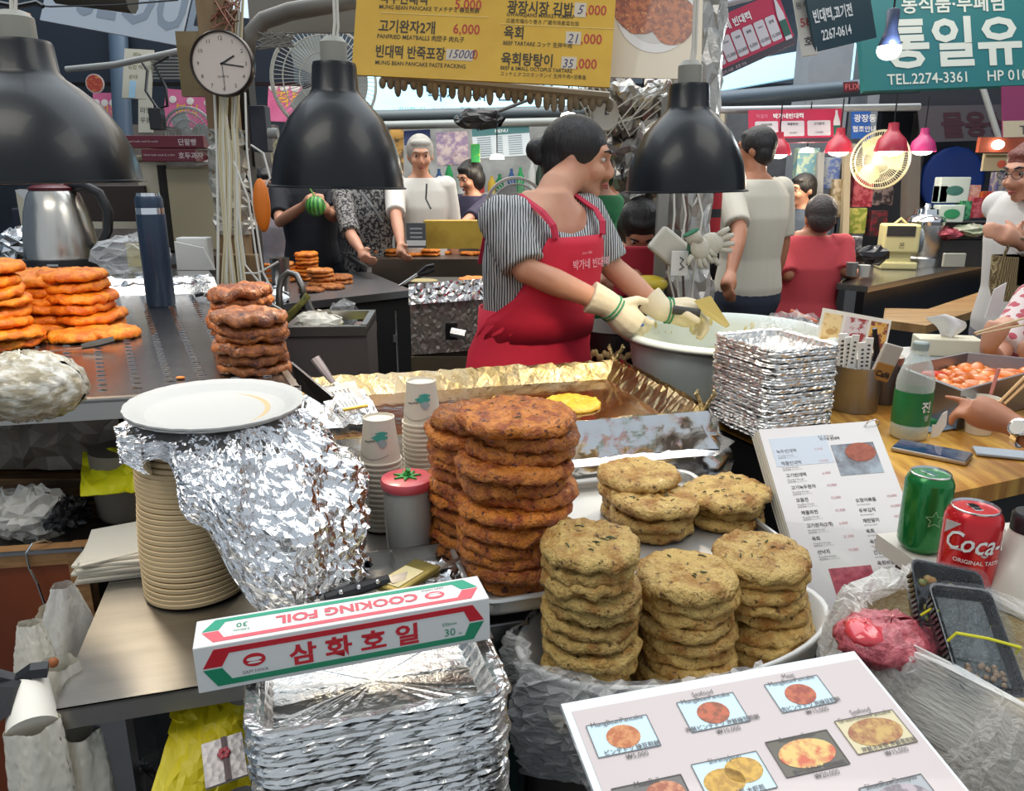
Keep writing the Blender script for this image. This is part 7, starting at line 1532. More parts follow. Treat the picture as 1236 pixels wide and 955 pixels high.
obj('tan_base', B().box((b_ - a_).length, .02, .07, ((a_.x + b_.x) / 2, a_.y - .012, a_.z - .34)), mat('tan_metal', rgb('6f6450'), .5, .4), t)
b = B(); p = at(545, 400, d=3.26); b.box(.05, .02, .07, p); obj('black_socket', b, BLACK, t); b = B(); b.tube([p + Vector((0, -.02, 0)), p + Vector((.06, -.03, -.01))], .02, 8); obj('foil_pipe', b, STEEL, t)
o = obj('dough_slab', B().ball((0, 0, 0), .07, sy=.8, sz=.12), mat('dough', rgb('b5a268'), .5), None, smooth=True); o.location = at(510, 339, d=3.35); tag(o, 'flat pale batter slab at the stove corner', 'batter')
# far griddle with pancakes
t = thing('far_griddle', 'second steel griddle with flat orange pancakes in the neighbouring stall', 'griddle', (0, 0, 0))
zg = .97; g = [at(446, 326, z=zg - .03), at(600, 326, z=zg - .03), at(600, 300, z=zg), at(425, 304, z=zg)]
g = [at(440, 313, z=zg), at(640, 313, z=zg), at(640, 300, z=zg), at(415, 301, z=zg)]
b = B(); b.hexa([p + Vector((0, 0, -.16)) for p in g], g); obj('griddle_plate', b, mat('far_griddle_steel', rgb('7a6f64'), .35, .8), t)
b = B(); b.tube([at(415, 306, z=zg), at(446, 326, z=zg - .02)], .018, 4); obj('side_rail', b, STEEL, t)
for i, (u, v, s__, n) in enumerate(((452, 309, .85, 2), (476, 309, .85, 2), (500, 309, .9, 1), (520, 309, .9, 2), (535, 307, .7, 1), (567, 308, .9, 1), (585, 308, .8, 1), (485, 305, .8, 1))):
    p = at(u, v, z=zg)
    for k in range(n):
        me = pcopy(fm[i % 3], KIM if i < 2 and k == 0 else ORG); o = bpy.data.objects.new('orange_pancake', me); C.objects.link(o); o.location = (p.x, p.y, zg + .012 + .022 * k); o.scale = (s__, s__, 1); o.rotation_euler = (0, 0, i)
        tag(o, ('%s flat pancake on the far griddle, counted from its left rail' % ('first', 'second', 'third', 'fourth', 'fifth', 'sixth', 'seventh', 'rear')[i]) + (', upper one' if k else ''), 'pancake', 'pancakes on the far griddle')
fp = at(572, 338, d=3.36); o = bpy.data.objects.new('orange_pancake', pcopy(fm[0], ORG)); C.objects.link(o); o.location = fp; tag(o, 'orange pancake frying on the foil-wrapped stove beside the cook', 'pancake')
t = thing('yellow_carton', 'worn yellow carton standing behind the far griddle', 'box', at(548, 300, d=4.6)); obj('carton', B().box(.35, .14, .16, (0, .05, 0), base=True), mat('carton_yellow', rgb('c8a440'), .5, col2=rgb('a8842c'), scale=5), t)
t = thing('stand_card', 'black and white stand card left of the yellow carton', 'card', at(503, 299, d=4.5)); obj('card', B().box(.11, .02, .14, base=True), mat('card_grey', rgb('5a5c60'), .4), t); obj('white_foot', B().box(.11, .022, .03, (0, -.001, .012), base=True), PAPERW, t)
b = B()
for k in range(3): b.box(.07, .001, .010, (0, -.0115, .06 + k * .024))
o = obj('lettering', b, mat('pale_ink', rgb('b0b0b0'), .4), t); o['kind'] = 'stuff'
t = thing('scissors', 'steel scissors with black grips lying over the stove corner', 'scissors', (0, 0, 0)); b = B(); b.tube([at(482, 345, d=3.2), at(506, 329, d=3.2)], .005, 6); b.tube([at(488, 343, d=3.2), at(508, 330, d=3.2)], .004, 6); obj('blade', b, STEEL, t)
b = B(); b.tube([at(504, 331, d=3.2), at(515, 322, d=3.2), at(524, 320, d=3.2)], .008, 7); b.tube([at(504, 331, d=3.2), at(516, 329, d=3.2), at(524, 325, d=3.2)], .008, 7); obj('grip', b, BLACK, t)
# mid-distance stall fronts behind the people
for (u0, u1, v0, v1, d_, c_, lb) in ((440, 730, 150, 330, 7.2, 'b5b2ac', 'pale stall front behind the white-haired man and the cook'), (690, 880, 130, 330, 5.9, '77736e', 'dim grey stall front behind the foil pillar'), (60, 330, 150, 260, 6.6, '6e6660', 'dim stall front behind the kettle'), (880, 960, 130, 330, 6.9, '6c6d72', 'dim stall front behind the polo-shirted man')):
    p0_, p1_, p2_ = at(u0, v0, d=d_), at(u1, v0, d=d_), at(u0, v1, d=d_); o = obj('market_stall', B().box((p1_ - p0_).length, .12, p0_.z, ((p0_.x + p1_.x) / 2, p0_.y + .1, p0_.z / 2)), mat('sf_' + c_, rgb(c_), .6, col2=tuple(x * .5 for x in rgb(c_)), scale=3)); tag(o, lb, 'stall')
# bottles and jars on the shelves behind the cook
random.seed(66)
t = thing('goods_shelf', 'pale shelf with bottles behind the seated woman in navy', 'shelf', at(590, 236, d=6.2)); obj('shelf_board', B().box(1.3, .3, .04), mat('pale_shelf', rgb('b5b9b6'), .5), t); obj('shelf_front', B().box(1.3, .05, .3, (0, -.14, -.16)), mat('shelf_blue', rgb('4a7a9a'), .5, col2=rgb('c0c4c0'), scale=6), t)
cols = [('1f7a4a', 'green'), ('c23a3a', 'red'), ('c8ccc8', 'white'), ('3a5a8a', 'blue'), ('c8a83a', 'yellow'), ('2a3a30', 'dark'), ('2f9a5a', 'bright green')]
for k, u in enumerate(range(520, 700, 12)):
    c_, cn = cols[(k * 3) % 7]; p = at(u + random.uniform(-3, 3), 233, d=6.1); h_ = random.uniform(.12, .26)
    t = thing('shelf_bottle', '%s bottle on the pale shelf, %s from the left end' % (cn, ('first', 'second', 'third', 'fourth', 'fifth', 'sixth', 'seventh', 'eighth', 'ninth', 'tenth', 'eleventh', 'twelfth', 'thirteenth', 'fourteenth', 'fifteenth')[k % 15]), 'bottle', (p.x, p.y, at(590, 236, d=6.2).z + .02), group='bottles on the pale shelf')
    b = B(); b.lathe([(1e-4, 0), (.032, 0), (.032, h_ * .6), (.012, h_ * .85), (.012, h_), (1e-4, h_)], 12); obj('body', b, mat('bt_' + c_, rgb(c_), .3), t, smooth=True, ang=50)

t = thing('back_counter', 'dark low counter behind the kettle carrying the cream cabinet and cartons', 'counter', (-2.05, 3.12, 0)); p = at(215, 250, d=2.9); zt3 = p.z - .168
obj('counter_top', B().box(1.7, .55, .03, (0, 0, zt3 - .015)), STEELD, t); obj('counter_body', B().box(1.6, .5, zt3 - .03, base=True), BLACK, t)

t = thing('display_rack', 'dark stepped rack under the printed dish boxes beside the urn', 'rack', (0, 0, 0))
p = at(1172, 268, d=5.05); q_ = at(1172, 285, d=4.85)
obj('upper_step', B().box(.52, .24, p.z - .92, (p.x, p.y + .06, .92), base=True), mat('rack_dark', rgb('2c2a2a'), .6), t); obj('lower_step', B().box(.50, .16, q_.z - .94, (q_.x, q_.y + .0, .92), base=True), mat('rack_dark', rgb('2c2a2a'), .6), t)
# =================== people ===================
SKIN = mat('skin', rgb('d09a7c'), .5, sss=.08, col2=rgb('c0846a'), scale=9, thr=(.3, .8)); SKIN2 = mat('skin_tan', rgb('b87c5c'), .5, sss=.08, col2=rgb('a56c50'), scale=9, thr=(.3, .8))
HAIRB = mat('hair_black', (.012, .010, .010), .45, bump=.6, scale=90, stretch=(1, 1, .15)); HAIRG = mat('hair_grey', rgb('a8a49c'), .6, bump=.6, scale=90); HAIRR = mat('hair_auburn', rgb('6a2f22'), .5, bump=.6, scale=80); HAIRD = mat('hair_thin', rgb('3a3230'), .5, bump=.6, scale=80)
LIP = mat('lip', rgb('a85a50'), .4); EYEW = mat('eye_white', rgb('cfc8c0'), .3); EYEB = mat('eye_dark', (.02, .012, .01), .2)
def remesh(o, vox, sm=4):
    m = o.modifiers.new('r', 'REMESH'); m.mode = 'VOXEL'; m.voxel_size = vox; m.use_smooth_shade = True
    s_ = o.modifiers.new('s', 'SMOOTH'); s_.factor = .5; s_.iterations = sm; return o
V = Vector
def limb(b, pts, rs, seg=14, flat=1):
    for i, (p, r) in enumerate(zip(pts, rs)): b.ball(p, r * .98, seg=12, rings=8)
    b.tube(pts, rs, seg, flat=flat)
def hand(b, w, d, n, sc_=1, curl=.5, point=False, mir=1):
    """w wrist, d direction of the hand, n palm normal; four fingers of different length and a thumb off the side"""
    d = V(d).normalized(); n = V(n); n = (n - d * n.dot(d)).normalized(); s_ = d.cross(n) * mir; w = V(w)
    b.tube([w, w + d * .03 * sc_, w + d * .06 * sc_, w + d * .088 * sc_], [.026 * sc_, .034 * sc_, .040 * sc_, .037 * sc_], 12, flat=1)
    for k, (o_, l_) in enumerate(((-.027, .062), (-.009, .076), (.009, .082), (.027, .074))):
        c = curl * (.15 if point and k == 3 else 1); p0 = w + d * .082 * sc_ + s_ * o_ * sc_; a1, a2, a3 = c * .8, c * 1.9, c * 2.8; l_ *= sc_
        p1 = p0 + (d * math.cos(a1) + n * math.sin(a1)) * l_ * .45; p2 = p1 + (d * math.cos(a2) + n * math.sin(a2)) * l_ * .32; p3 = p2 + (d * math.cos(a3) + n * math.sin(a3)) * l_ * .25
        b.tube([p0, p1, p2, p3], [.0100 * sc_, .0092 * sc_, .0084 * sc_, .0066 * sc_], 8); b.ball(p3, .0068 * sc_, seg=8, rings=6)
    p0 = w + d * .03 * sc_ + s_ * .026 * sc_; p1 = p0 + (d * .6 + s_ * .7 + n * .35).normalized() * .034 * sc_; p2 = p1 + (d * .85 + s_ * .25 + n * .5).normalized() * .030 * sc_
    b.tube([p0, p1, p2], [.014 * sc_, .0115 * sc_, .009 * sc_], 8); b.ball(p2, .009 * sc_, seg=8, rings=6)
def headmtx(c, yaw, pitch, k, roll=0): return Matrix.Translation(c) @ Matrix.Rotation(yaw, 4, 'Z') @ Matrix.Rotation(pitch, 4, 'X') @ Matrix.Rotation(roll, 4, 'Y') @ Matrix.Scale(k, 4)
def head_into(b, M_):
    t = B()
    t.ball((0, .006, .022), .092, sx=.83, sy=1.03, sz=.98, seg=24, rings=18); t.ball((0, -.028, -.035), .064, sx=.90, sy=.92, sz=1.15, seg=20, rings=14); t.ball((0, -.062, -.088), .024, sx=1.1, seg=12, rings=8)
    t.tube([(0, -.088, .012), (0, -.101, -.016), (0, -.112, -.034)], [.009, .012, .014], 8); t.ball((0, -.104, -.038), .014, sx=1.35, sz=.8, seg=10, rings=8)
    for sx in (-1, 1): t.ball((sx * .034, -.066, -.03), .028, seg=10, rings=8); t.ball((sx * .078, .012, -.012), .026, sx=.3, sy=.75, sz=1.2, seg=10, rings=8, rot=(0, 0, sx * .3))
    t.tube([(-.045, -.078, .030), (0, -.092, .026), (.045, -.078, .030)], [.011, .012, .011], 8)
    b.merge(t.bm, rot=M_)
def face(root, M_, glasses=False, brow=HAIRB):
    for sx in (-1, 1):
        b = B(); b.ball((sx * .031, -.081, .006), .0125, sy=.7, sz=.5, seg=12, rings=8); b.merge(B().ball((sx * .031, -.0888, .006), .0060, sy=.35, seg=8, rings=6).bm, mi=1); t = B(); t.merge(b.bm, rot=M_); obj('eye', t, [EYEW, EYEB], root, smooth=True)
        b = B(); b.tube([(sx * .015, -.099, .028), (sx * .032, -.097, .034), (sx * .050, -.083, .029)], [.0035, .0042, .002], 6); t = B(); t.merge(b.bm, rot=M_); obj('eyebrow', t, brow, root)
    b = B(); b.tube([(-.022, -.087, -.066), (-.008, -.099, -.061), (0, -.100, -.063), (.008, -.099, -.061), (.022, -.087, -.066)], [.002, .0055, .005, .0055, .002], 7, flat=.8); b.tube([(-.018, -.089, -.069), (0, -.100, -.071), (.018, -.089, -.069)], [.002, .006, .002], 7); t = B(); t.merge(b.bm, rot=M_); obj('lips', t, LIP, root, smooth=True)
    if glasses:
        b = B()
        for sx in (-1, 1): b.tube([(sx * .033 + .024 * math.cos(k * PI / 8), -.106, .006 + .018 * math.sin(k * PI / 8)) for k in range(16)], .0018, 5, closed=True); b.tube([(sx * .057, -.104, .01), (sx * .08, 0, .006)], .0018, 5)
        b.tube([(-.009, -.107, .008), (.009, -.107, .008)], .0018, 5); t = B(); t.merge(b.bm, rot=M_); obj('glasses', t, DARKM, root)
def hair(root, M_, style, m):
    b = B()
    if style != 'bald': b.ball((0, .016, .034), .0995, sx=.88, sy=1.02, sz=.96, seg=24, rings=16)
    b.ball((0, .045, -.012), .078, sx=1.0, sy=.82, sz=1.0, seg=20, rings=14)
    if style == 'bun': b.ball((.0, .128, .012), .036, seg=14, rings=10); b.ball((.018, .138, .030), .02); b.ball((-.012, .118, -.012), .022); b.tube([(0, .085, .0), (0, .125, .01)], [.04, .02], 10)
    if style == 'bob': b.ball((0, .03, -.02), .096, sx=.98, sy=.86, sz=1.1, seg=20, rings=14)
    if style == 'cap': b.box(.13, .07, .012, (0, -.10, .05), bev=.005)
    if style == 'bob' or style == 'short': b.ball((0, -.035, .076), .055, sx=1.25, sy=.9, sz=.55)
    t = B(); t.merge(b.bm, rot=M_); return remesh(obj('hair', t, m, root), .007, 2)
def ring(c, lat, dep, a, bb, n=24, p=2.3, t0=0, t1=2 * PI, closed=True):
    out = []
    for k in range(n):
        t_ = t0 + (t1 - t0) * (k / n if closed else k / (n - 1)); cx_, sy_ = math.cos(t_), math.sin(t_)
        out.append(c + lat * a * math.copysign(abs(cx_) ** (2 / p), cx_) + dep * bb * math.copysign(abs(sy_) ** (2 / p), sy_))
    return out
def person(label, x, y, H, byaw, fyaw=None, fpitch=0, R_=None, L_=None, shirt=None, slv=.75, trs=None, hairm=HAIRB, style='short', skin=SKIN, w=1.0, lean=V((0, 0, 0)), head=None, seat=False, hk=1.0, group=None, glasses=False, hands=True, vox=.009, mirror=False, legs=True, handdirs=(None, None), z0=0, gloves=False, curl=.5, roll=0, belly=1.0, brow=HAIRB, noface=False, vneck=0):
    k = H / 1.68; fyaw = byaw if fyaw is None else fyaw
    root = thing('person', label, 'person', (x, y, z0), 0, group); O = V((x, y, z0))
    f = V((math.sin(byaw), -math.cos(byaw), 0)); lat = V((f.y, -f.x, 0))   # lat = the person's right
    sh = .14 if seat else 0
    pel = V((0, 0, .895 * k if not seat else .50 * k + .06))
    chest = pel + V((0, 0, .36 * k)) + lean * .75; nb = pel + V((0, 0, .53 * k)) + lean
    hc = (head - O) if head is not None else nb + V((0, 0, .150 * k)) + f * .02
    sR, sL = nb + lat * .165 * k * w - V((0, 0, .038 * k)), nb - lat * .165 * k * w - V((0, 0, .038 * k))
    def arm(A, s_, sgn):
        if A is None: e = s_ + lat * sgn * .04 + V((0, 0, -.27 * k)) + f * -.01; return [s_, e, e + V((0, 0, -.23 * k)) + f * .05]
        return [s_] + [V(p) - O for p in A]
    aR, aL = arm(R_, sR, 1), arm(L_, sL, -1)
    b = B()
    M_ = headmtx(hc, fyaw, fpitch, .98 * k * hk, roll); head_into(b, M_)
    b.tube([nb - V((0, 0, .05)), nb + (hc - nb) * .35, hc + V((0, 0, -.03)) - f * .0], [.062 * k, .052 * k, .050 * k], 14)
    rings_ = [(pel + V((0, 0, -.06 * k)), .150, .105), (pel + V((0, 0, .02)), .158, .112), (pel.lerp(chest, .45), .135, .098 * belly), (pel.lerp(chest, .8), .150, .105), (chest, .162, .108), (nb + V((0, 0, -.065 * k)), .168, .088), (nb + V((0, 0, -.018)), .135, .072), (nb + V((0, 0, .012)), .085, .060), (nb + V((0, 0, .035)), .058, .052)]
    b.loft([ring(c, lat, f, a * k * w, d_ * k * (1 + (w - 1) * .8)) for c, a, d_ in rings_])
    for A in (aR, aL): limb(b, [A[0], A[0].lerp(A[1], .5), A[1], A[1].lerp(A[2], .35), A[2]], [.050 * k, .043 * k, .036 * k, .037 * k, .024 * k])
    if hands and not gloves:
        for A, sgn, hd in ((aR, 1, handdirs[0]), (aL, -1, handdirs[1])):
            d_ = hd[0] if hd else (A[2] - A[1]).normalized(); n_ = hd[1] if hd else (-lat * sgn); hand(b, A[2], d_, n_, k * .95, hd[2] if hd and len(hd) > 2 else curl, hd[3] if hd and len(hd) > 3 else False, sgn)
    hpR, hpL = pel + lat * .085 * k * w, pel - lat * .085 * k * w
    L2 = []
    for hp, sgn in ((hpR, 1), (hpL, -1)):
        if seat: kn = hp + f * .40 * k + V((0, 0, -.02)); an = V((kn.x, kn.y, .08)) + f * .03
        else: kn = V((hp.x * .9, hp.y * .9, .47 * k)) + f * .02; an = V((hp.x * .9, hp.y * .9, .08))
        L2.append([hp, kn, an])
        if legs: limb(b, [hp, hp.lerp(kn, .5), kn, kn.lerp(an, .4), an], [.082 * k, .068 * k, .052 * k, .048 * k, .034 * k]); b.tube([an + V((0, 0, -.03)) - f * .05, an + V((0, 0, -.045)) + f * .12], [.04, .032], 10)
    remesh(obj('body', b, skin, root), vox)
    if not noface: face(root, M_, glasses, brow)
    if style: hair(root, M_, style, hairm)
    if shirt:
        b = B(); RG = [ring(c, lat, f, (a + .014) * k * w, (d_ + .016) * k * (1 + (w - 1) * .8)) for c, a, d_ in rings_[:-1]]
        if vneck:
            for q_, (rg_, wt) in enumerate(zip(RG[-3:], (.35, 1, 1.25))):
                for i_, p_ in enumerate(rg_): fr = max(0, (p_ - nb).dot(f)) / .07; rg_[i_] = p_ - V((0, 0, vneck * wt * min(1, fr) * (1 - min(1, abs((p_ - nb).dot(lat)) / .13) ** 2)))
        b.loft(RG)
        for A in (aR, aL):
            e = A[0].lerp(A[1], min(1, slv)); pts = [A[0].lerp(nb + V((0, 0, -.05)), .3), A[0], A[0].lerp(e, .5), e]; rs = [.07 * k, .068 * k, .064 * k, .060 * k]
            if slv > 1: e2 = A[1].lerp(A[2], slv - 1); pts += [e2]; rs = [.07 * k, .066 * k, .058 * k, .050 * k, .040 * k]
            b.tube(pts, rs, 14); b.ball(A[0], .066 * k)
        remesh(obj('shirt', b, shirt, root), vox, 3)
    if trs and legs:
        b = B(); b.loft([ring(pel + V((0, 0, dz)), lat, f, a * k * w, d_ * k * w) for dz, a, d_ in ((-.12, .145, .11), (-.05, .172, .125), (.03, .170, .122), (.08, .158, .115))])
        for hp, kn, an in L2: b.tube([hp, hp.lerp(kn, .5), kn, kn.lerp(an, .5), an + V((0, 0, .02))], [.095 * k, .083 * k, .068 * k, .062 * k, .058 * k], 14); b.ball(kn, .067 * k)
        remesh(obj('trousers', b, trs, root), .012, 3)
        b = B()
        for hp, kn, an in L2: b.tube([an + V((0, 0, -.035)) - f * .06, an + V((0, 0, -.035)) + f * .04, an + V((0, 0, -.045)) + f * .15], [.045, .047, .035], 12)
        o = obj('shoes', b, DARKM, root, smooth=True); o['kind'] = 'stuff'
    return dict(root=root, O=O, f=f, lat=lat, nb=nb, pel=pel, chest=chest, aR=aR, aL=aL, M=M_, k=k, w=w, rings=rings_, hc=hc)
def fab(name, c, **kw): return mat(name, rgb(c), .8, bump=.15, bscale=200, scale=kw.pop('scale', 8), **kw)
# --- the cook
STRIPE = mat('striped_shirt', rgb('c9c9c8'), .8, col2=rgb('35383f'), kind='wave', scale=46, thr=(.42, .58), stretch=(1, .35, .2), obj=False)
hc_ = at(697, 192, d=2.24); bx0 = at(640, 440, d=2.22)
sR_, sL_ = at(622, 256, d=2.08), at(706, 266, d=2.36)
eR, wR = at(634, 326, d=1.98), at(733, 367, d=2.02)
eL, wL = at(738, 322, d=2.28), at(799, 374, d=2.24)
ck = person('cook in red apron and striped shirt with hair bun and white gloves at the basin', bx0.x - .0, bx0.y + .04, 1.655, R(48), R(78), .12, [eR, wR], [eL, wL], STRIPE, .92, mat('trouser_dark', rgb('25252a'), .8), HAIRB, 'bun', SKIN, w=1.08, lean=V((.040, -.02, -.02)), head=hc_, gloves=True, vneck=.06, vox=.007, roll=0, hk=.98)
rt = ck['root']; REDA = mat('apron_red', rgb('d0203c'), .75, bump=.1, bscale=250, scale=8)
lat, f = ck['lat'], ck['f']; k = ck['k'] * ck['w']; pel, nb, chest = ck['pel'], ck['nb'], ck['chest']
b = B(); rr = [(pel + V((0, 0, -.42)), .205, .165), (pel + V((0, 0, -.2)), .20, .16), (pel + V((0, 0, .0)), .196, .15), (pel + V((0, 0, .10)), .18, .138), (pel.lerp(chest, .46), .166, .130), (pel.lerp(chest, .66), .166, .132)]
b.loft([ring(c, lat, f, a * k, d_ * k, 36) for c, a, d_ in rr], caps=False); o = obj('apron_skirt', b, REDA, rt, smooth=True); o.modifiers.new('s', 'SOLIDIFY').thickness = .004
b = B(); n_ = 14; rr = [(pel.lerp(chest, .42), .170, .136, 118), (pel.lerp(chest, .60), .172, .137, 96), (pel.lerp(chest, .78), .174, .138, 68), (chest, .180, .138, 50), (chest.lerp(nb, .35), .182, .132, 40), (chest.lerp(nb, .5), .180, .126, 34)]
b.loft([ring(c, lat, f, a * k, d_ * k, n_, t0=R(90 - w_), t1=R(90 + w_), closed=False) for c, a, d_, w_ in rr], caps=False)
for fc in [q for q in b.bm.faces if max((v1.co - v2.co).length for v1 in q.verts for v2 in q.verts) > .16]: b.bm.faces.remove(fc)
o = obj('apron_bib', b, REDA, rt, smooth=True); o.modifiers.new('s', 'SOLIDIFY').thickness = .004
for sg in (1, -1):
    c2_ = chest.lerp(nb, .5); p0 = c2_ + lat * sg * .095 * k + f * .118 * k; p1 = nb + lat * sg * .108 * k + f * .085 + V((0, 0, -.018)); p2 = nb + lat * sg * .108 * k + f * .01 + V((0, 0, .022)); p3 = nb + lat * sg * .115 * k - f * .095 + V((0, 0, -.035)); p4 = chest - f * .13 * k + lat * sg * .10
    obj('apron_strap', B().tube([p0, p0.lerp(p1, .5) + f * .012, p1, p2, p3, p4], [.013] * 6, 6, flat=.5), mat('strap_red', rgb('c42a48'), .7), rt)
b = B(); text_into(b, '박가네 빈대떡', 0, 0, .028, bold=.01, align='CENTER'); text_into(b, 'since 1960', -.02, .036, .010, align='CENTER')
c2_ = chest.lerp(nb, .0) + f * (.142 * k) + V((0, 0, .0)) - lat * .02; xx = -lat; yy = V((0, 0, 1)); o = obj('lettering', b, mat('apron_print', rgb('e8b0b8'), .6), rt); o.matrix_local = frame_mtx(c2_ + f * .006, xx, yy)
b = B(); b.tube([nb + V((0, 0, -.02)) + lat * .062 + f * .04, nb + f * .075 + V((0, 0, -.06)), nb - lat * .062 + f * .04 + V((0, 0, -.02))], .006, 6); obj('collar', b, STRIPE, rt)
GLV = mat('glove_cotton2', rgb('dfd2b4'), .85, bump=.4, scale=250, bdist=.002); GLG = mat('glove_band', rgb('3f8a62'), .8)
def glove(A, d, n, sgn, sc_, curl, par, O_):
    b = B(); d = V(d).normalized(); w_ = A[2]; up = (A[2] - A[1]).normalized(); b.tube([w_ - up * .05, w_ - up * .0, w_ + d * .03], [.044, .036, .036], 14); hand(b, w_, d, n, sc_, curl, False, sgn); remesh(obj('glove', b, GLV, par), .0045, 3)
    b = B()
    for q in (.012, .022): b.tube([w_ + d * q, w_ + d * (q + .004)], [.0385, .039], 16)
    o = obj('glove_band', b, GLG, par); o['kind'] = 'stuff'
glove(ck['aR'], (1, .25, -.85), (.5, .6, -.3), 1, 1.12, .45, rt, ck['O']); glove(ck['aL'], (1, .1, -.12), (0, -.3, -1), -1, 1.12, .75, rt, ck['O'])
b = B(); b.ball(V(at(772, 392, d=2.03)) - ck['O'], .012, sz=.5); 
obj('blue_patch', b, mat('glove_blue', rgb('3a5aa0'), .8), rt)
hw = V(at(828, 371, d=2.22))
t = thing('batter_trowel', 'brass-coloured trowel with dark handle held by the cook above the basin', 'trowel', (0, 0, 0))
b = B(); b.tube([V(at(812, 374, d=2.2)), V(at(845, 378, d=2.19))], [.013, .012], 10); obj('handle', b, mat('dark_handle', rgb('33322e'), .5), t)
q = [at(838, 364, d=2.19), at(858, 358, d=2.2), at(881, 393, d=2.16), at(876, 396, d=2.15), at(850, 380, d=2.17)]
b = B(); b._add(q + [p + V((0, .002, .002)) for p in q], [(0, 1, 2, 3, 4), (9, 8, 7, 6, 5)] + [(i, (i + 1) % 5, (i + 1) % 5 + 5, i + 5) for i in range(5)]); obj('blade', b, mat('brass', rgb('a08a4a'), .35, .7), t)
# --- others; top-of-head pixel and depth give place and height
def spot(u, v, d): p = at(u, v, d=d); return p.x, p.y, p.z
POLO = fab('polo_beige', 'cdc5b4'); NAVYP = fab('navy_trousers', '2e3442')
x, y, h = spot(918, 153, 3.75)
person('man in beige polo shirt and navy trousers seen from behind, looking left', x, y, h, R(-150), R(-125), 0, None, [at(893, 280, d=3.6), at(882, 330, d=3.5)], POLO, .85, NAVYP, HAIRB, 'short', SKIN2, w=1.08, glasses=True, hk=.9)
x, y, h = spot(985, 244, 4.1)
person('seated man in a red shirt with thinning dark hair, seen from behind', x, y, 1.62, R(165), R(170), .2, [at(1019, 326, d=4.14), at(1034, 334, d=4.4)], [at(951, 332, d=4.14), at(975, 330, d=4.45)], fab('red_tee', 'c2434a'), 1.0, fab('navy_jeans', '27303f'), HAIRD, 'short', SKIN2, w=1.12, seat=True, lean=V((0, .06, -.03)), z0=h - 1.21, head=at(990, 263, d=4.15))
o = obj('diner_stool', B().lathe([(1e-4, 0), (.15, 0), (.15, .03), (.03, .04), (.03, .40), (.16, .42), (.16, .46), (1e-4, .46)], 20), BLACK); o.location = (x, y, 0); tag(o, 'black round stool under the red-shirted diner', 'stool')
x, y, h = spot(506, 166, 4.9)
person('grey-haired man in a white shirt facing the griddle, between lamp and yellow carton', x, y, h, R(15), R(10), .15, [at(478, 262, d=4.7), at(484, 296, d=4.55)], None, fab('white_shirt', 'd6d2ca'), .9, fab('black_trs', '1c1c20'), HAIRG, 'short', SKIN, w=1.0, brow=HAIRG)
b = B(); b.tube([at(515, 222, d=4.75), at(514, 240, d=4.74), at(520, 252, d=4.72)], .006, 5); o = obj('lanyard', b, BLACK); tag(o, 'short black strap hanging on the chest of the grey-haired man', 'strap')
x, y, h = spot(570, 196, 5.4)
person('woman in a navy vest with short black hair looking down left behind the yellow carton', x, y, h, R(-40), R(-50), .35, None, [at(560, 270, d=5.1), at(574, 285, d=5.0)], fab('navy_top', '2c2840'), .75, fab('black_trs', '1c1c20'), HAIRB, 'bob', SKIN)
x, y, h = spot(368, 172, 5.0)
mel = at(381, 249, d=4.50)
person('person in a dark t-shirt sipping from a small watermelon, head behind the middle lamp', x, y, h, R(12), R(25), .2, [at(338, 268, d=4.8), at(368, 247, d=4.62)], [at(402, 262, d=4.8), at(394, 254, d=4.64)], fab('black_tee', '20222a'), .8, fab('navy_shorts', '1e2434'), HAIRB, 'short', SKIN, w=1.12, belly=1.15)
t = thing('small_watermelon', 'small striped watermelon with a green straw held by the person in dark t-shirt', 'watermelon', mel); b = B(); b.ball((0, 0, 0), .058, seg=20, rings=14); obj('rind', b, mat('melon', rgb('5fae4a'), .4, col2=rgb('2a6a2c'), kind='wave', scale=14), t, smooth=True); obj('straw', B().tube([(0, 0, .05), (-.03, -.01, .11)], .005, 6), mat('straw_green', rgb('7ac04a'), .4), t)
x, y, h = spot(440, 176, 4.85)
person('woman in a black and white speckled blouse with a strap bag, head behind the lamp', x, y, h, R(20), R(10), .1, [at(424, 285, d=4.6), at(436, 303, d=4.5)], None, fab('speckle_blouse', '8e8a86', col2=rgb('26262a'), scale=60, thr=(.48, .52)), .95, fab('black_trs', '1c1c20'), HAIRD, 'bob', SKIN)
b = B(); b.tube([at(436, 232, d=4.68), at(450, 250, d=4.66), at(462, 268, d=4.68)], .014, 6, flat=.3); o = obj('bag_strap', b, BLACK); tag(o, 'black bag strap crossing the speckled blouse', 'strap')
x, y, h = spot(408, 200, 5.6)
person('person in black standing between the melon drinker and the speckled blouse', x, y, h + .08, R(0), R(30), 0, None, None, fab('black_coat', '15161c'), 1.8, fab('black_trs', '1c1c20'), HAIRB, 'short', SKIN)
x, y, h = spot(322, 205, 5.3)
person('person in a pale grey patterned top half hidden behind the orange float', x, y, h, R(10), R(0), .2, None, None, fab('pale_print_top', 'a9a8ae', col2=rgb('c8b6bc'), scale=20), .9, fab('grey_trs', '7a7880'), HAIRB, 'short', SKIN)
GRN2 = fab('green_shawl', '1f6a3c'); RA2 = fab('red_apron2', 'b0283c')
x, y, h = spot(722, 168, 3.35)
g_ = person('woman in a green top and red apron standing directly behind the cook', x, y, h, R(20), R(-20), .3, [at(700, 300, d=3.1), at(720, 330, d=3.0)], [at(752, 300, d=3.2), at(748, 330, d=3.1)], GRN2, 1.0, fab('black_trs', '1c1c20'), HAIRB, 'bob', SKIN, w=1.1)
x, y, h = spot(742, 186, 4.3)
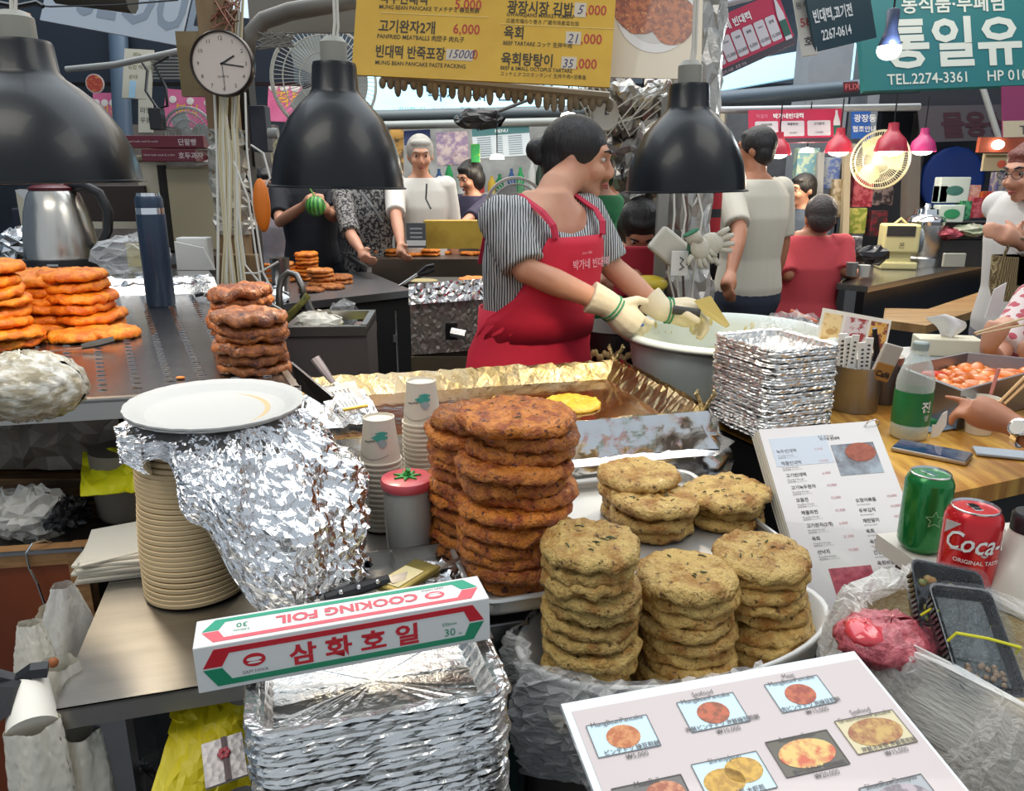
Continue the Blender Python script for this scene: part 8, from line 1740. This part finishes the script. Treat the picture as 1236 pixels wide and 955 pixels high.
person('woman with glasses, red cap and salmon top behind the green-topped woman', x, y, h, R(-25), R(-35), .2, None, None, fab('salmon_top', 'c06a58'), .8, fab('black_trs', '1c1c20'), mat('cap_red', rgb('a02034'), .6), 'cap', SKIN, glasses=True)
x, y, h = spot(775, 258, 3.0)
LEO = fab('leopard_blouse', 'b09a7c', col2=rgb('2a1c16'), scale=38, thr=(.46, .52))
lp = person('bent woman with black hair, leopard blouse and dark red apron beside the grey post', x + .02, y + .16, 1.5, R(-5), R(0), .8, [at(762, 330, d=2.8), at(772, 345, d=2.75)], [at(800, 325, d=2.9), at(795, 345, d=2.8)], LEO, .9, fab('black_trs', '1c1c20'), HAIRB, 'bob', SKIN, head=at(772, 275, d=2.9) + V((0, 0, .0)), lean=V((0, -.16, -.10)), w=1.0)
b = B(); p = at(775, 328, d=2.78) - V((x + .02, y + .16, 0)); b.box(.20, .02, .18, p, bev=.01); obj('apron_front', b, RA2, lp['root'])
o = obj('yellow_bowl', B().ball((0, 0, 0), .05, sx=1.3, sz=.6), mat('bowl_yellow', rgb('c9b02c'), .4), None, smooth=True); o.location = at(783, 343, d=2.6); tag(o, 'yellow bowl held low before the bent woman', 'bowl')
x, y, h = spot(866, 244, 4.3)
person('dark-haired person in black bending behind the red tube at the foil pillar', x, y, 1.45, R(60), R(75), .3, None, None, fab('black_coat', '15161c'), 1.8, fab('black_trs', '1c1c20'), HAIRB, 'short', SKIN, head=at(868, 262, d=4.3), legs=True, lean=V((0, 0, -.02)))
x, y, h = spot(973, 212, 5.1)
person('young man in dark grey behind the seated red-shirted diner', x, y, h, R(-60), R(-70), .1, None, None, fab('grey_tee', '4a5460'), .8, fab('black_trs', '1c1c20'), HAIRB, 'short', SKIN)
# right edge woman with auburn hair
hc_ = at(1243, 208, d=3.0)
person('auburn-haired woman with glasses and white sleeves holding a woven bag', hc_.x + .06, hc_.y + .04, 1.62, R(-75), R(-72), .15, [at(1262, 300, d=3.1), at(1232, 288, d=3.0)], [at(1255, 305, d=2.85), at(1229, 292, d=2.82)], fab('white_blouse', 'cfcac4'), 1.75, fab('grey_trs', '7a7880'), HAIRR, 'bob', SKIN, head=hc_, glasses=True)
t = thing('woven_bag', 'tan woven straw bag hanging from the arm of the auburn-haired woman', 'bag', at(1222, 362, d=2.85)); b = B(); rg = [[V((x_, y_, z_)) for x_, y_ in rrect(w_, .11, .05, 5)] for w_, z_ in ((.13, 0), (.17, .05), (.185, .16), (.175, .16), (.16, .06))]; b.loft(rg); obj('bag_body', b, mat('straw_weave', rgb('a8946a'), .7, col2=rgb('6e5c3c'), kind='wave', scale=55, bump=.7, bscale=55), t, smooth=True, ang=50)
obj('handle', B().tube([(-.06, 0, .15), (-.04, 0, .22), (.04, 0, .22), (.06, 0, .15)], .006, 6), mat('straw_weave', rgb('a8946a'), .7), t)
b = B(); b.prism([(0, 0), (.05, .02), (.035, .13), (-.0, .10)], .003, axis='y'); o = obj('hang_tag', b, PAPERW); o.location = at(1189, 384, d=2.7); o.rotation_euler = (0, .15, 0); tag(o, 'white paper tag hanging below the woven bag', 'tag')
# diner with checked sleeve and chopsticks
CHK = mat('red_check', rgb('b5505c'), .8, col2=rgb('d8c8c4'), kind='voronoi', scale=34, thr=(.42, .5))
x0, y0 = at(1292, 330, d=2.4)[0], at(1292, 330, d=2.4)[1]
person('diner in red and white checked shirt with chopsticks at the right picture edge', x0, y0, 1.5, R(-90), R(-85), .3, [at(1200, 436, d=2.38), at(1192, 420, d=2.2)], [at(1290, 420, d=2.4), at(1262, 425, d=2.2)], CHK, .82, fab('black_trs', '1c1c20'), HAIRB, 'short', SKIN, seat=True, z0=.12, handdirs=((V((.35, .1, .9)), V((1, .2, -.2)), .75), None), legs=False)
t = thing('wooden_chopsticks', 'pair of pale chopsticks held by the checked-shirt diner', 'chopsticks', (0, 0, 0))
for a_, c_ in (((1176, 402), (1250, 380)), ((1178, 404), (1250, 389))): obj('stick', B().tube([at(*a_, d=2.08), at(*c_, d=2.12)], [.0028, .0036], 6), mat('pale_stick', rgb('d9c096'), .5), t)
# hand with wrist watch
x0, y0 = at(1330, 420, d=1.7)[0], at(1330, 420, d=1.7)[1]
wr = at(1222, 512, d=1.50); el = at(1300, 560, d=1.40)
pw = person('diner reaching a hand with steel wrist watch over the paper cup', x0 + .12, y0 - .05, 1.5, R(-90), R(-90), .2, [at(1320, 430, d=1.9), at(1290, 470, d=1.85)], [el, wr], fab('grey_shirt', '6a6660'), .7, fab('black_trs', '1c1c20'), HAIRB, 'short', SKIN2, seat=True, z0=.12, handdirs=(None, ((at(1170, 492, d=1.55) - wr).normalized(), V((-.15, .5, -1)), .62, True)), legs=False, vox=.006)
t = thing('wrist_watch', 'steel wrist watch with round white dial on the reaching hand', 'watch', (0, 0, 0)); dv = (wr - el).normalized(); wc = wr - dv * .028
b = B(); s1 = dv.orthogonal().normalized(); s2_ = dv.cross(s1)
for k in range(22):
    a = 2 * PI * k / 22; b.box(.012, .0085, .004, wc + (s1 * math.cos(a) + s2_ * math.sin(a)) * .0305, frame_mtx(V((0, 0, 0)), dv, z=(s1 * math.cos(a) + s2_ * math.sin(a))))
o = obj('bracelet', b, CHROME, t); o['kind'] = 'stuff'
nn = (V((0, 0, EYE)) - wc); nn.z = nn.z; nn = (nn - dv * nn.dot(dv)).normalized(); mm = frame_mtx(wc + nn * .034, dv, z=nn)
b = B(); b.lathe([(1e-4, -.003), (.017, -.003), (.018, .003), (.015, .005), (1e-4, .005)], 28); o = obj('case', b, CHROME, t, smooth=True, ang=40); o.matrix_local = mm
b = B(); b.lathe([(1e-4, .0052), (.0135, .0052), (.0135, .0056), (1e-4, .0056)], 24); o = obj('dial', b, mat('watch_dial', rgb('d8d4cc'), .3), t); o.matrix_local = mm
t = thing('wooden_chopsticks', 'pair of wooden chopsticks leaning above the hand with the watch', 'chopsticks', (0, 0, 0))
for a_, c_ in (((1206, 486), (1262, 430)), ((1212, 488), (1268, 436))): obj('stick', B().tube([at(*a_, d=1.52), at(*c_, d=1.6)], [.0028, .0036], 6), mat('tan_stick', rgb('c99a62'), .5), t)

for o in list(sc.objects):
    if o.parent and o.name.startswith('lettering'): o['kind'] = 'stuff'
